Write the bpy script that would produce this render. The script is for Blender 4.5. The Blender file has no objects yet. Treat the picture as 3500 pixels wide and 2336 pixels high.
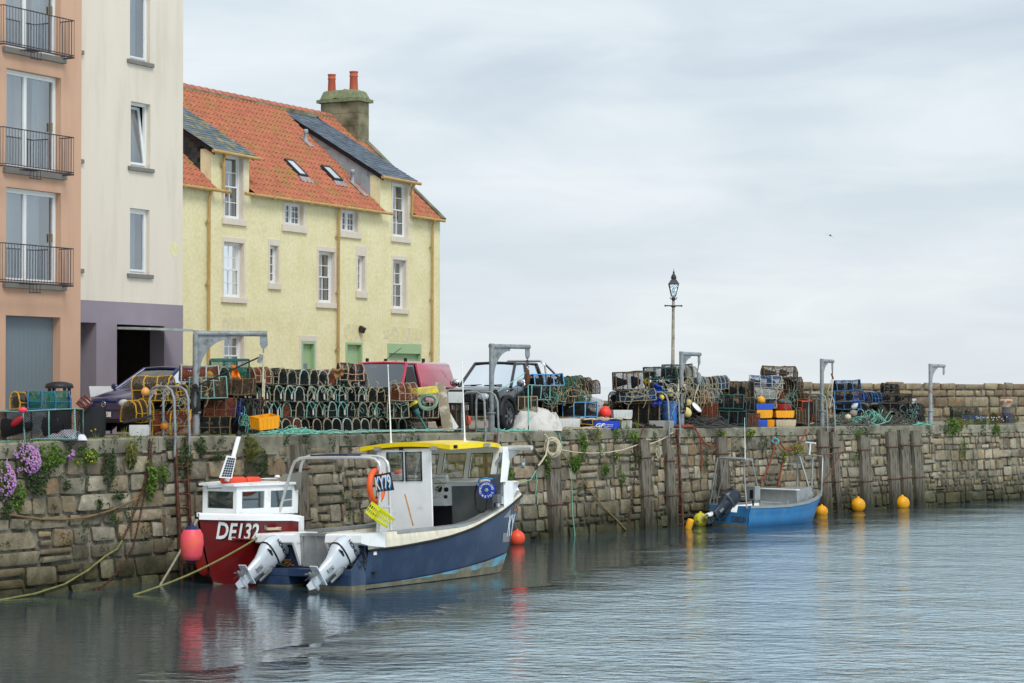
import bpy, bmesh, math, random
from mathutils import Vector, Matrix, noise
random.seed(7)
S=bpy.context.scene
PI=math.pi
# ---------------------------------------------------------------- camera, sky, sun, exposure
FPX=7500.0; CX=1750.0; CY=1168.0; HOR=1321.0; CAMZ=4.2      # focal length in pixels of the 3500 px wide photograph
PT=math.atan((HOR-CY)/FPX)
cd=bpy.data.cameras.new('camera'); cam=bpy.data.objects.new('camera',cd); S.collection.objects.link(cam)
cam.location=(0,0,CAMZ); cam.rotation_euler=(PI/2+PT,0,0)
cd.sensor_width=36; cd.lens=36*FPX/3500; cd.clip_end=20000; cd.clip_start=.5
S.camera=cam
SUN_EL=math.radians(50); SUN_AZ=math.radians(156)           # compass azimuth, clockwise from +Y: behind the camera, to the right
w=bpy.data.worlds.new('World'); S.world=w; w.use_nodes=True
nt=w.node_tree; nt.nodes.clear()
def N(t,tp,**k):
    n=t.nodes.new(tp)
    for a,b in k.items():
        if a in n.inputs: n.inputs[a].default_value=b
        else: setattr(n,a,b)
    return n
L=nt.links.new
out=N(nt,'ShaderNodeOutputWorld'); bg=N(nt,'ShaderNodeBackground'); L(bg.outputs[0],out.inputs[0])
sky=N(nt,'ShaderNodeTexSky'); sky.sky_type='NISHITA'; sky.sun_disc=False; sky.sun_elevation=SUN_EL; sky.sun_rotation=SUN_AZ
tc=N(nt,'ShaderNodeTexCoord'); sep=N(nt,'ShaderNodeSeparateXYZ'); L(tc.outputs['Generated'],sep.inputs[0])
# cloud layer: the view direction projected on a high flat layer, so the streaks flatten towards the horizon
za=N(nt,'ShaderNodeMath',operation='ADD'); L(sep.outputs[2],za.inputs[0]); za.inputs[1].default_value=.22
zb=N(nt,'ShaderNodeMath',operation='MAXIMUM'); L(za.outputs[0],zb.inputs[0]); zb.inputs[1].default_value=.03
dx=N(nt,'ShaderNodeMath',operation='DIVIDE'); L(sep.outputs[0],dx.inputs[0]); L(zb.outputs[0],dx.inputs[1])
dy=N(nt,'ShaderNodeMath',operation='DIVIDE'); L(sep.outputs[1],dy.inputs[0]); L(zb.outputs[0],dy.inputs[1])
cb=N(nt,'ShaderNodeCombineXYZ'); L(dx.outputs[0],cb.inputs[0]); L(dy.outputs[0],cb.inputs[1])
n1=N(nt,'ShaderNodeTexNoise',Scale=1.5,Detail=7.0,Roughness=.5,Distortion=.35); L(cb.outputs[0],n1.inputs['Vector'])
mp=N(nt,'ShaderNodeMapping'); mp.inputs['Scale'].default_value=(.9,1.2,1); mp.inputs['Location'].default_value=(3.1,7.7,0); mp.inputs['Rotation'].default_value=(0,0,.3)
L(cb.outputs[0],mp.inputs[0])
n2=N(nt,'ShaderNodeTexNoise',Scale=3.2,Detail=6.0,Roughness=.5,Distortion=.8); L(mp.outputs[0],n2.inputs['Vector'])
r1=N(nt,'ShaderNodeValToRGB'); e=r1.color_ramp.elements
e[0].position=.34; e[0].color=(.67,.755,.83,1); e[1].position=.64; e[1].color=(.86,.915,.955,1)
r1.color_ramp.interpolation='EASE'
L(n1.outputs[0],r1.inputs[0])
r2=N(nt,'ShaderNodeValToRGB'); e=r2.color_ramp.elements
e[0].position=.38; e[0].color=(.86,.90,.93,1); e[1].position=.66; e[1].color=(1.05,1.05,1.04,1)
L(n2.outputs[0],r2.inputs[0])
mm=N(nt,'ShaderNodeMix',data_type='RGBA',blend_type='MULTIPLY'); mm.inputs[0].default_value=.8
L(r1.outputs[0],mm.inputs[6]); L(r2.outputs[0],mm.inputs[7])
# overcast thickens towards the horizon (air light)
hz=N(nt,'ShaderNodeMapRange'); hz.inputs[1].default_value=0; hz.inputs[2].default_value=.16; hz.inputs[3].default_value=.62; hz.inputs[4].default_value=0
L(sep.outputs[2],hz.inputs[0])
mh=N(nt,'ShaderNodeMix',data_type='RGBA'); L(hz.outputs[0],mh.inputs[0]); L(mm.outputs[2],mh.inputs[6]); mh.inputs[7].default_value=(.83,.875,.905,1)
# a little of the clear sky shows through the cloud
sk=N(nt,'ShaderNodeMix',data_type='RGBA',blend_type='MULTIPLY'); sk.inputs[0].default_value=1; L(sky.outputs[0],sk.inputs[6]); sk.inputs[7].default_value=(.1,.1,.1,1)
mx=N(nt,'ShaderNodeMix',data_type='RGBA'); mx.inputs[0].default_value=.93; L(sk.outputs[2],mx.inputs[6]); L(mh.outputs[2],mx.inputs[7])
L(mx.outputs[2],bg.inputs[0]); bg.inputs[1].default_value=.715
sd=bpy.data.lights.new('sun','SUN'); sd.energy=1.5; sd.angle=math.radians(22); sd.color=(1,.98,.95)
so=bpy.data.objects.new('sun',sd); S.collection.objects.link(so)
sdir=Vector((math.sin(SUN_AZ)*math.cos(SUN_EL),math.cos(SUN_AZ)*math.cos(SUN_EL),math.sin(SUN_EL)))
so.rotation_euler=sdir.to_track_quat('Z','Y').to_euler(); so.location=(0,-10,40)
S.view_settings.view_transform='Standard'; S.view_settings.look='None'; S.view_settings.exposure=.5; S.view_settings.gamma=1
S.render.engine='CYCLES'
S.cycles.max_bounces=6; S.cycles.diffuse_bounces=3; S.cycles.glossy_bounces=3; S.cycles.transparent_max_bounces=16

# ---------------------------------------------------------------- where a pixel's ray meets a plane
cp,sp=math.cos(PT),math.sin(PT)
def ray(px,py):
    u=(px-CX)/FPX; v=(CY-py)/FPX
    return Vector((u,cp-v*sp,sp+v*cp))
C0=Vector((0,0,CAMZ))
def at(px,py,Y):
    d=ray(px,py); return C0+d*(Y/d.y)
def atz(px,py,z):
    d=ray(px,py); return C0+d*((z-CAMZ)/d.z)
class Fr:
    """a thing's own frame; l() gives the local point where the ray through (px,py) meets the local plane axis=val"""
    def __init__(s,o,yaw=0,roll=0,pitch=0):
        s.o=Vector(o); s.e=(roll,pitch,yaw)
        s.M=Matrix.Translation(s.o)@Matrix.Rotation(yaw,4,'Z')@Matrix.Rotation(pitch,4,'Y')@Matrix.Rotation(roll,4,'X')
        s.I=s.M.inverted()
    def l(s,px,py,ax,val):
        o=s.I@C0; d=(s.I.to_3x3()@ray(px,py)); i='xyz'.index(ax)
        return o+d*((val-o[i])/d[i])
# ---------------------------------------------------------------- mesh builder
def rotm(r):
    return Matrix.Rotation(r[2],3,'Z')@Matrix.Rotation(r[1],3,'Y')@Matrix.Rotation(r[0],3,'X')
class MB:
    def __init__(s,M=None): s.v=[];s.f=[];s.k=[];s.sm=[];s.mi=0;s.M=M
    def add(s,vs,fs,smooth=False):
        b=len(s.v)
        s.v+=[(s.M@Vector(p)) if s.M else Vector(p) for p in vs]
        for f in fs: s.f.append([b+i for i in f]); s.k.append(s.mi); s.sm.append(smooth)
        return s
    def box(s,c,d,r=None,ta=1):
        c=Vector(c); R_=rotm(r) if r else None
        vs=[]
        for z in(-1,1):
            t=ta if z>0 else 1
            for x,y in((-1,-1),(1,-1),(1,1),(-1,1)):
                p=Vector((x*d[0]/2*t,y*d[1]/2*t,z*d[2]/2)); vs.append(c+(R_@p if R_ else p))
        return s.add(vs,[(3,2,1,0),(4,5,6,7),(0,1,5,4),(1,2,6,5),(2,3,7,6),(3,0,4,7)])
    def b2(s,a,b):
        return s.box([(a[i]+b[i])/2 for i in range(3)],[abs(a[i]-b[i]) for i in range(3)])
    def quad(s,*p): return s.add(p,[tuple(range(len(p)))])
    def tube(s,pts,r,n=6,closed=False,smooth=True,caps=True):
        P=[Vector(p) for p in pts]; m=len(P)
        rr=r if isinstance(r,(list,tuple)) else [r]*m
        vs=[];fs=[]; up=None
        for i in range(m):
            a=P[(i-1)%m] if (closed or i>0) else P[i]; b=P[(i+1)%m] if (closed or i<m-1) else P[i]
            t=(b-a)
            if t.length<1e-9: t=Vector((0,0,1))
            t.normalize()
            if up is None:
                up=Vector((0,0,1)) if abs(t.z)<.9 else Vector((1,0,0))
            x=up-t*up.dot(t)
            if x.length<1e-6: x=t.orthogonal()
            x.normalize(); up=x; y=t.cross(x)
            for j in range(n):
                q=2*PI*j/n; vs.append(P[i]+(x*math.cos(q)+y*math.sin(q))*rr[i])
        for i in range(m if closed else m-1):
            for j in range(n):
                k=(i+1)%m; fs.append((i*n+j,i*n+(j+1)%n,k*n+(j+1)%n,k*n+j))
        s.add(vs,fs,smooth)
        if caps and not closed and n>2:
            s.add(vs[:n],[tuple(range(n))[::-1]]); s.add(vs[-n:],[tuple(range(n))])
        return s
    def ext(s,poly,ax,a,b,smooth=False):
        """prism: 2-D polygon in the two axes other than ax, from a to b along ax"""
        def P(u,v,w): return {'x':(w,u,v),'y':(u,w,v),'z':(u,v,w)}[ax]
        n=len(poly); vs=[P(u,v,a) for u,v in poly]+[P(u,v,b) for u,v in poly]
        s.add(vs,[tuple(range(n))[::-1],tuple(range(n,2*n))])
        return s.add(vs,[(i,(i+1)%n,n+(i+1)%n,n+i) for i in range(n)],smooth)
    def grid(s,rows,smooth=True,cu=False,cv=False):
        m=len(rows);n=len(rows[0]); vs=[p for r in rows for p in r]; fs=[]
        for i in range(m if cv else m-1):
            for j in range(n if cu else n-1):
                a=i*n+j;b=i*n+(j+1)%n;c=((i+1)%m)*n+(j+1)%n;d=((i+1)%m)*n+j; fs.append((a,b,c,d))
        return s.add(vs,fs,smooth)
    def lathe(s,prof,n=16,c=(0,0,0),r=None,smooth=True,sc=(1,1,1)):
        c=Vector(c);R_=rotm(r) if r else None; rows=[]
        for rad,z in prof:
            row=[]
            for j in range(n):
                q=2*PI*j/n; p=Vector((rad*math.cos(q)*sc[0],rad*math.sin(q)*sc[1],z*sc[2])); row.append(c+(R_@p if R_ else p))
            rows.append(row)
        return s.grid(rows,smooth,cu=True)
    def ball(s,c,r,n=16,sc=(1,1,1),rot=None):
        m=max(5,n//2); return s.lathe([(r*math.sin(PI*i/m)+1e-4,-r*math.cos(PI*i/m)) for i in range(m+1)],n,c,rot,True,sc)
    def build(s,name,m,parent=None,bev=0,rec=True,loc=None):
        me=bpy.data.meshes.new(name); me.from_pydata([tuple(p) for p in s.v],[],s.f)
        for q in (m if isinstance(m,(list,tuple)) else [m]): me.materials.append(q)
        me.polygons.foreach_set('material_index',s.k); me.polygons.foreach_set('use_smooth',s.sm)
        if rec and len(s.f)<60000:
            bm=bmesh.new(); bm.from_mesh(me)
            bmesh.ops.recalc_face_normals(bm,faces=bm.faces); bm.to_mesh(me); bm.free()
        o=bpy.data.objects.new(name,me); S.collection.objects.link(o)
        if parent: o.parent=parent
        if loc: o.location=loc
        if bev:
            b=o.modifiers.new('bevel','BEVEL'); b.width=bev; b.segments=2; b.limit_method='ANGLE'; b.angle_limit=.6
        me.update(); return o
def tag(o,label=None,cat=None,group=None,kind=None):
    if label: o['label']=label
    if cat: o['category']=cat
    if group: o['group']=group
    if kind: o['kind']=kind
    return o
def thing(name,loc,yaw=0,label=None,cat=None,group=None,roll=0,pitch=0):
    o=bpy.data.objects.new(name,None); S.collection.objects.link(o); o.empty_display_size=.2
    o.location=loc; o.rotation_euler=(roll,pitch,yaw); return tag(o,label,cat,group)
def frthing(name,fr,label,cat,group=None):
    o=bpy.data.objects.new(name,None); S.collection.objects.link(o); o.matrix_world=fr.M; return tag(o,label,cat,group)
def dup(o,parent=None,mats=None):
    c=o.copy(); S.collection.objects.link(c); c.parent=parent
    for k in ('label','category','group'):
        pass
    for ch in list(o.children): dup(ch,c)
    return c
def text(body,size,m,M,parent,name='lettering',ext=.003,sx=1,font=None,shear=0,bold=0,align='CENTER'):
    cu=bpy.data.curves.new(name,'FONT'); cu.body=body; cu.size=size; cu.extrude=ext; cu.align_x=align; cu.align_y='CENTER'; cu.offset=bold; cu.shear=shear; cu.resolution_u=3
    t=bpy.data.objects.new(name,cu); S.collection.objects.link(t); bpy.context.view_layer.update()
    me=bpy.data.meshes.new_from_object(t); S.collection.objects.unlink(t); bpy.data.objects.remove(t)
    for v in me.vertices: v.co.x*=sx
    me.materials.clear(); me.materials.append(m)
    o=bpy.data.objects.new(name,me); S.collection.objects.link(o); o.parent=parent; o.matrix_local=M
    return o
def plane_m(o,xd,yd):
    """matrix whose x axis is xd, y axis near yd"""
    x=Vector(xd).normalized(); z=x.cross(Vector(yd)).normalized(); y=z.cross(x)
    return Matrix(((x.x,y.x,z.x,o[0]),(x.y,y.y,z.y,o[1]),(x.z,y.z,z.z,o[2]),(0,0,0,1)))
# ---------------------------------------------------------------- materials
def lin(c): 
    return tuple(((x/255)/12.92 if x/255<=.04045 else ((x/255+.055)/1.055)**2.4) for x in c[:3])+(1,)
MATS={}
def mat(name,col,rough=.7,metal=0,var=.15,sc=3,col2=None,c2sc=2,c2lo=.5,c2hi=.6,bump=0,bsc=40,spec=.4,coat=0,island=0,trans=0,alpha=1,stripe=None,stsc=30,stdir='DIAGONAL',coord='Object',stretch=(1,1,1),wave=None):
    if name in MATS: return MATS[name]
    m=bpy.data.materials.new(name); m.use_nodes=True; t=m.node_tree; l=t.links.new
    p=t.nodes['Principled BSDF']; p.inputs['Roughness'].default_value=rough; p.inputs['Metallic'].default_value=metal
    p.inputs['Specular IOR Level'].default_value=spec; p.inputs['Coat Weight'].default_value=coat; p.inputs['Alpha'].default_value=alpha
    if trans: p.inputs['Transmission Weight'].default_value=trans
    tc=N(t,'ShaderNodeTexCoord'); mp=N(t,'ShaderNodeMapping'); mp.inputs['Scale'].default_value=stretch
    l(tc.outputs[coord] if coord!='World' else N(t,'ShaderNodeNewGeometry').outputs['Position'],mp.inputs[0]); v=mp.outputs[0]
    c=lin(col); cur=None
    def mix(a,b,f,bt='MIX'):
        x=N(t,'ShaderNodeMix',data_type='RGBA',blend_type=bt)
        for i,q in((6,a),(7,b)):
            if isinstance(q,tuple): x.inputs[i].default_value=q
            else: l(q,x.inputs[i])
        if isinstance(f,float): x.inputs[0].default_value=f
        else: l(f,x.inputs[0])
        return x.outputs[2]
    cur=c
    if stripe:
        wv=N(t,'ShaderNodeTexWave',Scale=stsc,Distortion=.6); wv.bands_direction=stdir; l(v,wv.inputs[0])
        rp=N(t,'ShaderNodeValToRGB'); rp.color_ramp.elements[0].position=.42; rp.color_ramp.elements[1].position=.55; l(wv.outputs['Fac'],rp.inputs[0])
        cur=mix(cur,lin(stripe),rp.outputs[0])
    if col2:
        nz=N(t,'ShaderNodeTexNoise',Scale=c2sc,Detail=6.0,Roughness=.6); l(v,nz.inputs[0])
        rp=N(t,'ShaderNodeValToRGB'); rp.color_ramp.elements[0].position=c2lo; rp.color_ramp.elements[1].position=c2hi; l(nz.outputs[0],rp.inputs[0])
        cur=mix(cur,lin(col2),rp.outputs[0])
    if var:
        nz=N(t,'ShaderNodeTexNoise',Scale=sc,Detail=5.0,Roughness=.6); l(v,nz.inputs[0])
        mr=N(t,'ShaderNodeMapRange'); mr.inputs[1].default_value=.3; mr.inputs[2].default_value=.7; mr.inputs[3].default_value=1-var; mr.inputs[4].default_value=1+var; l(nz.outputs[0],mr.inputs[0])
        cmb=N(t,'ShaderNodeCombineColor'); [l(mr.outputs[0],cmb.inputs[i]) for i in range(3)]
        cur=mix(cur,cmb.outputs[0],1.0,'MULTIPLY')
    if island:
        g=N(t,'ShaderNodeNewGeometry'); mr=N(t,'ShaderNodeMapRange'); mr.inputs[3].default_value=1-island; mr.inputs[4].default_value=1+island; l(g.outputs['Random Per Island'],mr.inputs[0])
        cmb=N(t,'ShaderNodeCombineColor'); [l(mr.outputs[0],cmb.inputs[i]) for i in range(3)]
        cur=mix(cur,cmb.outputs[0],1.0,'MULTIPLY')
    if isinstance(cur,tuple): p.inputs['Base Color'].default_value=cur
    else: l(cur,p.inputs['Base Color'])
    if bump:
        nz=N(t,'ShaderNodeTexNoise',Scale=bsc,Detail=4.0,Roughness=.6); l(v,nz.inputs[0]); h=nz.outputs[0]
        if wave:
            wv=N(t,'ShaderNodeTexWave',Scale=wave[0]); wv.bands_direction=wave[1]; l(v,wv.inputs[0]); h=wv.outputs['Fac']
        b=N(t,'ShaderNodeBump',Strength=min(1,bump*8),Distance=bump); l(h,b.inputs['Height']); l(b.outputs[0],p.inputs['Normal'])
    MATS[name]=m; return m
def jit(a): return random.uniform(-a,a)
# ================================================================ the harbour wall, its ground and the water
# px, waterline y, top-edge y as read off the photograph; turned into plan points and top heights once
QP=[(-700,2122,1530),(0,2050,1517),(300,2016,1503),(600,1984,1492),(1100,1927,1487),(1700,1857,1479),(2100,1818,1467),(2650,1768,1461),(3150,1728,1455),(3500,1704,1452),(4200,1662,1449)]
QE=[]; QZ=[]
for px,yw,yt in QP:
    g=atz(px,yw,0); QE.append(Vector((g.x,g.y,0)))
    p=at(px,yt,g.y+.2); QZ.append(p.z)
QS=[0]
for i in range(1,len(QE)): QS.append(QS[-1]+(QE[i]-QE[i-1]).length)
def _seg(px):
    for i in range(len(QP)-1):
        if px<=QP[i+1][0] or i==len(QP)-2: return i
def qpx(px):
    """(plan point on the waterline seen at column px, top height, tangent)"""
    i=_seg(px); u=(px-CX)/FPX; a,b=QE[i],QE[i+1]; d=b-a
    # a.x+t*d.x = u*(a.y+t*d.y)
    t=(u*a.y-a.x)/(d.x-u*d.y); return a+d*t, QZ[i]+(QZ[i+1]-QZ[i])*t, d.normalized()
def qs(s):
    for i in range(len(QS)-1):
        if s<=QS[i+1] or i==len(QS)-2:
            t=(s-QS[i])/(QS[i+1]-QS[i]); d=(QE[i+1]-QE[i]); return QE[i]+d*t, QZ[i]+(QZ[i+1]-QZ[i])*t, d.normalized()
def s_of(px):
    p,_,_=qpx(px); i=_seg(px); return QS[i]+(p-QE[i]).length
def inw(t): return Vector((-t.y,t.x,0))
BAT=.2     # batter: the face leans back this much from waterline to top
YAWQ=math.atan2((QE[8]-QE[1]).y,(QE[8]-QE[1]).x)
def gz(p):
    """ground height anywhere behind the edge"""
    best=None
    for i in range(len(QE)-1):
        a,b=QE[i],QE[i+1]; d=b-a; t=max(0,min(1,(Vector((p[0],p[1],0))-a).dot(d)/d.length_squared))
        q=(Vector((p[0],p[1],0))-a-d*t).length
        if best is None or q<best[0]: best=(q,QZ[i]+(QZ[i+1]-QZ[i])*t)
    return best[1]
def qd(px,k):
    """point on the quay ground seen at column px, k metres (in depth) behind the edge"""
    e,z,t=qpx(px); Y=e.y+BAT+k; p=Vector(((px-CX)/FPX*Y,Y,0)); p.z=gz(p); return p
def wall(s,z,o=0):
    """point on the wall face at arc length s and height z, o metres proud of it"""
    p,zt,t=qs(s); n=inw(t); q=p+n*(BAT*z/3.0-o); return Vector((q.x,q.y,z))
# stone material: one tint per stone, dark wet weed band above the waterline
def stone_mat(name,cols,wet=True,bs=.012):
    m=bpy.data.materials.new(name); m.use_nodes=True; t=m.node_tree; l=t.links.new; p=t.nodes['Principled BSDF']; p.inputs['Roughness'].default_value=.86; p.inputs['Specular IOR Level'].default_value=.25
    g=N(t,'ShaderNodeNewGeometry'); rp=N(t,'ShaderNodeValToRGB'); e=rp.color_ramp.elements; rp.color_ramp.interpolation='LINEAR'
    while len(e)<len(cols): e.new(.5)
    for i,c in enumerate(cols): e[i].position=i/(len(cols)-1); e[i].color=lin(c)
    l(g.outputs['Random Per Island'],rp.inputs[0])
    nz=N(t,'ShaderNodeTexNoise',Scale=5.0,Detail=8.0,Roughness=.7); l(g.outputs['Position'],nz.inputs[0])
    mr=N(t,'ShaderNodeMapRange'); mr.inputs[1].default_value=.3; mr.inputs[2].default_value=.7; mr.inputs[3].default_value=.6; mr.inputs[4].default_value=1.45; l(nz.outputs[0],mr.inputs[0])
    cc=N(t,'ShaderNodeCombineColor'); [l(mr.outputs[0],cc.inputs[i]) for i in range(3)]
    x=N(t,'ShaderNodeMix',data_type='RGBA',blend_type='MULTIPLY'); x.inputs[0].default_value=1; l(rp.outputs[0],x.inputs[6]); l(cc.outputs[0],x.inputs[7]); cur=x.outputs[2]
    # lichen speckle and grey crust
    n3=N(t,'ShaderNodeTexNoise',Scale=2.2,Detail=8.0,Roughness=.75); l(g.outputs['Position'],n3.inputs[0])
    r3=N(t,'ShaderNodeValToRGB'); r3.color_ramp.elements[0].position=.53; r3.color_ramp.elements[1].position=.68; l(n3.outputs[0],r3.inputs[0])
    x=N(t,'ShaderNodeMix',data_type='RGBA'); l(r3.outputs[0],x.inputs[0]); l(cur,x.inputs[6]); x.inputs[7].default_value=lin((150,146,130)); cur=x.outputs[2]
    n4=N(t,'ShaderNodeTexNoise',Scale=.9,Detail=6.0,Roughness=.65); l(g.outputs['Position'],n4.inputs[0])
    r4=N(t,'ShaderNodeValToRGB'); r4.color_ramp.elements[0].position=.5; r4.color_ramp.elements[1].position=.72; l(n4.outputs[0],r4.inputs[0])
    x=N(t,'ShaderNodeMix',data_type='RGBA'); l(r4.outputs[0],x.inputs[0]); l(cur,x.inputs[6]); x.inputs[7].default_value=lin((104,98,80)); cur=x.outputs[2]
    if wet:
        sp_=N(t,'ShaderNodeSeparateXYZ'); l(g.outputs['Position'],sp_.inputs[0])
        n5=N(t,'ShaderNodeTexNoise',Scale=1.4,Detail=5.0); l(g.outputs['Position'],n5.inputs[0])
        ma=N(t,'ShaderNodeMath',operation='MULTIPLY_ADD'); l(n5.outputs[0],ma.inputs[0]); ma.inputs[1].default_value=-1.0; l(sp_.outputs[2],ma.inputs[2])
        mw=N(t,'ShaderNodeMapRange'); mw.inputs[1].default_value=-.25; mw.inputs[2].default_value=.62; mw.inputs[3].default_value=.96; mw.inputs[4].default_value=0; l(ma.outputs[0],mw.inputs[0])
        x=N(t,'ShaderNodeMix',data_type='RGBA'); l(mw.outputs[0],x.inputs[0]); l(cur,x.inputs[6]); 
        y=N(t,'ShaderNodeMix',data_type='RGBA',blend_type='MULTIPLY'); y.inputs[0].default_value=1; l(cur,y.inputs[6]); y.inputs[7].default_value=(.21,.24,.17,1)
        l(y.outputs[2],x.inputs[7]); cur=x.outputs[2]
    l(cur,p.inputs['Base Color'])
    n6=N(t,'ShaderNodeTexNoise',Scale=16.0,Detail=6.0,Roughness=.7); l(g.outputs['Position'],n6.inputs[0])
    b=N(t,'ShaderNodeBump',Strength=.9,Distance=bs*3); l(n6.outputs[0],b.inputs['Height']); l(b.outputs[0],p.inputs['Normal'])
    return m
STONES=[(104,98,86),(150,138,112),(126,120,106),(170,160,136),(92,86,76),(160,140,106),(140,134,120),(136,122,96),(112,106,92),(176,168,148),(134,110,82),(118,114,102)]
m_stone=stone_mat('harbour_stone',STONES)
m_mort=mat('old_mortar',(128,124,112),.95,var=.4,sc=6,bump=.02,bsc=20,coord='World',col2=(70,64,54),c2sc=3)
m_conc=mat('weathered_concrete',(132,128,112),.92,var=.28,sc=2.2,col2=(78,72,58),c2sc=1.3,c2lo=.5,c2hi=.72,bump=.012,bsc=45,coord='World')
m_ground=mat('quay_paving',(136,126,114),.9,var=.2,sc=1.1,col2=(104,94,84),c2sc=.8,c2lo=.45,c2hi=.7,bump=.01,bsc=30,coord='World')
def add_wet(m,top=.75):
    t=m.node_tree; l=t.links.new; p=t.nodes['Principled BSDF']; src=p.inputs['Base Color'].links[0].from_socket
    g=N(t,'ShaderNodeNewGeometry'); sp_=N(t,'ShaderNodeSeparateXYZ'); l(g.outputs['Position'],sp_.inputs[0]); n5=N(t,'ShaderNodeTexNoise',Scale=2.0,Detail=5.0); l(g.outputs['Position'],n5.inputs[0])
    ma=N(t,'ShaderNodeMath',operation='MULTIPLY_ADD'); l(n5.outputs[0],ma.inputs[0]); ma.inputs[1].default_value=-.7; l(sp_.outputs[2],ma.inputs[2])
    mw=N(t,'ShaderNodeMapRange'); mw.inputs[1].default_value=-.2; mw.inputs[2].default_value=top-.2; mw.inputs[3].default_value=.95; mw.inputs[4].default_value=0; l(ma.outputs[0],mw.inputs[0])
    x=N(t,'ShaderNodeMix',data_type='RGBA',blend_type='MULTIPLY'); l(mw.outputs[0],x.inputs[0]); l(src,x.inputs[6]); x.inputs[7].default_value=(.24,.27,.19,1); l(x.outputs[2],p.inputs['Base Color'])
add_wet(m_mort)
SW0=s_of(-650); SW1=s_of(4100)
# stones
hw=thing('harbour_wall',qpx(1700)[0],0,'long mossy rubble stone harbour wall with a concrete coping above the water','harbour wall')
def W(v): return v-hw.location
mb=MB(); rnd=random.Random(3)
def stone(mb,s0,s1,z0,z1,bul,r,base=wall):
    n,m_=4,4; g=.014
    s0+=g;s1-=g;z0+=g*.8;z1-=g*.8
    if s1-s0<.05 or z1-z0<.04: return
    cs=[(s0+r.uniform(0,.05)*(s1-s0)*2,z0+r.uniform(0,.03)),(s1-r.uniform(0,.05)*(s1-s0)*2,z0+r.uniform(0,.03)),(s1-r.uniform(0,.05)*(s1-s0)*2,z1-r.uniform(0,.05)),(s0+r.uniform(0,.05)*(s1-s0)*2,z1-r.uniform(0,.05))]
    rows=[]; off=r.uniform(0,.05); rows_b=[]
    ts=[0,.10,.5,.90,1]
    for j,tv in enumerate(ts):
        row=[]
        for i,tu in enumerate(ts):
            a=Vector(cs[0]).lerp(Vector(cs[1]),tu); b=Vector(cs[3]).lerp(Vector(cs[2]),tu); q=a.lerp(b,tv)
            edge=(i in(0,4))+(j in(0,4))
            if edge==2: q=q.lerp(Vector(((s0+s1)/2,(z0+z1)/2)),.06)
            o=off+(bul*(1 if edge==0 else (.6 if edge==1 else .15)))+ (r.uniform(-.012,.012) if edge==0 else 0)
            row.append(W(base(q.x,q.y,o)) if base is wall else base(q.x,q.y,o))
        rows.append(row)
    mb.grid(rows,True)
    # sides back into the mortar
    ring=[(0,i) for i in range(5)]+[(j,4) for j in range(1,5)]+[(4,i) for i in range(3,-1,-1)]+[(j,0) for j in range(3,0,-1)]
    f=[rows[j][i] for j,i in ring]; bk=[]
    for j,i in ring:
        a=Vector(cs[0]).lerp(Vector(cs[1]),ts[i]); b=Vector(cs[3]).lerp(Vector(cs[2]),ts[i]); q=a.lerp(b,ts[j]); v=base(q.x,q.y,-.06); bk.append(W(v) if base is wall else v)
    mb.grid([f,bk],False,cu=True)
s=SW0; sL=s_of(640); sM=s_of(1060)
# blocks of wall, each with its own coursing
while s<SW1:
    Lb=rnd.uniform(3.2,6.5); e=min(SW1,s+Lb)
    big=1.5 if s<sL else 1.0
    z=-.45
    while z<2.95:
        h=rnd.uniform(.17,.43)*(1.15 if big>1 else 1)*(1.0 if z>0 else .9)
        zt=min(z+h,3.0)
        x=s+rnd.uniform(-.15,.1)
        while x<e:
            wd=h*rnd.choice([.7,.9,1.1,1.4,1.9,2.8])*big
            x1=min(x+wd,e+rnd.uniform(-.1,.15))
            top=wall((x+x1)/2,0)
            lim=qs((x+x1)/2)[1]-.26
            if z<lim-.04:
                za=z+rnd.uniform(-.02,.02); zb=min(zt+rnd.uniform(-.02,.02),lim)
                if rnd.random()<.13 and x1-x>.2 and zb-za>.18:
                    mz=(za+zb)/2; stone(mb,x,x1,za,mz,.03,rnd); stone(mb,x,x1,mz,zb,.03,rnd)
                else: stone(mb,x,x1,za,zb,rnd.uniform(.008,.035),rnd)
            x=x1+rnd.uniform(0,.02)
        z=zt
    s=e
mb.build('stonework',m_stone,hw,rec=False)
mb=MB(); rows=[]
ss=[SW0+(SW1-SW0)*i/160 for i in range(161)]
for z in (-1.5,0,1.5,2.9):
    rows.append([W(wall(q,min(z,qs(q)[1]-.1),-.035)) for q in ss])
mb.grid(rows,False); mb.build('mortar_core',m_mort,hw)
# concrete coping in cast lengths, thicker render on the left part
q=SW0; i=0
mb=MB()
while q<SW1:
    e=min(SW1,q+rnd.uniform(2.2,3.6)); hgt=.27+rnd.uniform(-.02,.02)
    if s_of(690)<q<s_of(990): hgt=.62
    elif q<s_of(640): hgt=.30
    n=5; R0=[];R1=[];R2=[];R3=[];R4=[]
    for j in range(n):
        t=q+.008+(e-q-.016)*j/(n-1); p,zt,tg=qs(t); n_=inw(tg); zt+=jit(.004)
        f=p+n_*(BAT*zt/3.0-.06+jit(.006)); b=p+n_*(BAT*zt/3.0+.62)
        R0.append(W(Vector((b.x,b.y,zt-.1)))); R1.append(W(Vector((b.x,b.y,zt+.004)))); 
        R2.append(W(Vector((f.x+n_.x*.03,f.y+n_.y*.03,zt+.004)))); R3.append(W(Vector((f.x,f.y,zt-.03)))); R4.append(W(Vector((f.x,f.y,zt-hgt+jit(.01)))))
    R5=[v+Vector((-.2*.7,.2*.7,0)) for v in R4]
    mb.grid([R0,R1,R2,R3,R4,R5],False); q=e
    mb.add([r[0] for r in (R1,R2,R3,R4,R5)],[(0,1,2,3,4)]); mb.add([r[-1] for r in (R1,R2,R3,R4,R5)],[(0,1,2,3,4)])
mb.build('coping',m_conc,hw)
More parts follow.
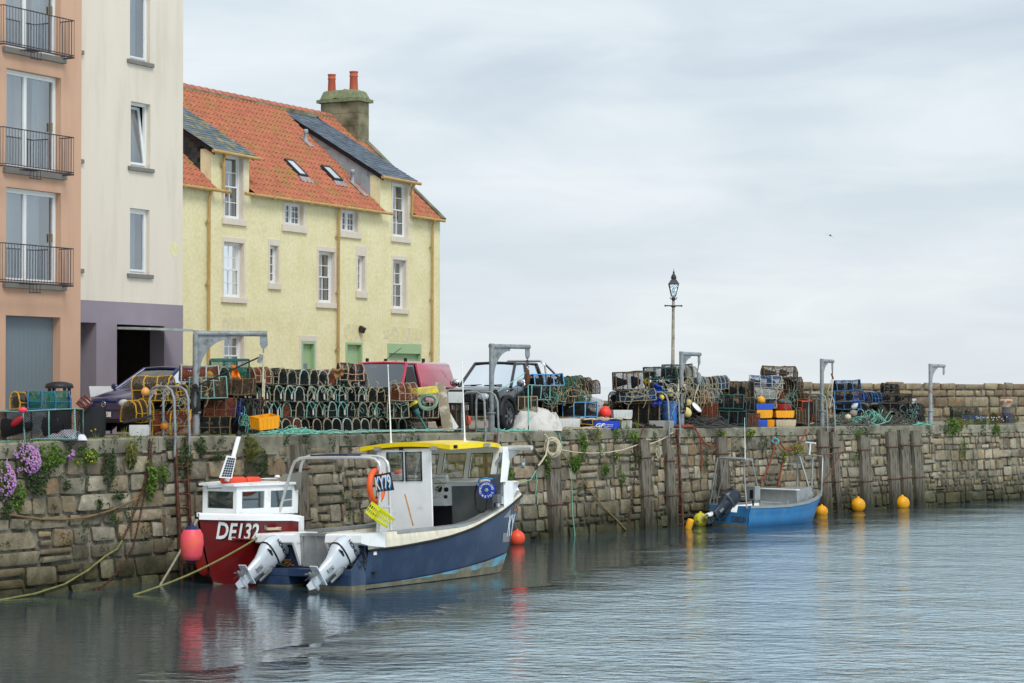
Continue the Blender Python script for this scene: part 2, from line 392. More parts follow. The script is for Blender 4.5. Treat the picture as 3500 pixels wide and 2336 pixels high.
# the ground of the quay
mb=MB(); rows=[]
for n_ in (.35,1.2,3,5,7.5,10,12.5,15,17.5):
    row=[]
    for k in range(61):
        t=SW0+(SW1-SW0)*k/60; p,zt,tg=qs(t); q=p+inw(tg)*(BAT+n_); row.append((q.x,q.y,zt-.004+ (0.02*noise.noise(Vector((q.x*.3,q.y*.3,0))) if n_>1 else 0)))
    rows.append(row)
mb.grid(rows,True); last=rows[-1]
mb.grid([last,[(p[0],p[1],-2) for p in last]],False)
tag(mb.build('quay_ground',m_ground,rec=False),kind='structure')
# water: one sheet to the horizon
m_water=bpy.data.materials.new('harbour_water'); m_water.use_nodes=True; t=m_water.node_tree; l=t.links.new; p=t.nodes['Principled BSDF']
p.inputs['Base Color'].default_value=(.035,.058,.068,1); p.inputs['Roughness'].default_value=.04; p.inputs['IOR'].default_value=2.25; p.inputs['Specular IOR Level'].default_value=.5
g=N(t,'ShaderNodeNewGeometry')
def wn(scale,stretch,rot,det=3.0,w_=0):
    mp=N(t,'ShaderNodeMapping'); mp.inputs['Scale'].default_value=stretch; mp.inputs['Rotation'].default_value=(0,0,rot); l(g.outputs['Position'],mp.inputs[0])
    n=N(t,'ShaderNodeTexNoise',Scale=scale,Detail=det,Roughness=.55,Distortion=.3); l(mp.outputs[0],n.inputs[0]); return n.outputs[0]
a=wn(1.0,(2.3,3.4,1),.35,4.0); b=wn(3.6,(1.0,2.0,1),-.2,4.0); c=wn(.28,(1,1.6,1),.5,2.0)
# ruffled by the wind away from the wall, sheltered beside it
tq=(QE[8]-QE[1]).normalized(); nn=-inw(tq)
dt=N(t,'ShaderNodeVectorMath',operation='DOT_PRODUCT'); l(g.outputs['Position'],dt.inputs[0]); dt.inputs[1].default_value=nn
sub=N(t,'ShaderNodeMath',operation='SUBTRACT'); l(dt.outputs['Value'],sub.inputs[0]); sub.inputs[1].default_value=nn.dot(QE[1])
big=wn(.16,(1,1.8,1),.35,6.0)
ad=N(t,'ShaderNodeMath',operation='MULTIPLY_ADD'); l(big,ad.inputs[0]); ad.inputs[1].default_value=9; l(sub.outputs[0],ad.inputs[2])
# the lee of the boats on the left stays smoother
sx=N(t,'ShaderNodeSeparateXYZ'); l(g.outputs['Position'],sx.inputs[0])
ax=N(t,'ShaderNodeMapRange'); ax.inputs[1].default_value=-8; ax.inputs[2].default_value=7; ax.inputs[3].default_value=-13; ax.inputs[4].default_value=0; l(sx.outputs[0],ax.inputs[0])
ad2=N(t,'ShaderNodeMath',operation='ADD'); l(ad.outputs[0],ad2.inputs[0]); l(ax.outputs[0],ad2.inputs[1])
mr=N(t,'ShaderNodeMapRange'); mr.inputs[1].default_value=5; mr.inputs[2].default_value=10.5; mr.inputs[3].default_value=.06; mr.inputs[4].default_value=1; l(ad2.outputs[0],mr.inputs[0])
s1=N(t,'ShaderNodeMath',operation='MULTIPLY_ADD'); l(b,s1.inputs[0]); s1.inputs[1].default_value=.35; l(a,s1.inputs[2])
s2=N(t,'ShaderNodeMath',operation='MULTIPLY_ADD'); l(c,s2.inputs[0]); s2.inputs[1].default_value=1.6; l(s1.outputs[0],s2.inputs[2])
ml=N(t,'ShaderNodeMath',operation='MULTIPLY'); l(s2.outputs[0],ml.inputs[0]); l(mr.outputs[0],ml.inputs[1])
rr_=N(t,'ShaderNodeMapRange'); rr_.inputs[3].default_value=.02; rr_.inputs[4].default_value=.11; l(mr.outputs[0],rr_.inputs[0]); l(rr_.outputs[0],p.inputs['Roughness']); p.inputs['Specular Tint'].default_value=(.86,.95,1,1)
bp=N(t,'ShaderNodeBump',Strength=1.0,Distance=.16); l(ml.outputs[0],bp.inputs['Height']); l(bp.outputs[0],p.inputs['Normal'])
gl=N(t,'ShaderNodeBsdfGlossy'); gl.inputs[0].default_value=(.80,.95,1,1); l(rr_.outputs[0],gl.inputs['Roughness']); l(bp.outputs[0],gl.inputs['Normal'])
gf=N(t,'ShaderNodeMapRange'); gf.inputs[3].default_value=.0; gf.inputs[4].default_value=.92; l(mr.outputs[0],gf.inputs[0])
gx=N(t,'ShaderNodeMixShader'); l(gf.outputs[0],gx.inputs[0]); l(p.outputs[0],gx.inputs[1]); l(gl.outputs[0],gx.inputs[2]); l(gx.outputs[0],t.nodes['Material Output'].inputs[0])
mb=MB(); mb.quad((-3000,-200,0),(3000,-200,0),(6000,12000,0),(-6000,12000,0)); tag(mb.build('water',m_water,rec=False),kind='structure')
# far parapet of rough blocks, low on the left and high on the right
pw=thing('sea_wall',at(2480,1403,72*FPX/6000),0,'low then high parapet of rough sandstone blocks on the seaward side','parapet')
A=at(1480,1400,70*FPX/6000); B=at(2480,1400,70*FPX/6000); Cc=at(3900,1400,88*FPX/6000)
def pwall(mbs,mbm,P0,P1,z0,z1,z1b,rnd,sc=1.0):
    d=(P1-P0); Ln=Vector((d.x,d.y,0)).length; t=Vector((d.x,d.y,0)).normalized(); n=-inw(t)
    def base(s,z,o): q=P0+t*s+n*o; return Vector((q.x,q.y,z))-pw.location
    z=z0
    while z<max(z1,z1b)-.02:
        h=rnd.uniform(.2,.42)*sc
        if max(z1,z1b)-z-h<.2: h=max(z1,z1b)-z
        x=0
        while x<Ln:
            wd=rnd.uniform(.3,1.5)*sc; x1=min(Ln,x+wd); lim=z1+(z1b-z1)*x/Ln+rnd.uniform(-.05,.05)
            if z<lim-.06: stone(mbs,x,x1,z,min(z+h,lim),rnd.uniform(.03,.08),rnd,base)
            x=x1
        z+=h
    mbm.add([base(0,z0,-.04),base(Ln,z0,-.04),base(Ln,z1b-.07,-.04),base(0,z1-.07,-.04),base(0,z0,-.55),base(Ln,z0,-.55),base(Ln,z1b-.07,-.55),base(0,z1-.07,-.55)],[(0,1,2,3),(3,2,6,7),(4,5,6,7),(0,3,7,4),(1,2,6,5)])
ms=MB(); mm_=MB()
z1=at(1700,1366,A.y).z
pwall(ms,mm_,A,B,gz(A)-.3,z1,z1,rnd)
pwall(ms,mm_,B,Cc,gz(B)-.3,at(2700,1303,at(2700,1303,B.y).y).z,at(3500,1313,Cc.y).z,rnd,1.15)
m_stone2=stone_mat('parapet_stone',[(142,128,102),(116,100,82),(168,154,124),(134,122,102),(152,138,110),(122,104,82),(158,136,100)],wet=False)
ms.build('blocks',m_stone2,pw,rec=False); mm_.build('core',m_mort,pw)
# ================================================================ houses
YH=math.atan2(FPX,5700-CX)      # the row of houses runs to a vanishing point at x=5700
def glassmat(name,tint=(.75,.8,.82),refl=.3,rough=.02):
    m=bpy.data.materials.new(name); m.use_nodes=True; t=m.node_tree; t.nodes.clear(); l=t.links.new
    o=N(t,'ShaderNodeOutputMaterial'); a=N(t,'ShaderNodeBsdfTransparent'); a.inputs[0].default_value=tint+(1,)
    b=N(t,'ShaderNodeBsdfGlossy'); b.inputs['Roughness'].default_value=rough; b.inputs[0].default_value=(.9,.95,1,1)
    f=N(t,'ShaderNodeFresnel',IOR=1.5); ad=N(t,'ShaderNodeMath',operation='ADD'); l(f.outputs[0],ad.inputs[0]); ad.inputs[1].default_value=refl
    x=N(t,'ShaderNodeMixShader'); l(ad.outputs[0],x.inputs[0]); l(a.outputs[0],x.inputs[1]); l(b.outputs[0],x.inputs[2]); l(x.outputs[0],o.inputs[0]); return m
m_glass=glassmat('window_glass'); m_glass2=glassmat('vehicle_glass',(.35,.42,.42),.16)
m_upvc=mat('white_window_paint',(225,226,224),.4,var=.04,sc=2)
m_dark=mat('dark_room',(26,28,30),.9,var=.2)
m_curt=mat('pale_curtain',(190,196,198),.9,var=.08,sc=8,stretch=(6,6,.3))
m_curt2=mat('grey_curtain',(120,126,126),.9,var=.15,sc=8,stretch=(8,8,.3))
m_yel=mat('yellow_roughcast',(228,220,178),.95,var=.10,sc=9,col2=(218,208,160),c2sc=1.1,c2lo=.4,c2hi=.7,bump=.02,bsc=16)
m_patch=mat('bare_render_patch',(214,207,172),.95,var=.14,sc=6,col2=(222,208,154),c2sc=3,c2lo=.45,c2hi=.6,bump=.015,bsc=22)
m_jamb=mat('painted_window_stone',(214,204,188),.85,var=.05,sc=5,bump=.003,bsc=40)
m_cream=mat('cream_render',(220,209,193),.9,var=.035,sc=.7,col2=(202,191,172),c2sc=1.1,c2lo=.5,c2hi=.8,bump=.004,bsc=60,stretch=(1.6,1.6,.25))
m_purp=mat('mauve_render',(144,134,144),.9,var=.06,sc=1.5,bump=.004,bsc=60)
m_oran=mat('terracotta_render',(202,162,136),.9,var=.06,sc=1.2,col2=(184,144,118),c2sc=1.2,c2lo=.48,c2hi=.8,bump=.004,bsc=60,stretch=(1.6,1.6,.25))
m_sill=mat('grey_stone_sill',(122,118,112),.85,var=.1,sc=5)
m_slate=mat('roof_slate',(92,104,112),.6,var=.25,sc=6,island=.3,col2=(150,138,70),c2sc=2.6,c2lo=.52,c2hi=.62,bump=.006,bsc=20)
m_slate2=mat('clean_roof_slate',(88,100,112),.6,var=.25,sc=6,island=.3,bump=.006,bsc=20)
m_cheek=mat('black_slate_hanging',(52,52,54),.7,var=.3,sc=5,island=.4,bump=.006,bsc=20)
m_lead=mat('lead_sheet',(152,160,166),.6,metal=0,var=.14,sc=2.5,col2=(112,116,126),c2sc=2.2,c2lo=.55,c2hi=.7)
m_gut=mat('ochre_painted_gutter',(186,152,92),.5,var=.14,sc=5,col2=(160,130,76),c2sc=3,c2lo=.55,c2hi=.75)
m_pot=mat('terracotta_pot',(180,92,68),.75,var=.1,sc=6)
m_chim=mat('mossy_chimney_stone',(142,136,110),.95,var=.3,sc=4,col2=(84,82,62),c2sc=2.0,c2lo=.42,c2hi=.62,bump=.03,bsc=12)
m_moss=mat('mossy_cement',(118,124,92),.95,var=.3,sc=6,bump=.04,bsc=12)
m_green=mat('pale_green_paint',(158,186,142),.5,var=.05,sc=2,bump=.01,bsc=8,wave=(2.6,'X'))
m_greenp=mat('pale_green_frame',(156,184,140),.5,var=.05,sc=2)
m_black=mat('black_iron',(44,44,48),.5,var=.2,sc=9)
m_rail=mat('dark_grey_railing',(70,66,70),.45,metal=.2,var=.1)
m_gdoor=mat('grey_garage_door',(112,124,130),.55,var=.04,sc=1,bump=.02,bsc=8,wave=(2.2,'X'))
# pantiles with yellow lichen
m_tile=mat('clay_pantile',(176,108,82),.85,var=.16,sc=4,island=.06,col2=(146,122,66),c2sc=1.8,c2lo=.52,c2hi=.70,bump=.006,bsc=30)
m_tile2=mat('clay_ridge_tile',(188,116,92),.85,var=.12,sc=4,island=.10)
def facade(mb,mj,s0,s1,z0,z1,ops,inside=None,rev=.2,y=0):
    xs=sorted({s0,s1}|{o[0] for o in ops}|{o[1] for o in ops}|set(inside[1] if inside else [])); zs=sorted({z0,z1}|{o[2] for o in ops}|{o[3] for o in ops}|set(inside[2] if inside else []))
    for a,b in zip(xs,xs[1:]):
        for c,d in zip(zs,zs[1:]):
            m=((a+b)/2,(c+d)/2)
            if not(s0<m[0]<s1 and z0<m[1]<z1): continue
            if any(o[0]<m[0]<o[1] and o[2]<m[1]<o[3] for o in ops): continue
            if inside and not inside[0](*m): continue
            mb.quad((a,y,c),(b,y,c),(b,y,d),(a,y,d))
    for a,b,c,d in [o[:4] for o in ops]:
        mj.quad((a,y,c),(a,y,d),(a,y+rev,d),(a,y+rev,c)); mj.quad((b,y,c),(b,y,d),(b,y+rev,d),(b,y+rev,c))
        mj.quad((a,y,d),(b,y,d),(b,y+rev,d),(a,y+rev,d)); mj.quad((a,y,c),(b,y,c),(b,y+rev,c),(a,y+rev,c))
def opn(fr,x0,x1,yt,yb,y=0):
    xm=(x0+x1)/2; ym=(yt+yb)/2
    return [fr.l(x0,ym,'y',y).x,fr.l(x1,ym,'y',y).x,fr.l(xm,yb,'y',y).z,fr.l(xm,yt,'y',y).z]
def surround(mb,o,w,pr=.025,top=None,bot=True,sill=None,sillh=.18,sw=.06):
    a,b,c,d=o; t=top if top is not None else w
    mb=MB(); mb.b2((a-w,-pr,c),(a-.001,.01,d)); mb.b2((b+.001,-pr,c),(b+w,.01,d)); mb.b2((a-w,-pr,d+.001),(b+w,.01,d+t))
    mb.build('window_surround',m_jamb,yh,bev=.01)
    if bot: mb=MB(); mb.b2((a-w-sw,-pr-.05,c-sillh),(b+w+sw,.02,c-.002)); mb.build('window_sill',m_jamb,yh,bev=.01)
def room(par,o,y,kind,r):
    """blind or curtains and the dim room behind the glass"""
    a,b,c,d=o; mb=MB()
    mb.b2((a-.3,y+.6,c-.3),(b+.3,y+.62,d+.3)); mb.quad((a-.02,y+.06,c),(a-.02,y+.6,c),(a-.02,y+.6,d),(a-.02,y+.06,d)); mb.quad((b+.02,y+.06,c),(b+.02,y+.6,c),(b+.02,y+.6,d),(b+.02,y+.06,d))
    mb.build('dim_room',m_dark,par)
    mb=MB(); w=b-a
    if kind=='c':
        for (p,q) in ((a-.02,a+w*.42),(b-w*.26,b+.02)):
            n=9; rows=[[(p+(q-p)*i/n,y+.22+.03*math.sin(i*2.4),z) for i in range(n+1)] for z in (c,d)]; mb.grid(rows)
    elif kind=='b': mb.quad((a,y+.16,c),(a+w*.82,y+.16,c),(a+w*.82,y+.16,d),(a,y+.16,d))
    if mb.f: mb.build('curtain',m_curt if kind=='c' else m_curt,par)
def sash(par,o,y,cols,rows,mid=True,kind='c',fw=.06,r=random,bar=.025):
    a,b,c,d=o; t=thing('window',(0,0,0)); t.parent=par
    mb=MB(); y0=y; 
    def ring(a,b,c,d,w,y0,y1):
        mb.b2((a,y0,c),(a+w,y1,d)); mb.b2((b-w,y0,c),(b,y1,d)); mb.b2((a+w,y0,d-w),(b-w,y1,d)); mb.b2((a+w,y0,c),(b-w,y1,c+w))
    ring(a,b,c,d,fw,y,y+.08)
    h=(c+d)/2
    if mid:
        ring(a+fw,b-fw,h,d-fw,.04,y+.045,y+.075); ring(a+fw,b-fw,c+fw,h+.04,.045,y+.012,y+.042)
        parts=[(h,d-fw,y+.06,rows//2),(c+fw,h,y+.027,rows//2)]
    else:
        ring(a+fw,b-fw,c+fw,d-fw,.045,y+.02,y+.05); parts=[(c+fw,d-fw,y+.035,rows)]
    for z0,z1,yy,nr in parts:
        for i in range(1,cols): x=a+fw+(b-a-2*fw)*i/cols; mb.b2((x-bar/2,yy-.014,z0+.04),(x+bar/2,yy+.014,z1-.02))
        for j in range(1,nr): z=z0+(z1-z0)*j/nr; mb.b2((a+fw+.03,yy-.013,z-bar/2),(b-fw-.03,yy+.013,z+bar/2))
    mb.build('frame',m_upvc,t)
    g=MB(); g.quad((a+fw,y+.058,c+fw),(b-fw,y+.058,c+fw),(b-fw,y+.058,d-fw),(a+fw,y+.058,d-fw)); g.build('pane',m_glass,t)
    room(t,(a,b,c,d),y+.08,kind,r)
    return t
# ---------------- yellow roughcast house
o=at(625,1300,FPX/110.8); o.z=3.0
YF=Fr(o,YH); yh=frthing('yellow_house',YF,'yellow roughcast harbour house with red pantile roof and two slate dormers','house')
ZE=YF.l(1090,690,'y',-.1).z-.06
LEN=YF.l(1504,900,'y',0).x
# ridge: seen at (1172,395) above the right gable
best=min((abs(YF.l(1172,395,'x',LEN).y-y/100),y/100) for y in range(200,900)); YR=YF.l(1172,395,'x',LEN).y; ZR=YF.l(1172,395,'x',LEN).z-.12
ZR=min(ZR,YF.l(900,343,'y',YR).z-.1) if abs(YF.l(900,343,'y',YR).z-ZR)<1 else ZR
SL=math.hypot(YR+.18,ZR-ZE); sy=(YR+.18)/SL; sz=(ZR-ZE)/SL
X0=-3.0
def rp(s,t,h=0): return Vector((s,-.18+sy*t-sz*h,ZE+sz*t+sy*h))
def onroof(px,py):
    oo=YF.I@C0; dd=YF.I.to_3x3()@ray(px,py); nrm=Vector((0,-sz,sy)); p0=rp(0,0)
    t=(p0-oo).dot(nrm)/dd.dot(nrm); q=oo+dd*t; return q.x,(q-p0).dot(Vector((0,sy,sz)))
D1=[YF.l(723,600,'y',0).x,YF.l(851,600,'y',0).x]; ZD1=YF.l(800,526,'y',0).z
D2=[YF.l(1300,640,'y',0).x,YF.l(1404,640,'y',0).x]; ZD2=YF.l(1352,612,'y',0).z
ops={}
ops['dw1']=opn(YF,768,830,532,749); ops['dw2']=opn(YF,1342,1394,628,811)
ops['m1']=opn(YF,764,832,830,1017); ops['s1']=opn(YF,922,950,841,969); ops['m2']=opn(YF,1088,1143,861,1036)
ops['s2']=opn(YF,1222.5,1245.5,876,996); ops['m3']=opn(YF,1342.5,1387,890,1056)
ops['t1']=opn(YF,972,1036,696,770); ops['t2']=opn(YF,1168,1223,721,793)
ops['g1']=opn(YF,765,832,1146,1290); ops['d1']=opn(YF,1029,1076,1167,1345); ops['d2']=opn(YF,1181,1237,1171,1350); ops['gr']=opn(YF,1324,1438,1176,1385)
for k in('d1','d2','gr'): ops[k][2]=.05
zt=ops['m1'][2]; hs=ops['m1'][3]-zt; hs3=ops['m3'][3]-ops['m3'][2]
mb=MB(); mj=MB()
ins=lambda s,z: z<ZE or (D1[0]<s<D1[1] and z<ZD1) or (D2[0]<s<D2[1] and z<ZD2)
facade(mb,mj,X0,LEN,-.3,max(ZD1,ZD2),list(ops.values()),(ins,[D1[0],D1[1],D2[0],D2[1]],[ZE,ZD1,ZD2]),.2)
mb.add([(LEN,0,-.3),(LEN,0,ZE),(LEN,YR,ZR),(LEN,2*YR,ZE),(LEN,2*YR,-.3)],[(0,1,2,3,4)])
mb.add([(X0,0,-.3),(X0,0,ZE),(X0,YR,ZR),(X0,2*YR,ZE),(X0,2*YR,-.3)],[(0,1,2,3,4)]); mb.quad((X0,2*YR,-.3),(LEN,2*YR,-.3),(LEN,2*YR,ZE),(X0,2*YR,ZE))
mb.build('wall',m_yel,yh); mj.build('window_jambs',m_jamb,yh)
ms=MB()
surround(ms,ops['m1'],.09,top=.17); surround(ms,ops['s1'],.1,top=.22,sillh=.2,sw=.03); surround(ms,ops['m2'],.1,top=.17); surround(ms,ops['s2'],.12,top=.36,sillh=.24,sw=.03)
surround(ms,ops['m3'],.09,top=.16); surround(ms,ops['t1'],.1,top=.1,sw=.08,sillh=.24); surround(ms,ops['t2'],.1,top=.12,sw=.08,sillh=.22)
for k in('dw1','dw2'): surround(ms,ops[k],.1,top=.02,sillh=.2)
surround(ms,ops['g1'],.1,top=.16); surround(ms,ops['d1'],.12,top=.2,bot=False)
sash(yh,ops['dw1'],.15,2,4); sash(yh,ops['m1'],.15,2,4); sash(yh,ops['m2'],.15,2,4); sash(yh,ops['m3'],.15,2,4); sash(yh,ops['dw2'],.15,2,4); sash(yh,ops['g1'],.15,2,4)
for k in('t1','t2'):
    a,b,c,d=ops[k]; mid=(a+b)/2
    for q in((a,mid,c,d),(mid,b,c,d)): sash(yh,q,.13,2,3,mid=False,kind='n',fw=.04)
for k in('s1','s2'): sash(yh,ops[k],.12,1,4,mid=False,kind='b',fw=.05)
# doors
def door(o,name,fw,glass=False,rail=0):
    a,b,c,d=o; t=thing(name,(0,0,0)); t.parent=yh; f=MB()
    f.b2((a-.0,-.03,c),(a+fw,.19,d)); f.b2((b-fw,-.03,c),(b,.19,d)); f.b2((a+fw,-.03,d-fw-rail),(b-fw,.19,d)); f.build('door_frame',m_greenp,t)
    g=MB(); n=max(5,int((b-a)/.11))
    for i in range(n):
        x0=a+fw+(b-a-2*fw)*i/n; x1=a+fw+(b-a-2*fw)*(i+1)/n; g.b2((x0+.004,.12,c),(x1-.004,.15,d-fw-rail))
    g.b2((a+fw,.14,c),(b-fw,.16,d-fw-rail)); g.build('boards',m_greenp,t)
    if glass:
        h=MB(); h.b2((a+fw+.12,.10,d-1.25),(b-fw-.22,.115,d-.75)); h.build('pane',m_curt2,t)
    k=MB(); k.ball((b-fw-.08,.09,c+1.0),.03,8); k.build('handle',m_black,t)
door(ops['d1'],'front_door',.09,True); door(ops['d2'],'store_door',.08); door(ops['gr'],'garage_door',.07,rail=.28)
# patches of bare render
def patch(x0,x1,yt,yb,seed):
    a,b,c,d=opn(YF,x0,x1,yt,yb); r=random.Random(seed); pts=[]
    for i in range(22):
        q=2*PI*i/22; rr=1+r.uniform(-.16,.12); ex=abs(math.cos(q))**.5*math.copysign(1,math.cos(q)); ez=abs(math.sin(q))**.5*math.copysign(1,math.sin(q)); pts.append(((a+b)/2+(b-a)/2*ex*rr,(c+d)/2+(d-c)/2*ez*rr))
    return pts
for q in((1312,1452,1120,1172,1),(756,850,1085,1142,2),(1172,1262,1110,1166,4)): mp_=MB(); mp_.ext(patch(*q),'y',-.006,.0); mp_.build('bare_render',m_patch,yh)
# roof tiles
mb=MB(); rw=.30; nr=int(SL/rw)+1; tw=.235; K=6
def tiles(sa,sb,ra,rb):
    n=max(1,int(round((sb-sa)/tw))); w_=(sb-sa)/n
    for r in range(ra,rb):
        t0=r*rw; t1=min(SL,(r+1)*rw+.03)
        if t0>SL: break
        for i in range(n):
            j=jit(.006); dj=jit(.012); lo=[];mi=[];hi=[]
            for k in range(K+1):
                u=k/K; s=sa+(i+u)*w_; hgt=.035*math.sin(2*PI*(u+.1))+.018*math.sin(4*PI*u)
                lo.append(rp(s,t0+dj-.01,hgt+.0)); mi.append(rp(s,t0+dj-.015,hgt+.045+j)); hi.append(rp(s,t1,hgt+.006))
            mb.grid([lo,mi],False); mb.grid([mi,hi],True)
tiles(X0,D1[0]-.02,0,nr); tiles(D1[1]+.02,D2[0]-.02,0,nr); tiles(D2[1]+.02,LEN-.2,0,nr)
mb.build('pantile_roof',m_tile,yh,rec=False)
mb=MB(); mb.quad(rp(X0,0,-.03),rp(D1[0],0,-.03),rp(D1[0],SL,-.03),rp(X0,SL,-.03)); mb.quad(rp(D1[1],0,-.03),rp(D2[0],0,-.03),rp(D2[0],SL,-.03),rp(D1[1],SL,-.03)); mb.quad(rp(D2[1],0,-.03),rp(LEN,0,-.03),rp(LEN,SL,-.03),rp(D2[1],SL,-.03))
mb.quad(rp(X0,SL,0),rp(LEN,SL,0),(LEN,2*YR+.18,ZE),(X0,2*YR+.18,ZE)); mb.build('roof_underlay',m_dark,yh)
mb=MB(); q=X0
while q<LEN-1.0:
    e=q+.42; r_=.15
    rows=[[ (x,YR+(r_+g)*math.cos(a_),ZR-.03+(r_+g)*math.sin(a_)) for a_ in [PI*i/8 for i in range(9)]] for x,g in((q,.012),(q+.05,.012),(q+.06,0),(e,0))]
    mb.grid(rows,True); q=e
mb.build('ridge_tiles',m_tile2,yh,rec=False)
mb=MB(); mb.b2((X0,YR-.2,ZR-.19),(LEN-1.0,YR+.2,ZR-.04)); 
mb.build('ridge_mortar',m_chim,yh)
# gable skews
mb=MB(); pr=[]
for sgn in(1,-1):
    for tt in (0,):
        a=rp(LEN-.22,-.02,-.05); 
P4=lambda t,h,s:(rp(s,t,h))
n=9; rows=[]
for i in range(n+1):
    t=SL*i/n-.02*(i==0); rows.append([P4(t,-.05,LEN-.24),P4(t,.10+jit(.01),LEN-.24),P4(t,.10+jit(.01),LEN+.04),P4(t,-.05,LEN+.04)])
mb.grid(rows,False); mb.add(rows[0],[(0,1,2,3)]); mb.build('gable_coping',m_chim,yh)
# dormers: catslide slate roofs up to the ridge
def dormer(D,zd,cm,sm,slates):
    t=thing('dormer',(0,0,0)); t.parent=yh; a,b=D; zr=ZR-.10
    ov=.14; Ld=math.hypot(YR+.2,zr-zd); cy=(YR+.2)/Ld; cz=(zr-zd)/Ld
    def dp(s,t,h=0): return Vector((s,-.2+cy*t-cz*h,zd+cz*t+cy*h))
    m=MB(); 
    m.ext([(-.2,zd-.03),(-.2,zd),(YR,zr),(YR,zr-.08)],'x',a-ov,b+ov); m.build('roof_boards',m_dark,t)
    m=MB(); R_=.19; k=0; q=0; r_=random.Random(int(a*10))
    while q<Ld-.02:
        s=a-ov-.02-(.13 if k%2 else 0)
        while s<b+ov:
            w_=r_.uniform(.22,.3); s1=min(s+w_,b+ov+.02); s0=max(s,a-ov-.02); j=r_.uniform(0,.012); d_=r_.uniform(-.012,.012)
            if s1-s0>.04:
                m.add([dp(s0+.003,q+d_,.012+j),dp(s1-.003,q+d_,.012+j+r_.uniform(0,.006)),dp(s1-.003,q+R_+.05,.004),dp(s0+.003,q+R_+.05,.004),dp(s0+.003,q+d_,0),dp(s1-.003,q+d_,0)],[(0,1,2,3),(0,1,5,4)])
            s=s1
        q+=R_; k+=1
    m.build('slates',sm,t,rec=False)
    # cheeks
    yi=YR
    def zroof(y): return ZE+(y+.18)/sy*sz
    def zcat(y): return zd+(y+.2)/cy*cz-.05
    for s,sg in((a,-1),(b,1)):
        m=MB(); ys=[0+YR*i/12 for i in range(13)]
        m.grid([[(s,y,min(zroof(y)-.05,zcat(y))) for y in ys],[(s,y,zcat(y)) for y in ys]],False)
        m.build('cheek_wall',m_dark if slates else cm,t)
        if slates:
            m=MB(); z=ZE; k=0
            while z<zr:
                y=.43+(.11 if k%2 else 0)
                while y<YR:
                    w_=.24; y1=y+w_
                    if zroof(y)-.12<z+.1 and z+.12<zcat(y): m.add([(s+sg*.012,y+.004,z),(s+sg*.012,y1-.004,z+jit(.008)),(s+sg*.004,y1-.004,min(z+.2,zcat(y1))),(s+sg*.004,y+.004,min(z+.2,zcat(y)))],[(0,1,2,3)])
                    y=y1
                z+=.17; k+=1
            m.build('hung_slates',cm,t,rec=False)
        else:
            m=MB()
            for y in(.8,1.7,2.6,3.4): m.b2((s+sg*.002,y,max(zroof(y),0)),(s+sg*.02,y+.03,zcat(y)))
            m.build('lead_seams',cm,t)
        m=MB(); m.ext([(-.15,zcat(-.15)-.14),(-.15,zcat(-.15)+.03),(YR-.3,zcat(YR-.3)+.03),(YR-.3,zcat(YR-.3)-.14)],'x',s+sg*.02,s+sg*.05); m.build('barge_board',m_cheek,t)
        if True:   # roughcast return of the dormer front
            m=MB(); m.b2((s-.01 if sg<0 else s-.0,.0,ZE-.2),(s+.0 if sg<0 else s+.01,.42,zcat(.0)-.02)); m.build('dormer_return',m_yel,t)
    m=MB(); m.tube([(a-.25,-.24,zd-.05),(b+.3,-.24,zd-.08)],.06,8); m.tube([(a-.25,-.24,zd-.04),(b+.3,-.24,zd-.07)],.045,8); m.build('gutter',m_gut,t)
    # downpipe of the dormer
    return t
dormer(D1,ZD1,m_cheek,m_slate,True); dormer(D2,ZD2,m_lead,m_slate2,False)
# gutters and downpipes
m=MB()
for x0,x1 in((X0,YF.l(783,649,'y',-.2).x),(YF.l(836,657,'y',-.2).x,YF.l(1338,725,'y',-.2).x),(YF.l(1404,732,'y',-.2).x,YF.l(1517,747,'y',-.2).x)):
    m.tube([(x0,-.24,ZE-.02),(x1,-.24,ZE-.04)],.055,8); s=x0+.5
    while s<x1-.2: m.box((s,-.24,ZE-.03),(.04,.13,.13)); s+=1.1
m.build('gutter',m_gut,yh)
def downpipe(px,py,y1=None,z1=None):
    x=YF.l(px,py,'y',-.1).x; z=ZE-.05 if z1 is None else z1[0]; zb=0 if z1 is None else z1[1]
    m=MB(); m.tube([(x,-.22,z),(x,-.12,z-.2),(x,-.11,zb)],.045,10)
    zz=z-.9 if z1 is None else z-.3
    while zz>zb+.2: m.tube([(x,-.11,zz),(x,-.11,zz-.14)],.06,10); m.box((x,-.05,zz-.1),(.16,.05,.03)); zz-=1.95
    m.tube([(x,-.2,z-.02),(x,-.16,z-.12)],.06,10)
    m.build('downpipe',m_gut,yh)
downpipe(713,900); downpipe(1156,900); downpipe(1477,900)
downpipe(764,580,z1=(ZD1-.06,ZE+.02)); downpipe(1408,680,z1=(ZD2-.08,ZE+.02))
# chimney
cx0,cx1=LEN-.75,LEN+.02; ya=YF.l(1225,400,'x',cx0).y; yb=YF.l(1096,400,'x',cx0).y; zt_=YF.l(1160,350,'x',cx0).z
ch=thing('chimney',(0,0,0)); ch.parent=yh
m=MB(); rr=random.Random(5)
z=ZE+1.5
while z<zt_-.01:
    h=min(rr.uniform(.32,.5),zt_-z); 
    for (u0,u1) in ((ya,ya+(yb-ya)*rr.uniform(.35,.6)),):
        m.box(((cx0+cx1)/2,(u0+u1)/2,z+h/2),(cx1-cx0+jit(.01),u1-u0-.01,h-.012)); m.box(((cx0+cx1)/2,(u1+yb)/2,z+h/2),(cx1-cx0+jit(.01),yb-u1-.01,h-.012))
    z+=h
m.box(((cx0+cx1)/2,(ya+yb)/2,(ZE+1.5+zt_)/2),(cx1-cx0-.03,yb-ya-.03,zt_-ZE-1.5)); m.build('stack',m_chim,ch,bev=.012)
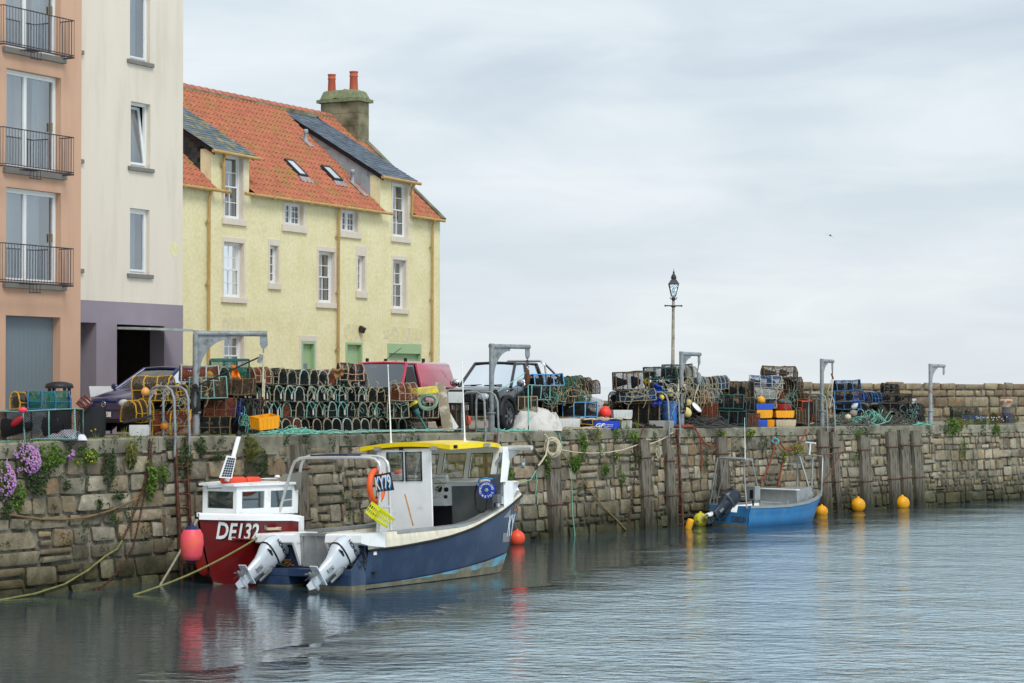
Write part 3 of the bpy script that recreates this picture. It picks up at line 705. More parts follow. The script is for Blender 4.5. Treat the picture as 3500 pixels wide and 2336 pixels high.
m=MB(); m.box(((cx0+cx1)/2,(ya+yb)/2,zt_+.06),(cx1-cx0+.24,yb-ya+.24,.12)); 
rows=[]
for i in range(9):
    row=[]
    for j in range(13):
        u=i/8-.5; v=j/12-.5; f=(1-(2*u)**4)*(1-(2*v)**4); row.append(((cx0+cx1)/2+u*(cx1-cx0+.12),(ya+yb)/2+v*(yb-ya+.12),zt_+.13+.36*f**.35+jit(.03)*f+.08*noise.noise(Vector((u*4,v*6,1)))))
    rows.append(row)
m.grid(rows,True); m.build('cement_cap',m_moss,ch)
for px,top,w_ in((1134,255,.16),(1209,245,.17)):
    p=YF.l(px,330,'x',(cx0+cx1)/2); h=YF.l(px,top,'x',(cx0+cx1)/2).z-(zt_+.3); r_=w_
    m=MB(); m.lathe([(r_*1.05,0),(r_,.1),(r_*.86,h*.75),(r_*.98,h*.78),(r_*.98,h*.82),(r_*.88,h*.83),(r_*.9,h*.94),(r_,h*.96),(r_,h),(r_*.75,h),(r_*.7,h*.7)],20,(p.x,p.y,zt_+.3)); m.build('chimney_pot',m_pot,ch)
# roof lights
for C4 in(((970,553),(991,554),(1049,611),(1019,606)),((1091,574),(1110,575),(1168,626),(1138,621))):
    q=[onroof(*c) for c in C4]; s0=min(q[3][0],q[0][0]); s0=q[3][0]; s1=q[2][0]; t0=(q[2][1]+q[3][1])/2; t1=(q[0][1]+q[1][1])/2
    s1=max(s1,s0+.5)
    v=thing('roof_light',(0,0,0)); v.parent=yh; m=MB(); w_=.07
    def bar(a,b,c,d): 
        vs=[rp(x,y,h) for h in(.02,.13) for x,y in((a,c),(b,c),(b,d),(a,d))]; m.add(vs,[(4,5,6,7),(0,1,5,4),(1,2,6,5),(2,3,7,6),(3,0,4,7)])
    bar(s0,s0+w_,t0,t1);bar(s1-w_,s1,t0,t1);bar(s0+w_,s1-w_,t0,t0+w_);bar(s0+w_,s1-w_,t1-w_,t1); m.build('frame',m_black,v)
    m=MB(); m.quad(rp(s0+w_,t0+w_,.11),rp(s1-w_,t0+w_,.11),rp(s1-w_,t1-w_,.11),rp(s0+w_,t1-w_,.11)); m.build('pane',mat('sky_pale_pane',(196,206,212),.3,var=0,spec=.8),v)  # opaque pane; its pale colour stands in for the reflected sky
    m=MB(); m.add([rp(s0-.1,t0-.28,.06),rp(s1+.1,t0-.3,.06),rp(s1+.04,t0,.07),rp(s0-.04,t0,.07)],[(0,1,2,3)]); m.build('flashing',m_lead,v)
# roof vents
for px,py,h in((1045,490,.5),(1205,632,.55)):
    s,t=onroof(px,py); p=rp(s,t,0); m=MB(); m.lathe([(.09,0),(.08,.1),(.065,.12),(.065,h-.15),(.085,h-.14),(.085,h-.02),(.06,h)],12,p); 
    m.add([rp(s-.15,t-.7 if py>600 else t-.25,.07),rp(s+.25,t-.7 if py>600 else t-.25,.07),rp(s+.12,t+.3,.06),rp(s-.12,t+.3,.06)],[(0,1,2,3)]); m.build('roof_vent',m_lead,yh)
# flood lamp
p=YF.l(1233,1127,'y',-.05); m=MB(); m.box((p.x,-.1,p.z),(.16,.2,.2),(.5,0,0)); m.b2((p.x-.04,-.03,p.z-.06),(p.x+.04,0,p.z+.06)); m.build('flood_lamp',m_black,yh)

# ---------------- cream block with mauve ground floor
o=at(435,1300,FPX/137); o.z=3.0
CF=Fr(o,YH); cb_=frthing('cream_apartment_block',CF,'tall cream rendered apartment block with a mauve ground floor and open garage','apartment block')
SR=CF.l(624,900,'y',0).x; SLf=-5.0; ZTOP=15
W1=opn(CF,444,513,-30,211); W1[3]=min(W1[3],W1[2]+2.0) 
W2=opn(CF,447,514,352,574); W3=opn(CF,444,511,715,938)
ZM=CF.l(450,1035,'y',0).z
G1=opn(CF,397,559,1112,1400); G1[2]=.0; G2=opn(CF,268,327,1103,1400); G2[0]=G2[1]-1.7; G2[2]=.0
mb=MB(); mj=MB(); facade(mb,mj,SLf,SR,ZM,ZTOP,[W1,W2,W3],rev=.16)
for a,b,c,d in(W1,W2,W3): pass
mb.quad((SR,0,ZM),(SR,9,ZM),(SR,9,ZTOP),(SR,0,ZTOP)); mb.quad((SLf,9,-.3),(SR,9,-.3),(SR,9,ZTOP),(SLf,9,ZTOP)); mb.quad((SLf,0,ZTOP),(SR,0,ZTOP),(SR,9,ZTOP),(SLf,9,ZTOP)); mb.quad((SLf,0,-.3),(SLf,9,-.3),(SLf,9,ZTOP),(SLf,0,ZTOP))
mb.build('wall',m_cream,cb_); mj.build('window_jambs',m_cream,cb_)
mb=MB(); mj=MB(); facade(mb,mj,SLf,SR+.003,-.3,ZM-.001,[G1,G2],rev=.45,y=-.02); 
mb.quad((SR+.003,-.02,-.3),(SR+.003,9,-.3),(SR+.003,9,ZM),(SR+.003,-.02,ZM)); mb.quad((SLf,-.02,ZM),(SR,-.02,ZM),(SR,.0,ZM),(SLf,.0,ZM)); mb.build('ground_floor_wall',m_purp,cb_); mj.build('door_reveals',m_purp,cb_)
def upvc(par,o,y,split=None,tilt=False,kind='b',gw=.07):
    a,b,c,d=o; t=thing('window',(0,0,0)); t.parent=par; mb=MB()
    def ring(a,b,c,d,w,y0,y1):
        mb.b2((a,y0,c),(a+w,y1,d)); mb.b2((b-w,y0,c),(b,y1,d)); mb.b2((a+w,y0,d-w),(b-w,y1,d)); mb.b2((a+w,y0,c),(b-w,y1,c+w))
    ring(a,b,c,d,gw,y,y+.07)
    cells=[(a+gw,b-gw)] if not split else [(a+gw,a+(b-a)*split),(a+(b-a)*split,b-gw)]
    g=MB()
    for p,q in cells:
        if tilt: continue
        ring(p,q,c+gw,d-gw,.05,y-.02,y+.05); g.quad((p+.05,y+.02,c+gw+.05),(q-.05,y+.02,c+gw+.05),(q-.05,y+.02,d-gw-.05),(p+.05,y+.02,d-gw-.05))
    mb.build('frame',m_upvc,t)
    if g.f: g.build('pane',m_glass,t)
    if tilt:
        s=MB(); a2,b2,c2,d2=a+gw,b-gw,c+gw,d-gw; w=.06; bk=mb; mb2=mb; 
        mb=MB(); ring(0,b2-a2,0,d2-c2,w,-.03,.03); mo=mb.build('tilted_sash',m_upvc,t,loc=(a2,y,c2)); mo.rotation_euler=(-.13,0,0)
        g=MB(); g.quad((w,0,w),(b2-a2-w,0,w),(b2-a2-w,0,d2-c2-w),(w,0,d2-c2-w)); go=g.build('pane',m_glass,t,loc=(a2,y,c2)); go.rotation_euler=(-.13,0,0)
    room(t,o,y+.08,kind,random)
    return t
upvc(cb_,W1,.11); upvc(cb_,W2,.13,tilt=True,kind='c'); upvc(cb_,W3,.11)
for o in(W1,W2,W3): m=MB(); m.b2((o[0]-.12,-.07,o[2]-.1),(o[1]+.1,.1,o[2]+.0)); m.build('window_sill',m_sill,cb_,bev=.006)
for yy in(181,553,927): p=CF.l(289,yy,'y',-.07); m=MB(); m.b2((p.x-1.2,-.07,p.z-.05),(p.x,.0,p.z+.05)); m.build('window_sill',m_sill,cb_,bev=.006)
def blob(fr,x0,x1,yt,yb,y,seed,n=20):
    a,b,c,d=opn(fr,x0,x1,yt,yb); r=random.Random(seed); return [((a+b)/2+(b-a)/2*math.cos(2*PI*i/n)*(1+r.uniform(-.15,.1)),(c+d)/2+(d-c)/2*math.sin(2*PI*i/n)*(1+r.uniform(-.15,.1))) for i in range(n)]
m=MB(); m.ext(blob(CF,583,612,826,880,0,3),'y',-.005,.0); m.build('paint_patch',m_yel,cb_)
# open garage: dim room with brick back wall, tilted door sticking out under the lintel
m=MB(); a,b,c,d=G1
m.quad((a-.4,.45,c),(a-.4,6,c),(a-.4,6,d+.3),(a-.4,.45,d+.3)); m.quad((b+.4,.45,c),(b+.4,6,c),(b+.4,6,d+.3),(b+.4,.45,d+.3)); m.quad((a-.4,6,c),(b+.4,6,c),(b+.4,6,d+.3),(a-.4,6,d+.3)); m.quad((a-.4,.45,d+.3),(b+.4,.45,d+.3),(b+.4,6,d+.3),(a-.4,6,d+.3)); m.quad((a-.4,.45,c+.01),(b+.4,.45,c+.01),(b+.4,6,c+.01),(a-.4,6,c+.01))
m.quad((a-.4,.44,c),(a,.44,c),(a,.44,d+.3),(a-.4,.44,d+.3)); m.quad((b,.44,c),(b+.4,.44,c),(b+.4,.44,d+.3),(b,.44,d+.3))
m.build('garage_interior',mat('garage_brick',(58,50,46),.9,var=.3,sc=4),cb_)
m=MB(); 
for i in range(6): m.b2((b-.3,3+i*.02,.2+i*.3),(b-.2,3.6,.25+i*.3))
m.b2((b-.9,2.2,0),(b-.35,2.8,1.3)); m.build('garage_clutter',mat('dark_red_clutter',(120,24,30),.6),cb_)
p=CF.l(638,1118,'y',-.75); m=MB(); m.box(((a+b)/2,-.1,d-.1),(b-a-.08,1.75,.05),(.03,0,0)); 
for i in range(9): m.box((a+.1+(b-a-.2)*i/8,-.1,d-.075),(.03,1.7,.02),(.03,0,0))
m.build('tilted_garage_door',mat('weathered_white_door',(168,172,168),.7,var=.3,sc=4),cb_)
m=MB(); a,b,c,d=G2; m.b2((a,.42,c),(b,.44,d)); m.build('garage_door',m_gdoor,cb_)
# ---------------- terracotta block with railed windows
o=at(10,1300,FPX/151); o.z=3.0
OF=Fr(o,YH); ob=frthing('terracotta_apartment_block',OF,'terracotta rendered apartment block with three railed balcony windows','apartment block')
OR=OF.l(276,900,'y',0).x; F1=opn(OF,20,207,-170,180); F2=opn(OF,22,208,250,585); F3=opn(OF,21,208,650,970); GG=opn(OF,19,206,1082,1400); GG[2]=0
F1[3]=F1[2]+2.3
mb=MB(); mj=MB(); facade(mb,mj,-6,OR,-.3,ZTOP,[F1,F2,F3,GG],rev=.24); mb.quad((OR,0,-.3),(OR,9,-.3),(OR,9,ZTOP),(OR,0,ZTOP)); mb.quad((-6,0,ZTOP),(OR,0,ZTOP),(OR,9,ZTOP),(-6,9,ZTOP)); mb.quad((-6,9,-.3),(OR,9,-.3),(OR,9,ZTOP),(-6,9,ZTOP)); mb.build('wall',m_oran,ob); mj.build('window_jambs',m_oran,ob)
for i,o in enumerate((F1,F2,F3)):
    w=upvc(ob,o,.16,split=.42,kind='c' if i<2 else 'b',gw=.06)
    h=MB(); h.b2((o[1]-.2,.10,o[2]+1.0),(o[1]-.17,.13,o[2]+1.2)); h.build('handle',mat('brass',(170,150,90),.3,metal=.8),w)
    m=MB(); m.b2((o[0]-.12,-.1,o[2]-.13),(o[1]+.12,.14,o[2]-.002)); m.build('window_sill',m_sill,ob,bev=.006)
    by=-.42; xa=OF.l(10,500,'y',by).x; xb=OF.l(252,500,'y',by).x; z0=o[2]-.03; z1=z0+1.05-.18
    bt=thing('balcony_railing',(0,0,0)); bt.parent=ob; m=MB(); n=24
    pts=[(xa,0,0),(xa,by,0),(xb,by,0),(xb,0,0)]
    for z,r_ in((z1,.014),(z0+.05,.012),(z0,.02)): m.tube([(p[0],p[1],z) for p in pts],r_,5)
    m.build('rails',m_rail,bt); m=MB()
    for k in range(n+1): x=xa+(xb-xa)*k/n; m.tube([(x,by,z0),(x,by,z1)],.008,4,smooth=False)
    for k in range(1,6):
        for x in(xa,xb): m.tube([(x,by*k/6,z0),(x,by*k/6,z1)],.008,4,smooth=False)
    m.build('bars',m_rail,bt); m=MB(); xm=(xa+xb)/2-.1
    for x in(xa+.05,xm-.18,xm-.06,xm+.06,xm+.18): m.tube([(x,by,z0),(x,0,z0)],.012,4)
    for x in(xm-.18,xm-.06,xm+.06,xm+.18): m.tube([(x,by+.02,z0),(x,by+.02,z0-.2)],.01,4)
    m.tube([(xm-.2,by+.02,z0-.2),(xm+.2,by+.02,z0-.2)],.014,4); m.build('foot_bracket',m_rail,bt)
m=MB(); m.b2((GG[0],.22,0),(GG[1],.24,GG[3])); m.build('garage_door',m_gdoor,ob)
print('ZE',ZE,'LEN',LEN,'YR',YR,'ZR',ZR,'D1',D1,ZD1,'D2',D2,ZD2,'SR',SR,'OR',OR,'ZM',ZM,'F2',F2,'G1',G1)
# ================================================================ boats
from mathutils.bvhtree import BVHTree
def bvh(mb): return BVHTree.FromPolygons([tuple(v) for v in mb.v],mb.f)
def hit(fr,tree,px,py):
    o=fr.I@C0; d=(fr.I.to_3x3()@ray(px,py)).normalized(); r=tree.ray_cast(o,d); 
    return (r[0],r[1] if r[1].dot(d)<0 else -r[1]) if r[0] else (None,None)
def decal(fr,tree,p0,p1,hpx,body,mats,par,name='lettering',sx=1,bold=0,off=.006,sh=(.03,-.022),shear=0,ext=.003):
    """text laid on a surface between two picture columns, optional drop shadow in a second colour"""
    a,na=hit(fr,tree,*p0); b,nb=hit(fr,tree,*p1)
    if not a or not b: print('decal miss',body); return
    x=(b-a); n=(na+nb).normalized(); y=n.cross(x.normalized()); c=(a+b)/2
    wid=x.length; 
    cu=bpy.data.curves.new('t','FONT'); cu.body=body; cu.size=1; t=bpy.data.objects.new('t',cu); S.collection.objects.link(t); bpy.context.view_layer.update(); w1=t.dimensions.x; bpy.data.objects.remove(t)
    size=hpx/.7; s=wid/(w1*size)
    def wrap(o,of,M):
        o.matrix_local=Matrix.Identity(4)
        for v in o.data.vertices:
            p=M@v.co; h=tree.ray_cast(p+n*.6,-n); 
            v.co=(h[0]+n*(of+max(0,v.co.z))) if h[0] and (h[0]-p).length<.5 else p
        return o
    Ms=plane_m(c+n*(off-.003)+x.normalized()*sh[0]*min(1,size*2)+y*sh[1]*min(1,size*2),x,y); M0=plane_m(c+n*off,x,y)
    if len(mats)>1: wrap(text(body,size,mats[1],Ms,par,name+'_shadow',ext*.3,s,bold=bold+.024*size,shear=shear),.003,Ms)
    return wrap(text(body,size,mats[0],M0,par,name,ext,s,bold=bold,shear=shear),.008,M0)
def fittext(body,w,h,m,M,par,name,ext=.003,bold=0):
    o=text(body,1,m,M,par,name,ext,1,bold=bold); xs=[v.co.x for v in o.data.vertices]; ys=[v.co.y for v in o.data.vertices]; cx,cy=(max(xs)+min(xs))/2,(max(ys)+min(ys))/2; fx=w/(max(xs)-min(xs)); fy=h/(max(ys)-min(ys))
    for v in o.data.vertices: v.co=((v.co.x-cx)*fx,(v.co.y-cy)*fy,v.co.z)
    return o
m_white=mat('white_boat_paint',(240,242,242),.35,var=.05,sc=2,col2=(206,202,188),c2sc=2.4,c2lo=.6,c2hi=.75)
m_gel=mat('rust_streaked_white',(216,210,190),.45,var=.12,sc=3,col2=(190,160,112),c2sc=2.2,c2lo=.58,c2hi=.75,stretch=(2.5,2.5,.35))
m_navy=mat('navy_hull_paint',(42,62,92),.28,var=.14,sc=2.5,col2=(62,82,106),c2sc=2.6,c2lo=.5,c2hi=.75,coat=.3,stretch=(1,1,.5))
m_boot=mat('pale_blue_antifouling',(96,160,184),.6,var=.2,sc=3,col2=(120,120,104),c2sc=2.2,c2lo=.45,c2hi=.6)
m_scum=mat('waterline_scum',(112,110,92),.8,var=.3,sc=5)
m_alu=mat('dull_aluminium',(160,164,164),.42,metal=.55,var=.16,sc=4)
m_alud=mat('grey_metal_panel',(112,116,118),.5,metal=.4,var=.18,sc=2.5)
m_steel=mat('polished_steel_tube',(212,214,212),.3,metal=.45,var=.1,sc=5)
m_galv=mat('galvanised_steel',(142,148,150),.55,metal=.3,var=.2,sc=8,col2=(104,106,104),c2sc=6,c2lo=.5,c2hi=.7)
m_yroof=mat('yellow_roof_paint',(240,212,20),.4,var=.06)
m_yroofd=mat('worn_yellow_roof_top',(222,196,90),.6,var=.2,sc=2,col2=(232,206,60),c2sc=1.5)
m_rubber=mat('black_rubber',(24,24,26),.5,var=.1)
m_obs=mat('silver_outboard_paint',(206,214,221),.25,metal=.15,var=.05,coat=.4)
m_obd=mat('dark_outboard_paint',(48,56,68),.3,metal=.2,var=.1,coat=.3)
m_orange=mat('lifebuoy_orange',(232,92,40),.5,var=.1)
m_ropew=mat('old_white_rope',(196,186,160),.9,var=.2,sc=12,bump=.01,bsc=60)
m_ropeg=mat('green_weed_rope',(122,122,72),.9,var=.3,sc=8)
m_blueL=mat('sign_blue',(60,132,190),.5,var=.05); m_wtxt=mat('white_lettering',(235,235,232),.5,var=0); m_btxt=mat('black_lettering',(18,20,26),.5,var=0)
m_gold=mat('gold_lettering',(206,160,60),.5,var=0); m_redp=mat('red_lettering',(170,40,36),.5,var=0)
def ring_super(xc,yc,z,hx,hy,n=20,e=.75):
    r=[]
    for i in range(n):
        q=2*PI*i/n; c,s=math.cos(q),math.sin(q); r.append((xc+hx*abs(c)**e*math.copysign(1,c),yc+hy*abs(s)**e*math.copysign(1,s),z))
    return r
def outboard(par,M,paint,dark,brand=None,prop=None,sc=1.0):
    o=thing('outboard_motor',(0,0,0)); o.parent=par; o.matrix_local=M@Matrix.Scale(sc,4)
    m=MB(); st=[(.86,.02,.04,-.14),(.845,.12,.17,-.15),(.79,.18,.26,-.18),(.66,.22,.33,-.2),(.48,.235,.37,-.21),(.30,.23,.365,-.21)]
    m.grid([ring_super(x,0,z,l,w) for z,w,l,x in st],True,cu=True); m.add(ring_super(-.14,0,.86,.04,.02),[tuple(range(20))])
    m.build('cowling',paint,o)
    m=MB(); m.grid([ring_super(x,0,z,l,w) for z,w,l,x in[(.285,.215,.345,-.21),(.16,.2,.31,-.2),(.02,.16,.25,-.19),(-.12,.125,.21,-.18),(-.34,.10,.19,-.17),(-.56,.075,.17,-.16)]],True,cu=True)
    m.box((-.22,0,-.57),(.56,.28,.03)); m.lathe([(.002,.2),(.045,.14),(.068,.02),(.07,-.1),(.06,-.2)],14,(-.10,0,-.76),(0,PI/2,0))
    m.grid([ring_super(-.13,0,z,l,.03) for z,l in((-.57,.13),(-.72,.12))],True,cu=True)
    m.ext([(-.26,-.78),(.0,-.78),(-.10,-1.0),(-.24,-1.0)],'y',-.014,.014); m.build('leg',paint,o)
    m=MB(); m.lathe([(.055,.0),(.06,.06),(.045,.14),(.01,.17)],12,(-.30,0,-.76),(0,-PI/2,0))
    for k in range(3):
        a=2*PI*k/3+.4; rows=[]
        for t in range(5):
            r=.05+.14*t/4; w_=.05+.05*math.sin(PI*(t+.6)/5)
            rows.append([(-.37+u*.05*(1-.4*t/4),r*math.cos(a)-w_*u*math.sin(a),-.76+r*math.sin(a)+w_*u*math.cos(a)) for u in(-1,-.3,.4,1)])
        m.grid(rows,True)
    m.build('propeller',prop or dark,o)
    m=MB(); m.box((.06,0,-.02),(.10,.24,.34)); m.box((.11,.09,-.15),(.06,.04,.5)); m.box((.11,-.09,-.15),(.06,.04,.5)); m.tube([(.05,-.17,.14),(.05,.17,.14)],.03,8); m.box((-.02,0,.03),(.16,.14,.3)); m.build('transom_bracket',m_alu if paint is m_obs else dark,o,bev=.01)
    m=MB(); m.grid([ring_super(-.21,0,z,l,w) for z,w,l in((.275,.222,.352),(.30,.238,.372),(.315,.236,.37))],True,cu=True); m.build('cowl_seam',m_rubber if paint is m_obs else m_alud,o)
    for sg in(-1,1):
        m=MB(); m.ext([(-.46,.18),(-.36,.25),(-.22,.23),(-.24,.19)],'y',sg*.19,sg*.222); m.build('air_vent',m_rubber,o)
        m=MB(); m.box((-.18,sg*.125,-.25),(.09,.05,.2)); m.lathe([(.03,0),(.03,.03),(.001,.035)],8,(-.18,sg*.15,-.2),(-sg*PI/2,0,0)); m.build('leg_bracket',m_alu,o)
    m=MB(); m.box((-.50,0,.36),(.06,.1,.08)); m.build('cowl_latch',m_rubber,o)
    m=MB(); m.box((.10,.0,.27),(.05,.12,.05)); m.tube([(.08,.1,.25),(.3,.16,.2),(.55,.1,.1),(.7,.05,.3)],.018,6); m.build('fuel_hose',m_rubber,o)
    if brand:
        for sg in(-1,1):
            text(brand,.125,m_btxt,plane_m((-.2,sg*.238,.56),(-sg*1.0,0,0) if sg>0 else (1,0,0),(0,-sg*.12 if sg>0 else .12,1)),o,'maker_lettering',.004,1.15,bold=.003)
    return o
def whip(fr,par,px0,py0,px1,py1,ax,val,r=.018,name='aerial'):
    a=fr.l(px0,py0,ax,val); b=fr.l(px1,py1,ax,val); m=MB(); m.tube([a-Vector((0,0,.03)),a.lerp(b,.06),a.lerp(b,.5),b],[r*2.2,r,r*.8,r*.45],6); m.ball(b,r,6); m.box(a,(.16,.1,.03)); return m.build(name,m_white,par)
# ---------------- navy work boat
yaw=math.radians(55); rd=Vector((-math.sin(yaw),math.cos(yaw),0)); S0=atz(1199,2022,0)
BF=Fr(S0+rd*1.25+Vector((math.cos(yaw),math.sin(yaw),0))*.45,yaw,roll=math.radians(-2.0))
bb=frthing('workboat',BF,'navy blue twin outboard workboat with white wheelhouse and yellow roof','boat')
st=[(0,1.38,1.25,.76),(1,1.41,1.28,.78),(2,1.42,1.29,.83),(3,1.42,1.28,.92),(3.8,1.41,1.26,1.06),(4.4,1.39,1.22,1.22),(4.9,1.36,1.17,1.36),(5.3,1.33,1.12,1.5),(5.78,1.25,1.05,1.66)]
def ipl(x,i):
    for a,b in zip(st,st[1:]):
        if x<=b[0] or b is st[-1]: t=(x-a[0])/(b[0]-a[0]); return a[i]+(b[i]-a[i])*t
def stem(z): return 4.97+.86*max(0,min(1,(z+.1)/1.75))**.62       # x of the raked bow at height z
mb=MB()
for sg in(-1,1):
    rows=[]
    for k in range(15):
        u=k/14; row=[]
        for zi in range(8):
            v=zi/7; z0=-.4; x0=0; 
            z=z0+(1.63-z0)*v; xe=stem(z); x=xe*u; zt=ipl(x,3); z=z0+(zt-z0)*v; xe=stem(z); x=xe*u
            yw_=ipl(x,2)-.06*(1-v); ys=ipl(x,1); y=yw_+(ys-yw_)*max(0,(z-.0)/max(.1,ipl(x,3)))**1.3 if z>0 else yw_+ .25*z
            y-= .07*max(0,(u-.75)/.25)**2*(1-v*.55)
            row.append((x,sg*y,z))
        rows.append(row)
    mb.grid(rows,True)
    # inner side of each hull and the sharp entry
    fr_=[r for r in rows[-1][:4]]
    mb.grid([[(0,sg*.42,z) for z in(-.4,.0,.45)],[(3.5,sg*.42,z) for z in(-.4,0,.45)],[(fr_[0][0],fr_[0][1],-.4),(fr_[1][0],fr_[1][1],0),(fr_[3][0],fr_[3][1],.45)]],True)
mb.quad((0,-.42,.45),(0,.42,.45),(4.8,1.0,.45),(4.8,-1.0,.45))
R0=[p for p in rows[-1]]; mb.grid([[(p[0]+.28*(1-w_*w_)*(.5+.5*v/7),p[1]*w_,p[2]) for v,p in enumerate(R0) if v>=3] for w_ in[i/6-1 for i in range(13)]],True)
mb.build('hull',m_navy,bb); hull_t=bvh(mb)
# waterline: scum aft, pale blue antifouling growing towards the bow
def side(x,z,o=0):
    v=max(0,z)/ipl(x,3); u=min(1,x/stem(z)); y=ipl(x,2)-.06*(1-v)*0+(ipl(x,1)-ipl(x,2))*v**1.3-.07*max(0,(u-.75)/.25)**2*(1-v*.55); return (x,-(y+o),z)
for nm,m_,z0,f in(('boot_stripe',m_boot,-.02,lambda u:.05+.33*u**2.2),('waterline_scum',m_scum,-.03,lambda u:.045+.10*u**1.5)):
    for sg in(-1,1):
        m=MB(); o_=.006 if nm=='boot_stripe' else .011; rows=[]
        for k in range(25):
            u=k/24; row=[]
            for v in(0,.5,1):
                z=z0+(f(u)-z0)*v*(1+.1*math.sin(k*1.7)*(nm!='boot_stripe')); x=(stem(z)-.01)*u; p=side(x,z,o_); row.append((p[0],p[1]*-sg,p[2]))
            rows.append(row)
        m.grid(rows,True); m.build(nm,m_,bb)
# white bulwark, capped in metal, with the rubbing strake
def ztop(x): return 1.10+.005*x+.02*max(0,x-3)+ (.16*max(0,x-3.4)**1.5 if x>3.4 else 0)
for sg in(-1,1):
    m=MB(); c=MB(); rb=MB(); xs=[0,.5,1,1.6,2.2,2.8,3.3,3.8,4.2,4.6,4.9,5.2,5.45,5.78]; rows=[];cr=[]
    for x in xs:
        y=ipl(x,1); z0=ipl(x,3); z1=ztop(x); rows.append([(x,sg*y,z0),(x,sg*(y-.03),(z0+z1)/2),(x,sg*(y-.06),z1),(x,sg*(y-.28),z1),(x,sg*(y-.30),z1-.1),(x,sg*(y-.30),.5 if x<4.3 else z1-.3)])
        cr.append([(x,sg*(y-.04),z1-.05),(x,sg*(y-.045),z1+.012),(x,sg*(y-.31),z1+.012),(x,sg*(y-.31),z1-.05)])
    m.grid(rows,True); m.build('bulwark',m_gel,bb)
    c.grid(cr[2:],False); c.add(cr[2],[(0,1,2,3)]); c.build('gunwale_cap',m_alu,bb)
    rb.tube([(x,sg*(ipl(x,1)+.012),ipl(x,3)) for x in xs],.028,6); rb.build('rubbing_strake',m_rubber,bb)
m=MB(); m.b2((.3,-1.12,.42),(4.7,1.12,.46)); m.build('deck',mat('grey_deck',(140,146,150),.8,var=.2),bb)
# raised white bow
m=MB(); rows=[]
for x,hy,z in((4.95,1.33,1.50),(5.0,1.31,1.92),(5.4,1.27,1.98),(5.78,1.2,1.98),(5.98,1.0,1.85)):
    rows.append([(x,-hy,z),(x,-hy*.9,z+.02),(x,0,z+.05),(x,hy*.9,z+.02),(x,hy,z)])
m.grid(rows,False)
for sg in(-1,1):
    m.add([(4.95,sg*1.33,1.40),(5.0,sg*1.31,1.92),(5.4,sg*1.27,1.98),(5.78,sg*1.2,1.98),(5.98,sg*1.0,1.85),(5.86,sg*1.2,1.66),(5.3,sg*1.34,1.5)],[(0,1,2,3,4,5,6)])
m.add([(5.98,-1.0,1.85),(5.86,-1.2,1.66),(6.12,0,1.66),(5.86,1.2,1.66),(5.98,1.0,1.85),(6.15,0,1.88)],[(0,1,2,5),(5,2,3,4)]); m.build('bow_deck',m_white,bb,bev=.02)
m=MB(); p=BF.l(1750,1650,'x',5.3); m.tube([(5.35,-1.0,1.98),(5.35,-1.0,2.06)],.02,8); m.tube([(5.35,-1.08,2.06),(5.35,-.92,2.06)],.018,8); m.build('cleat',m_steel,bb)
# stern: navy platform on two pods, white wells, aluminium door
m=MB(); m.b2((-.45,-1.24,.24),(.0,1.28,.40)); m.b2((-.45,-1.24,-.3),(.02,-.12,.239)); m.b2((-.45,.42,-.3),(.02,1.28,.239)); m.b2((-.03,-1.3,.401),(.1,1.34,1.0)); m.ext([(-.45,-.3),(-.45,.38),(0.02,.78),(.02,-.3)],'y',-1.27,-1.241); m.build('transom',m_navy,bb,bev=.012); tr_t=bvh(m)
m=MB(); m.b2((-.453,-1.276,-.1),(.0,-.11,.06)); m.b2((-.452,.41,-.1),(.0,1.285,.06)); m.build('pod_waterline_scum',m_scum,bb)
for y0,y1 in((-1.43,-.46),(.40,1.46)):
    m=MB(); m.ext([(-.30,.93),(-.27,1.10),(-.2,1.12),(.5,1.12),(.5,.80),(-.02,.86)],'y',y0,y1); m.ext([(-.28,.93),(-.04,.93),(.02,.45),(-.06,.43)],'y',y1-.06 if y0<-1 else y0-.0,y1 if y0<-1 else y0+.06); m.build('motor_well',m_white,bb,bev=.02)
m=MB(); m.b2((-.05,-.45,.42),(-.02,.39,1.06)); 
for y in(-.44,-.05,.35): m.b2((-.08,y-.02,.42),(-.051,y+.02,1.05))
m.b2((-.09,-.45,1.06),(.0,.39,1.12)); m.b2((-.08,-.43,.42),(-.051,.37,.47)); m.build('stern_door',m_alu,bb)
# name on the transom, red shadow
decal(BF,tr_t,(950,1924),(1003,1924),.13,'CEL',(m_gold,m_redp),bb,'name_lettering',bold=.004)
for k,(px,py) in enumerate(((912,1992),(1155,1996))):
    p=BF.l(px,py,'x',-.50); y=p.y
    M=Matrix.Translation((-.52,y,.42))@Matrix.Rotation(math.radians(-10),4,'Z')@Matrix.Rotation(math.radians(57),4,'Y')
    outboard(bb,M,m_obs,m_alud,'HONDA',sc=.84)
    m=MB(); pts=[(-.35,y-.05,.55),(-.15,y-.25,.45),(-.08,y-.4,.6),(-.05,y-.3,.85),(-.06,y-.1,.9)]; m.tube(pts,.02,6); m.tube([(p_[0]-.03,p_[1]-.06,p_[2]-.04) for p_ in pts],.016,6); m.build('control_hoses',m_rubber,bb)
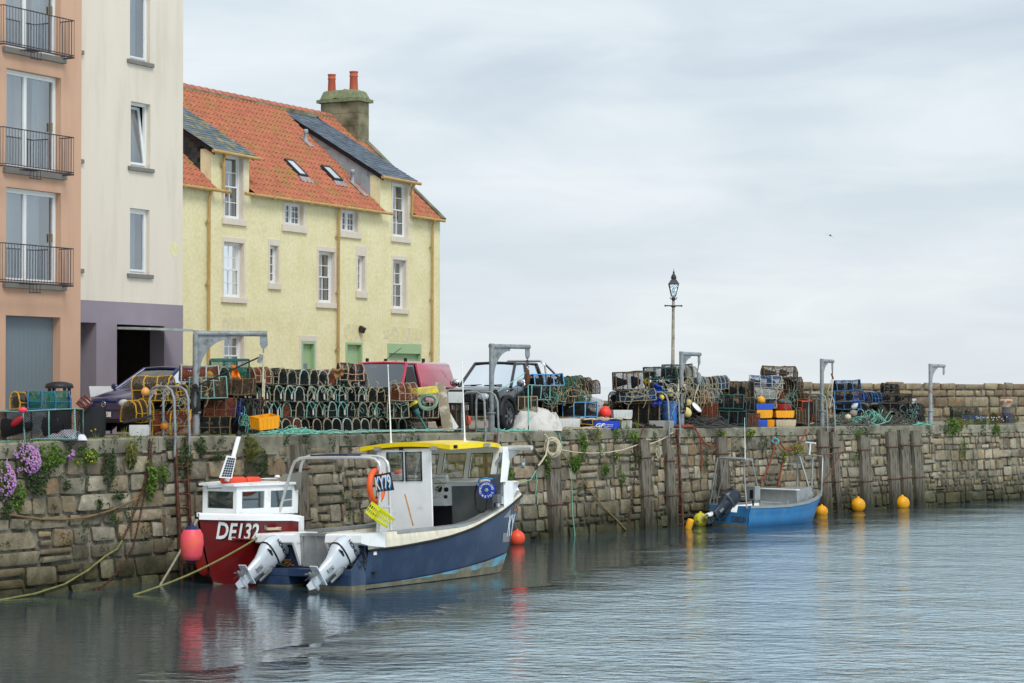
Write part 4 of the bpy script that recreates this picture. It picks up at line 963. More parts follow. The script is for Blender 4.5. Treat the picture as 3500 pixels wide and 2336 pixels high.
# wheelhouse
AX=2.9; y_p=BF.l(1292,1700,'x',AX).y; y_s=BF.l(1475,1700,'x',AX).y; ZR_=BF.l(1400,1540,'x',AX).z-.02
a1=[BF.l(1326,1645,'x',AX),BF.l(1379,1645,'x',AX)]; a2=[BF.l(1389,1645,'x',AX),BF.l(1442,1645,'x',AX)]; zw0=BF.l(1380,1644,'x',AX).z; zw1=BF.l(1380,1547,'x',AX).z
wh=thing('wheelhouse',(0,0,0)); wh.parent=bb
mb=MB(); mj=MB()
class _T: pass
def wallx(mb,x0,x1,y0,y1,z0,z1,ops):
    ys=sorted({y0,y1}|{o[0] for o in ops}|{o[1] for o in ops}); zs=sorted({z0,z1}|{o[2] for o in ops}|{o[3] for o in ops})
    for a,b in zip(ys,ys[1:]):
        for c,d in zip(zs,zs[1:]):
            if any(o[0]<(a+b)/2<o[1] and o[2]<(c+d)/2<o[3] for o in ops): continue
            mb.add([(x0(c),a,c),(x0(c),b,c),(x0(d),b,d),(x0(d),a,d),(x1(c),a,c),(x1(c),b,c),(x1(d),b,d),(x1(d),a,d)],[(0,1,2,3),(7,6,5,4)]+[(0,4,5,1),(1,5,6,2),(2,6,7,3),(3,7,4,0)])
awins=[(a1[1].y,a1[0].y,zw0,zw1),(a2[1].y,a2[0].y,zw0,zw1)]
wallx(mb,lambda z:AX,lambda z:AX+.04,y_s,y_p,.9,ZR_+.04,awins)
XF=4.75
def xs_(z): return XF+(z-2.1)*.28
ws=[]; yb_=lambda px,py:BF.l(px,py,'x',XF).y
zb0=BF.l(1600,1634,'x',XF).z; zb1=BF.l(1600,1551,'x',XF+.15).z
for a,b in((1508,1582),(1600,1674),(1697,1722)): ws.append((yb_(b,1631),yb_(a,1631),zb0,zb1))
ws.append((yb_(1488,1631),yb_(1488,1631)+.42,zb0,zb1)); 
yl=yb_(1732,1640); yr=.8
wallx(mb,xs_,lambda z:xs_(z)+.04,yl,yr,zb0-.18,ZR_+.04,ws)
# port side wall with a slanting window pair
pw_=[]
for x0,x1 in((AX+.12,AX+.75),(AX+.87,XF-.1)):
    pw_.append((x0,x1))
def sidew(y,wins,z0=.9):
    m=mb
    xs=[AX]+[q for w_ in wins for q in w_]+[None]
    sh=lambda x,z: x+(z-2.1)*.22
    for i in range(len(xs)-1):
        a=xs[i]; b=xs[i+1]
        for z0_,z1_ in((z0,zb0),(zb0,zb1),(zb1,ZR_+.04)):
            if i%2==1 and (z0_==zb0): continue
            A_=lambda z:(AX if i==0 else sh(a,z)); B_=lambda z:(xs_(z) if b is None else sh(b,z))
            m.add([(A_(z0_),y,z0_),(B_(z0_),y,z0_),(B_(z1_),y,z1_),(A_(z1_),y,z1_),(A_(z0_),y+.03,z0_),(B_(z0_),y+.03,z0_),(B_(z1_),y+.03,z1_),(A_(z1_),y+.03,z1_)],[(0,1,2,3),(7,6,5,4),(0,3,7,4),(1,2,6,5)])
sidew(y_p-.03,pw_)
# starboard front quarter panel
m=mb; m.add([(XF-.25,yl+.0,zb0-.1),(xs_(zb0),yl,zb0-.1),(xs_(ZR_),yl,ZR_+.03),(XF-.1,yl,ZR_+.03)],[(0,1,2,3)])
mb.build('walls',m_white,wh)
for w_ in awins:
    f=MB(); y0,y1,z0,z1=w_; f.tube([(AX-.005,y0,z0),(AX-.005,y1,z0),(AX-.005,y1,z1),(AX-.005,y0,z1)],.022,6,closed=True); f.build('window_rubber',m_rubber,wh)
    f=MB(); f.quad((AX+.02,y0,z0),(AX+.02,y1,z0),(AX+.02,y1,z1),(AX+.02,y0,z1)); f.build('window_pane',m_glass,wh)
for y0,y1,z0,z1 in ws:
    f=MB(); f.quad((xs_(z0)+.02,y0,z0),(xs_(z0)+.02,y1,z0),(xs_(z1)+.02,y1,z1),(xs_(z1)+.02,y0,z1)); f.build('window_pane',m_glass,wh)
    f=MB(); f.tube([(xs_(z0)-.004,y0,z0),(xs_(z0)-.004,y1,z0),(xs_(z1)-.004,y1,z1),(xs_(z1)-.004,y0,z1)],.010,5,closed=True); f.build('window_rubber',m_rubber,wh)
# roof: plan outline with rounded bow corners, cambered
RX0=2.85; ry_s=BF.l(1636,1530,'y',-1.5).x
pl=[]; yy0=-1.42; yy1=1.06
mb=MB(); top=[];bot=[]
for i in range(13):
    u=i/12; x=RX0+(5.25-RX0)*u; q=max(0,(u-.55)/.45); inn=.35*q**2.2
    row=[];rb=[]
    for j in range(11):
        v=j/10; y=(yy0+inn)+((yy1-inn)-(yy0+inn))*v; cam_=.09*(1-(2*v-1)**2)-.12*q**2+.05*u; row.append((x,y,ZR_+.10+cam_)); rb.append((x,y,ZR_+.02+cam_*.6))
    top.append(row);bot.append(rb)
mb.grid(top,True); mb.grid(bot,True); mb.build('roof_top',m_yroofd,wh)
m=MB(); e=[r[0] for r in top]+[p for p in top[-1][1:]]+[r[-1] for r in top[::-1][1:]]+[p for p in top[0][::-1][1:-1]]
m.grid([[(p[0]+(.012 if p[0]>4.9 else 0)-(.012 if p[0]<2.9 else 0),p[1]+(-.012 if p[1]<-.9 else .012 if p[1]>.6 else 0),p[2]+.012) for p in e],[(p[0]-(.012 if p[0]<2.9 else 0),p[1]+(-.012 if p[1]<-.9 else .012 if p[1]>.6 else 0),p[2]-.085) for p in e],[(p[0]+.05*(1 if p[0]<3 else -1),p[1]*.97,p[2]-.085) for p in e]],False,cu=True); m.build('roof_edge',m_yroof,wh)
for px,py in((1290,1536),(1483,1534),(1664,1523)):
    p=BF.l(px,py,'x',RX0-.06) if px<1560 else BF.l(px,py,'y',-1.5); m=MB(); m.box(p,(.07,.15,.09),(0,.25,0)); m.box(p+Vector((-.04,0,-.005)),(.01,.11,.06),(0,.25,0)); m.build('flood_light',m_alu,wh)
for px,py in((1371,1534),(1557,1528)):
    p=BF.l(px,py,'x',RX0-.04) if px<1560 else BF.l(px,py,'y',-1.48); m=MB(); m.box(p,(.06,.07,.08)); m.build('roof_sensor',m_rubber,wh)
whip(BF,wh,1337,1520,1326,1250,'x',3.3); whip(BF,wh,1589,1511,1579,1240,'x',4.0)
# inside: bulkhead, console, wheel, plotter
m=MB(); yb0=yb_(1697,1700); yb1=yb_(1544,1700); m.b2((XF-.02,max(yb0-.12,-1.17),.9),(XF+.03,yb1,zb0-.08)); m.build('bulkhead',m_alud,wh)
m=MB(); m.b2((XF-.16,max(yb0-.1,-1.2),zb0-.10),(XF+.1,.8,zb0-.06)); m.build('dashboard_shelf',m_white,wh)
yc0=yb1-.02; m=MB(); m.ext([(XF-.1,zb0-.11),(XF-.24,zb0-.12),(XF-.34,zb0-.52),(XF-.28,zb0-.62),(XF+.0,zb0-.62),(XF,zb0-.11)],'y',yc0,.7); m.build('console',m_white,wh,bev=.015)
m=MB(); m.b2((XF-.02,yc0,.5),(XF,.75,zb0-.6)); m.build('console_recess',m_dark,wh)
p=BF.l(1490,1673,'x',XF-.42); m=MB(); rr_=.19; m.tube([p+Vector((.06*math.sin(a),rr_*math.cos(a),rr_*math.sin(a))) for a in[2*PI*i/24 for i in range(24)]],.014,6,closed=True)
for k in range(3): a=2*PI*k/3+.5; m.tube([p+Vector((.05,0,0)),p+Vector((.06*math.sin(a),rr_*math.cos(a),rr_*math.sin(a)))],.012,5)
m.build('steering_wheel',m_steel,wh); m=MB(); m.lathe([(.05,0),(.07,.08),(.08,.16)],12,p+Vector((.04,0,0)),(0,PI/2,0)); m.build('wheel_hub',m_rubber,wh)
for dz in(0,-.19):
    q=BF.l(1526,1674,'x',XF-.30); m=MB(); m.lathe([(.001,-.02),(.05 if not dz else .04,-.02),(.052 if not dz else .042,.02)],14,q+Vector((-.01-.03*(dz!=0),0,dz*.85)),(0,PI/2,0)); m.build('gauge',m_rubber,wh)
q=BF.l(1508,1636,'x',XF-.2); m=MB(); m.box(q,(.09,.36,.18),(0,-.2,0)); m.build('chart_plotter',m_white,wh); text('LOWRANCE',.06,m_blueL,plane_m(q+Vector((-.056,0,.02)),(0,-1,0),(.2,0,1)),wh,'plotter_lettering',.001,.95)
# hauler: post, davit arm, blue drum
hl=thing('pot_hauler',(0,0,0)); hl.parent=bb; HX=3.95; HY=-1.22
p0=BF.l(1702,1728,'y',HY); p0.z=ztop(p0.x); p1=BF.l(1700,1582,'x',p0.x); p2=BF.l(1737,1531,'x',p1.x); p3=BF.l(1818,1531,'x',p1.x)
m=MB(); m.tube([p0,p1,p2,p3],.055,10); m.build('davit_arm',m_steel,hl)
m=MB(); m.ext([(p1.y+.05,p1.z-.02),(p2.y-.05,p2.z-.1),(p1.y+.5,p2.z-.35)] if False else [(p2.y,p2.z-.03),(p2.y-.35,p2.z-.07),(p1.y,p1.z-.18),(p1.y,p1.z)],'x',p1.x-.01,p1.x+.01); m.build('gusset',m_alu,hl)
b0=BF.l(1788,1540,'x',p1.x); m=MB(); m.tube([b0,b0-Vector((0,0,.32))],.01,5); m.build('lifting_line',m_rubber,hl)
m=MB(); c=BF.l(1788,1590,'x',p1.x); m.lathe([(.002,-.03),(.08,-.03),(.06,0),(.08,.03),(.002,.03)],14,c,(PI/2,0,.6)); m.box(c+Vector((0,0,.04)),(.03,.1,.22)); m.build('pulley_block',m_alu,hl)
cdr=BF.l(1664,1676,'x',p0.x-.42); nrm=Vector((-.92,-.38,0)).normalized(); az=math.atan2(nrm.y,nrm.x)
def lat(prof,name,m_,n=28): 
    q=MB(); R_=Matrix.Rotation(az,3,'Z')@Matrix.Rotation(PI/2,3,'Y'); rows=[[cdr+R_@Vector((r*math.cos(2*PI*j/n),r*math.sin(2*PI*j/n),z)) for j in range(n)] for r,z in prof]; q.grid(rows,True,cu=True); q.add(rows[-1],[tuple(range(n))]); return q.build(name,m_,hl)
lat([(.05,-.16),(.19,-.14),(.195,-.10),(.12,-.06),(.12,-.03),(.20,0.0),(.20,.03),(.19,.035)],'drum',mat('blue_drum_paint',(28,60,150),.35,var=.08))
lat([(.045,.03),(.045,.06),(.03,.065)],'drum_hub',m_alu,12)
xa_=Vector((0,0,1)).cross(nrm).normalized()
for word,a0,a1 in(('ENGINEERING',190,12),('SOLENT',-25,-155)):
    for i,chh in enumerate(word):
        a=math.radians(a0+(a1-a0)*i/(len(word)-1)); rad=xa_*math.cos(a)+Vector((0,0,1))*math.sin(a); tx=xa_*math.sin(a)-Vector((0,0,1))*math.cos(a)
        text(chh,.068,m_wtxt,plane_m(cdr+nrm*.039+rad*.145,tx,rad),hl,'drum_lettering',.001,1.0,bold=.001)
m=MB(); q=BF.l(1706,1668,'x',p0.x-.12); R2=(0,PI/2,az); m.lathe([(.05,-.08),(.075,-.06),(.05,0),(.075,.06),(.06,.08),(.001,.085)],14,q,R2); m.build('guide_roller',m_gel,hl)
m=MB(); q=cdr+Vector((.12,-.0,.0)); m.box(q+Vector((.1,-.12,.1)),(.1,.3,.5)); m.box(cdr+Vector((.1,-.2,-.2)),(.16,.16,.2)); m.build('hauler_motor',m_alud,hl,bev=.02)
m=MB(); pts=[cdr+Vector(v) for v in((.0,.28,.12),(-.02,.32,-.1),(-.02,.3,-.4),(-.02,.15,-.52),(-.02,.02,-.42),(0,0,-.22))]; m.tube(pts,.018,6); m.build('hydraulic_hose',m_rubber,hl)
m=MB(); pts=[cdr+Vector(v) for v in((-.02,.22,.16),(-.02,.18,.25),(0,.02,.27),(.1,-.1,.24))]; m.tube(pts,.022,6); m.build('blue_hose',m_blueL,hl)
# hull plates and bow number
for q in(((1722,1741),(1745,1739),(1743,1768),(1720,1770)),((1719,1823),(1741,1821),(1740,1852),(1717,1854))):
    P=[hit(BF,hull_t,*c)[0] for c in q]
    if all(P): m=MB(); m.grid([[p+Vector((0,-.006,0)) for p in P[:2]],[p+Vector((0,-.006,0)) for p in (P[3],P[2])]],False); m.build('metal_plate',m_alu,bb)
decal(BF,hull_t,(1735,1803),(1754,1797),.50,'KY',(m_wtxt,m_blueL),bb,'registration_lettering',bold=.004)
decal(BF,hull_t,(1757,1737),(1772,1733),.14,'EX',(m_gold,m_redp),bb,'name_lettering')
p=BF.l(1284,1892,'y',-1.4); m=MB(); m.box((p.x,-1.385,p.z),(.1,.012,.07)); m.build('maker_plate',m_wtxt,bb)
p=BF.l(1283,1960,'y',-1.33); m=MB(); m.box((p.x,-1.30,p.z),(.09,.05,.05)); m.build('scupper',m_rubber,bb)
# steel gantry over the stern
ga=thing('gantry',(0,0,0)); ga.parent=bb
xg=BF.l(1289,1821,'y',-1.3).x; xh=BF.l(1335,1812,'y',-1.3).x
def arch(pl,x): m=MB(); m.tube([BF.l(a,b,'x',x) for a,b in pl],.034,8); m.build('arch_tube',m_steel,ga)
arch([(936,1812),(956,1745),(980,1660),(999,1597),(1008,1578),(1024,1568),(1045,1565),(1150,1564),(1262,1566),(1283,1571),(1295,1583),(1300,1600),(1298,1700),(1289,1821)],xg)
arch([(990,1790),(1003,1740),(1020,1650),(1029,1592),(1038,1572),(1052,1561),(1075,1558),(1170,1558),(1293,1561),(1312,1568),(1324,1582),(1328,1600),(1332,1700),(1337,1812)],xh)
m=MB()
for (a,b),(c,d) in (((980,1660),(1018,1655)),((966,1712),(1009,1706)),((1294,1738),(1334,1733))): m.tube([BF.l(a,b,'x',xg),BF.l(c,d,'x',xh)],.02,6)
m.build('rungs',m_steel,ga)
m=MB(); qa=[BF.l(a,b,'x',xg+.15) for a,b in((1078,1562),(1205,1562))]; m.b2((xg-.02,qa[0].y,qa[0].z+.02),(xh+.05,qa[1].y,qa[0].z+.05)); m.build('solar_panel',mat('solar_panel',(60,66,84),.2,var=.1),ga)
m=MB(); P=[BF.l(a,b,'x',xh-.1) for a,b in((963,1622),(1028,1614),(1027,1672),(1013,1676),(958,1682))]; m.add(P+[p+Vector((.02,0,0)) for p in P],[(0,1,2,3,4),(9,8,7,6,5)]+[(i,(i+1)%5,5+(i+1)%5,5+i) for i in range(5)]); m.build('radar_plate',mat('dull_grey_plate',(128,130,122),.6,var=.15),ga)
sg_=thing('number_board',(0,0,0)); sg_.parent=bb
P=[BF.l(a,b,'x',xg-.05) for a,b in((1275,1626),(1334,1614),(1346,1676),(1288,1683))]; m=MB(); m.add(P+[p+Vector((.02,0,0)) for p in P],[(0,1,2,3),(7,6,5,4),(0,1,5,4),(1,2,6,5),(2,3,7,6),(3,0,4,7)]); m.build('board',mat('black_board',(40,44,54),.5,var=.05),sg_)
cN=(P[0]+P[2])/2; xd=(P[1]-P[0]); 
fittext('KY79',xd.length*.9,(P[0]-P[3]).length*.86,m_blueL,plane_m(cN+Vector((-.006,-.012,-.025)),xd,P[0]-P[3]),sg_,'lettering_shadow',.003,.03); fittext('KY79',xd.length*.88,(P[0]-P[3]).length*.8,m_wtxt,plane_m(cN+Vector((-.014,.0,.01)),xd,P[0]-P[3]),sg_,'lettering',.003,.012)
lc=BF.l(1286,1662,'x',xg+.1); m=MB(); rows=[]
for i in range(32):
    a=2*PI*i/32; c_=lc+Vector((.33*math.cos(a),0,.33*math.sin(a))); rows.append([c_+Vector((.05*math.cos(b)*math.cos(a),.065*math.sin(b),.05*math.cos(b)*math.sin(a))) for b in[2*PI*j/10 for j in range(10)]])
m.grid(rows,True,cu=True,cv=True); tag(m.build('lifebuoy',m_orange),None); bpy.data.objects['lifebuoy'].matrix_world=BF.M@Matrix.Translation(lc)@Matrix.Rotation(math.radians(14),4,'Z')@Matrix.Translation(-lc); tag(bpy.data.objects['lifebuoy'],'orange ring lifebuoy hanging edge-on from the steel gantry of the navy workboat','lifebuoy')
# yellow basket hanging on the gantry (slotted sides)
def basket(name,lab,cat,loc,dims,col,rot,slots=True,par=None,group=None,holes=7):
    o=thing(name,loc,0,lab,cat,group); o.rotation_euler=rot; L_,W_,H_=dims; m=MB(); t=.012; ta=.93
    def sidep(P0,P1,h0,h1):   # slatted panel between two bottom corners
        pass
    m.b2((-L_/2*ta,-W_/2*ta,0),(L_/2*ta,W_/2*ta,t)); m.build('base',col,o)
    for (ux,uy,l_,w_) in((1,0,W_,L_),(-1,0,W_,L_),(0,1,L_,W_),(0,-1,L_,W_)):
        m=MB(); n=holes if l_==L_ else max(3,int(holes*l_/L_))
        def P(s,z,o_): k=ta+(1-ta)*z/H_; d=w_/2*k+o_; return (ux*d+abs(uy)*s*l_/2*k,uy*d+abs(ux)*s*l_/2*k,z)
        def bar(s0,s1,z0,z1): m.add([P(s,z,o_) for o_ in(-t,0) for s,z in((s0,z0),(s1,z0),(s1,z1),(s0,z1))],[(0,1,2,3),(7,6,5,4),(0,1,5,4),(1,2,6,5),(2,3,7,6),(3,0,4,7)])
        if slots:
            bar(-1,1,0,H_*.15); bar(-1,1,H_*.78,H_); bar(-1,1,H_*.44,H_*.52)
            for i in range(n+1): s=-1+2*i/n; w2=.25/n; bar(max(-1,s-w2),min(1,s+w2),H_*.15,H_*.44); bar(max(-1,s-w2),min(1,s+w2),H_*.52,H_*.78)
        else:
            bar(-1,1,0,H_*.82 ); bar(-1.02,1.02,H_*.82,H_)
            for i in range(n+1):
                s=-1+2*i/n; s=max(-.98,min(.98,s)); m.add([P(q,z,o_) for o_ in(0,.012) for q,z in((s-.02,H_*.1),(s+.02,H_*.1),(s+.02,H_*.82),(s-.02,H_*.82))],[(4,5,6,7),(0,1,5,4),(1,2,6,5),(3,0,4,7)])
        m.build('side_panel',col,o)
    return o
m_ybask=mat('lime_yellow_plastic',(222,222,30),.45,var=.06)
q=BF.M@BF.l(1294,1762,'x',xg-.2); basket('fish_basket','lime yellow slotted plastic basket tied to the gantry of the navy workboat','basket',q-Vector((.06,0,.1)),(.5,.36,.26),m_ybask,(.5,.45,.9))
m=MB(); q=BF.l(1384,1690,'x',AX-.25); q2=BF.l(1412,1796,'x',AX-.5); m.tube([q,q2],.017,7); tag(m.build('broom_handle',mat('bare_wood',(176,128,78),.7,var=.2,sc=9)),'plain wooden broom handle leaning on the white wheelhouse wall','handle'); bpy.data.objects['broom_handle'].matrix_world=BF.M
# ---------------- red boat
ryaw=math.atan2(-.8,-.6)+math.radians(4); RF=Fr(atz(747,1996,0),ryaw); rb=frthing('red_fishing_boat',RF,'dark red small fishing boat with white cabin moored behind the navy boat','boat')
m_red=mat('dark_red_hull_paint',(112,18,20),.3,var=.08,sc=2,coat=.3)
XSTEP=RF.l(1036,1800,'y',1.12).x
rst=[(.0,.02,.03),(-.35,.22,.5),(-.8,.45,.78),(-1.4,.72,.98),(XSTEP,.92,1.14),(XSTEP-.02,.92,1.14),(XSTEP-1.0,.90,1.0)]
def rake(v): return .70*v**.8
ZT=lambda k: 1.50-.07*min(1,k/6.0)*3+ .0
mb=MB(); tops={}
for sg in(1,-1):
    rows=[]
    for k,(x,yw_,ys) in enumerate(rst):
        zt=1.52-.03*k-(.85 if x<XSTEP-.001 else 0); row=[]
        for i in range(8):
            v=i/7; z=-.4+(zt+.4)*v; y=yw_+(ys-yw_)*v**1.4; row.append((x+rake(v)*(1-k/6)**2,sg*y*(1 if k else 1),z))
        rows.append(row)
    mb.grid(rows,True); tops[sg]=[r[-1] for r in rows]
mb.quad(*[(XSTEP-1.0,s*y*.9,z*.6) for s,y,z in((1,.95,-.4),(-1,.95,-.4),(-1,1.1,1.28),(1,1.1,1.28))])
mb.build('hull',m_red,rb); rt=bvh(mb)
m=MB()
for sg in(1,-1): m.grid([[(x,y+sg*.03,z-.12),(x,y+sg*.035,z),(x-.02,y*.94,z+.02),(x-.02,y*.94,z-.1)] for x,y,z in tops[sg][:5]],False); x,y,z=tops[sg][4]; m.b2((x-.05,y-sg*.05,z-.42),(x+.05,y+sg*.035,z))
m.build('white_rail',m_white,rb,bev=.01)
m=MB(); m.grid([[(x,y*.93,z-.06) for x,y,z in tops[s]] for s in(1,-1)],False); m.build('deck',m_white,rb)
m=MB()
for sg in(1,-1): m.grid([[(x+rake(.2)*(1-k/6)**2+.006,sg*(yw_+.012+(ys-yw_)*.05),z) for z in(-.1,.03+.12*(k<2))] for k,(x,yw_,ys) in enumerate(rst)],True)
m.build('waterline_scum',m_scum,rb)
# cabin
zc0=1.46; zc1=RF.l(850,1664,'y',.8).z; plan=[(.42,.20),(.30,.5),(-.55,.78),(-3.0,.95)]
cab=thing('cabin',(0,0,0)); cab.parent=rb
zwa=1.58
def cwall(m,p0,p1,z0,z1,ops):
    d=Vector((p1[0]-p0[0],p1[1]-p0[1],0)); xs=sorted({0,1}|{a for o in ops for a in o[:2]}); zs=sorted({z0,z1}|{a for o in ops for a in o[2:]})
    nn_=Vector((d.y,-d.x,0)).normalized()*.03; nn_=nn_ if nn_.y*p1[1]<0 else -nn_
    P=lambda t,z,o=0:(p0[0]+d.x*t-(z-z0)*.02+nn_.x*o,p0[1]+d.y*t+nn_.y*o,z)
    for a,b in zip(xs,xs[1:]):
        for c,e in zip(zs,zs[1:]):
            if any(o[0]<(a+b)/2<o[1] and o[2]<(c+e)/2<o[3] for o in ops): continue
            m.quad(P(a,c),P(b,c),P(b,e),P(a,e))
    g=MB(); f=MB()
    for o in ops:
        g.quad(P(o[0],o[2],1),P(o[1],o[2],1),P(o[1],o[3],1),P(o[0],o[3],1)); q=[P(o[0],o[2]),P(o[1],o[2]),P(o[1],o[3]),P(o[0],o[3])]; q1=[P(o[0],o[2],1),P(o[1],o[2],1),P(o[1],o[3],1),P(o[0],o[3],1)]; m.grid([q,q1],False,cu=True)
    return g
zwa=1.60; zwb=zc1-.12
cA=RF.l(808,1700,'y',.47); cB=RF.l(1018,1700,'y',.93); pa=(cA.x,cA.y); pb=(cB.x,cB.y)
def tpx(px):
    lo,hi=0,1
    for _ in range(30):
        t=(lo+hi)/2; q=RF.M@Vector((pa[0]+(pb[0]-pa[0])*t,pa[1]+(pb[1]-pa[1])*t,1.8)); x=CX+FPX*q.x/q.y
        if x<px: lo=t
        else: hi=t
    return t
win=[(tpx(a),tpx(b),zwa,zwb) for a,b in((828,905),(926,1000))]
mb=MB(); G=[]
for sg in(1,-1): G.append(cwall(mb,(pa[0],sg*pa[1]),(pb[0],sg*pb[1]),zc0,zc1,win))
G.append(cwall(mb,(pa[0],-pa[1]),(pa[0],pa[1]),zc0,zc1,[(.12,.9,zwa,zwb)]))
mb.quad((pb[0],-pb[1],zc0),(pb[0],pb[1],zc0),(pb[0],pb[1],zc1),(pb[0],-pb[1],zc1)); mb.build('walls',m_white,cab)
m=MB(); pl=[(pa[0]+.1,pa[1]+.03),(pb[0]-.05,pb[1]+.06),(pb[0]-.05,-pb[1]-.06),(pa[0]+.1,-pa[1]-.03)]; m.ext(pl,'z',zc1,zc1+.05); m.build('roof',m_white,cab,bev=.015)
for g in G: g.build('window_pane',m_glass2,cab)
decal(RF,rt,(742,1816),(882,1822),.36,'DE132',(m_wtxt,m_btxt),rb,'registration_lettering',bold=.012)
p,n=hit(RF,rt,908,1803); m=MB(); m.ball(p,.06,10,sc=(1,.3,1)); m.build('hull_fitting',m_alud,rb)
m=MB(); a=hit(RF,rt,790,1842)[0]; b=hit(RF,rt,885,1846)[0]; m.tube([a+Vector((0,.03,0)),b+Vector((0,.03,0))],.022,6); m.build('rubbing_strake',m_red,rb)
zr=zc1+.05
q0=RF.l(778,1636,'z',zr); q1=RF.l(770,1636,'y',q0.y)
m=MB(); a=RF.l(800,1560,'y',.2); b=RF.l(816,1492,'y',.2); m.tube([RF.l(775,1645,'y',.2),b],.05,10); m.build('mast_tube',m_white,cab); m=MB(); m.lathe([(.06,0),(.05,.08),(.02,.12)],8,b); m.build('mast_cap',m_rubber,cab)
P=[RF.l(x,y,'y',.34) for x,y in((752,1634),(793,1636),(808,1562),(778,1558))]; m=MB(); m.add(P+[p-Vector((0,.03,0)) for p in P],[(0,1,2,3),(7,6,5,4),(0,1,5,4),(1,2,6,5),(2,3,7,6),(3,0,4,7)]); m.build('solar_panel_frame',m_white,cab)
m=MB()
for i in range(4):
    for j in range(8):
        f=lambda u,v:(P[0].lerp(P[1],u)).lerp(P[3].lerp(P[2],u),v)+Vector((0,.004,0)); m.quad(f(.08+.21*i,.06+.11*j),f(.08+.21*i+.18,.06+.11*j),f(.08+.21*i+.18,.06+.11*j+.09),f(.08+.21*i,.06+.11*j+.09))
m.build('solar_cells',mat('solar_cell',(34,42,66),.2,var=0),cab)
m=MB()
for x0,x1 in((758,838),(842,888)):
    a=RF.l(x0,1643,'y',.1); b=RF.l(x1,1643,'y',.1); m.tube([a,a.lerp(b,.1),a.lerp(b,.9),b],[.05,.085,.085,.05],12)
m.build('roof_floats',mat('red_orange_float',(226,76,48),.5,var=.08),cab)
m=MB(); a=RF.l(716,1667,'y',.35); b=RF.l(764,1665,'y',.5); m.tube([a+Vector((.06,0,0)),b+Vector((.06,0,0))],.035,4); m.build('light_bar',m_alu,cab)
m=MB(); a=RF.l(866,1650,'y',-.2); b=RF.l(950,1637,'y',-.2); c=RF.l(952,1650,'y',-.2); m.tube([a,a+Vector((0,0,.08)),b,c],.012,5); m.ball(RF.l(948,1630,'y',-.2),.07,10,sc=(1,1,.6)); m.build('roof_rail',m_white,cab)
# ---------------- floating and hanging buoys
def buoy(px,py,r,col,lab,name='buoy',z=None,eye=True,Y=None,sc=(1,1,1),cat='buoy',rot=None,group=None):
    p=at(px,py,Y) if Y else atz(px,py,z); lim=qpx(px)[0].y-.42; p=at(px,py,lim) if p.y>lim and Y is None else p; s=FPX/p.y; R_=r/s
    t=thing(name,p,0,lab,cat,group); 
    if rot: t.rotation_euler=rot
    m=MB(); m.ball((0,0,0),R_,24,sc); m.build('body',col,t)
    if eye: m=MB(); m.lathe([(R_*.2,0),(R_*.16,R_*.16),(R_*.05,R_*.2)],10,(0,0,R_*.97*sc[2])); m.build('rope_eye',col,t)
    return t
m_by=mat('yellow_buoy',(236,166,16),.42,var=.06,col2=(214,150,24),c2sc=3); m_bor=mat('orange_red_buoy',(232,84,54),.42,var=.07,sc=3); m_byg=mat('weedy_yellow_buoy',(206,196,50),.5,var=.15,sc=2,col2=(112,104,52),c2sc=2.6,c2lo=.5,c2hi=.62)
m_pink=mat('faded_pink_fender',(238,84,100),.45,var=.07,sc=3,col2=(232,98,84),c2sc=2); m_bluec=mat('navy_fender_end',(26,32,84),.4,var=.05)
buoy(1768,1840,27,m_bor,'orange-red ball buoy in the water at the bow of the navy workboat',z=.17)
buoy(2394,1778,25,m_byg,'weed-stained yellow-green ball buoy floating left of the small blue boat',z=.18)
buoy(2809,1749,21,m_by,'orange-yellow ball buoy half hidden behind the bow of the small blue boat',z=.10)
buoy(2933,1727,25,m_by,'orange-yellow ball buoy floating by the wall, left of the two in open water',z=.17)
buoy(3084,1721,25,m_by,'orange-yellow ball buoy farthest to the right',z=.15)
m=MB(); q=atz(2356,1795,.12); t=thing('small_float',q,0,'small yellow oblong float tilted in the water at the wall foot','float'); m.lathe([(.02,-.17),(.09,-.15),(.1,-.1),(.1,.14),(.08,.18),(.02,.19)],14,(0,0,0),(0,.3,0)); m.build('body',m_by,t)
pf=at(656,1858,RF.o.y-1.3); t=thing('fender',pf,0,'large faded pink sausage fender with navy ends hung at the red boat','fender'); s=FPX/pf.y
m=MB(); m.lathe([(.02,-60/s),(26/s,-56/s),(36/s,-40/s),(40.5/s,0),(38/s,30/s),(28/s,48/s)],24); m.build('body',m_pink,t); m=MB(); m.lathe([(28/s,47/s),(18/s,56/s),(8/s,60/s),(4/s,70/s)],20); m.lathe([(24/s,-57/s),(16/s,-64/s),(4/s,-66/s)],20); m.build('end_cap',m_bluec,t)
t=buoy(708,1922,40,mat('dark_orange_buoy',(196,50,36),.45,var=.1),'dark orange-red balloon fender squeezed between the red bow and the wall',name='fender',Y=RF.o.y+.35,sc=(1,1,1.25),cat='fender'); m=MB(); m.lathe([(.001,0),(.13,.0),(.14,-.05)],16,(.02,-.19,.0),(PI/2,0,0)); m.build('end_cap',m_bluec,t)
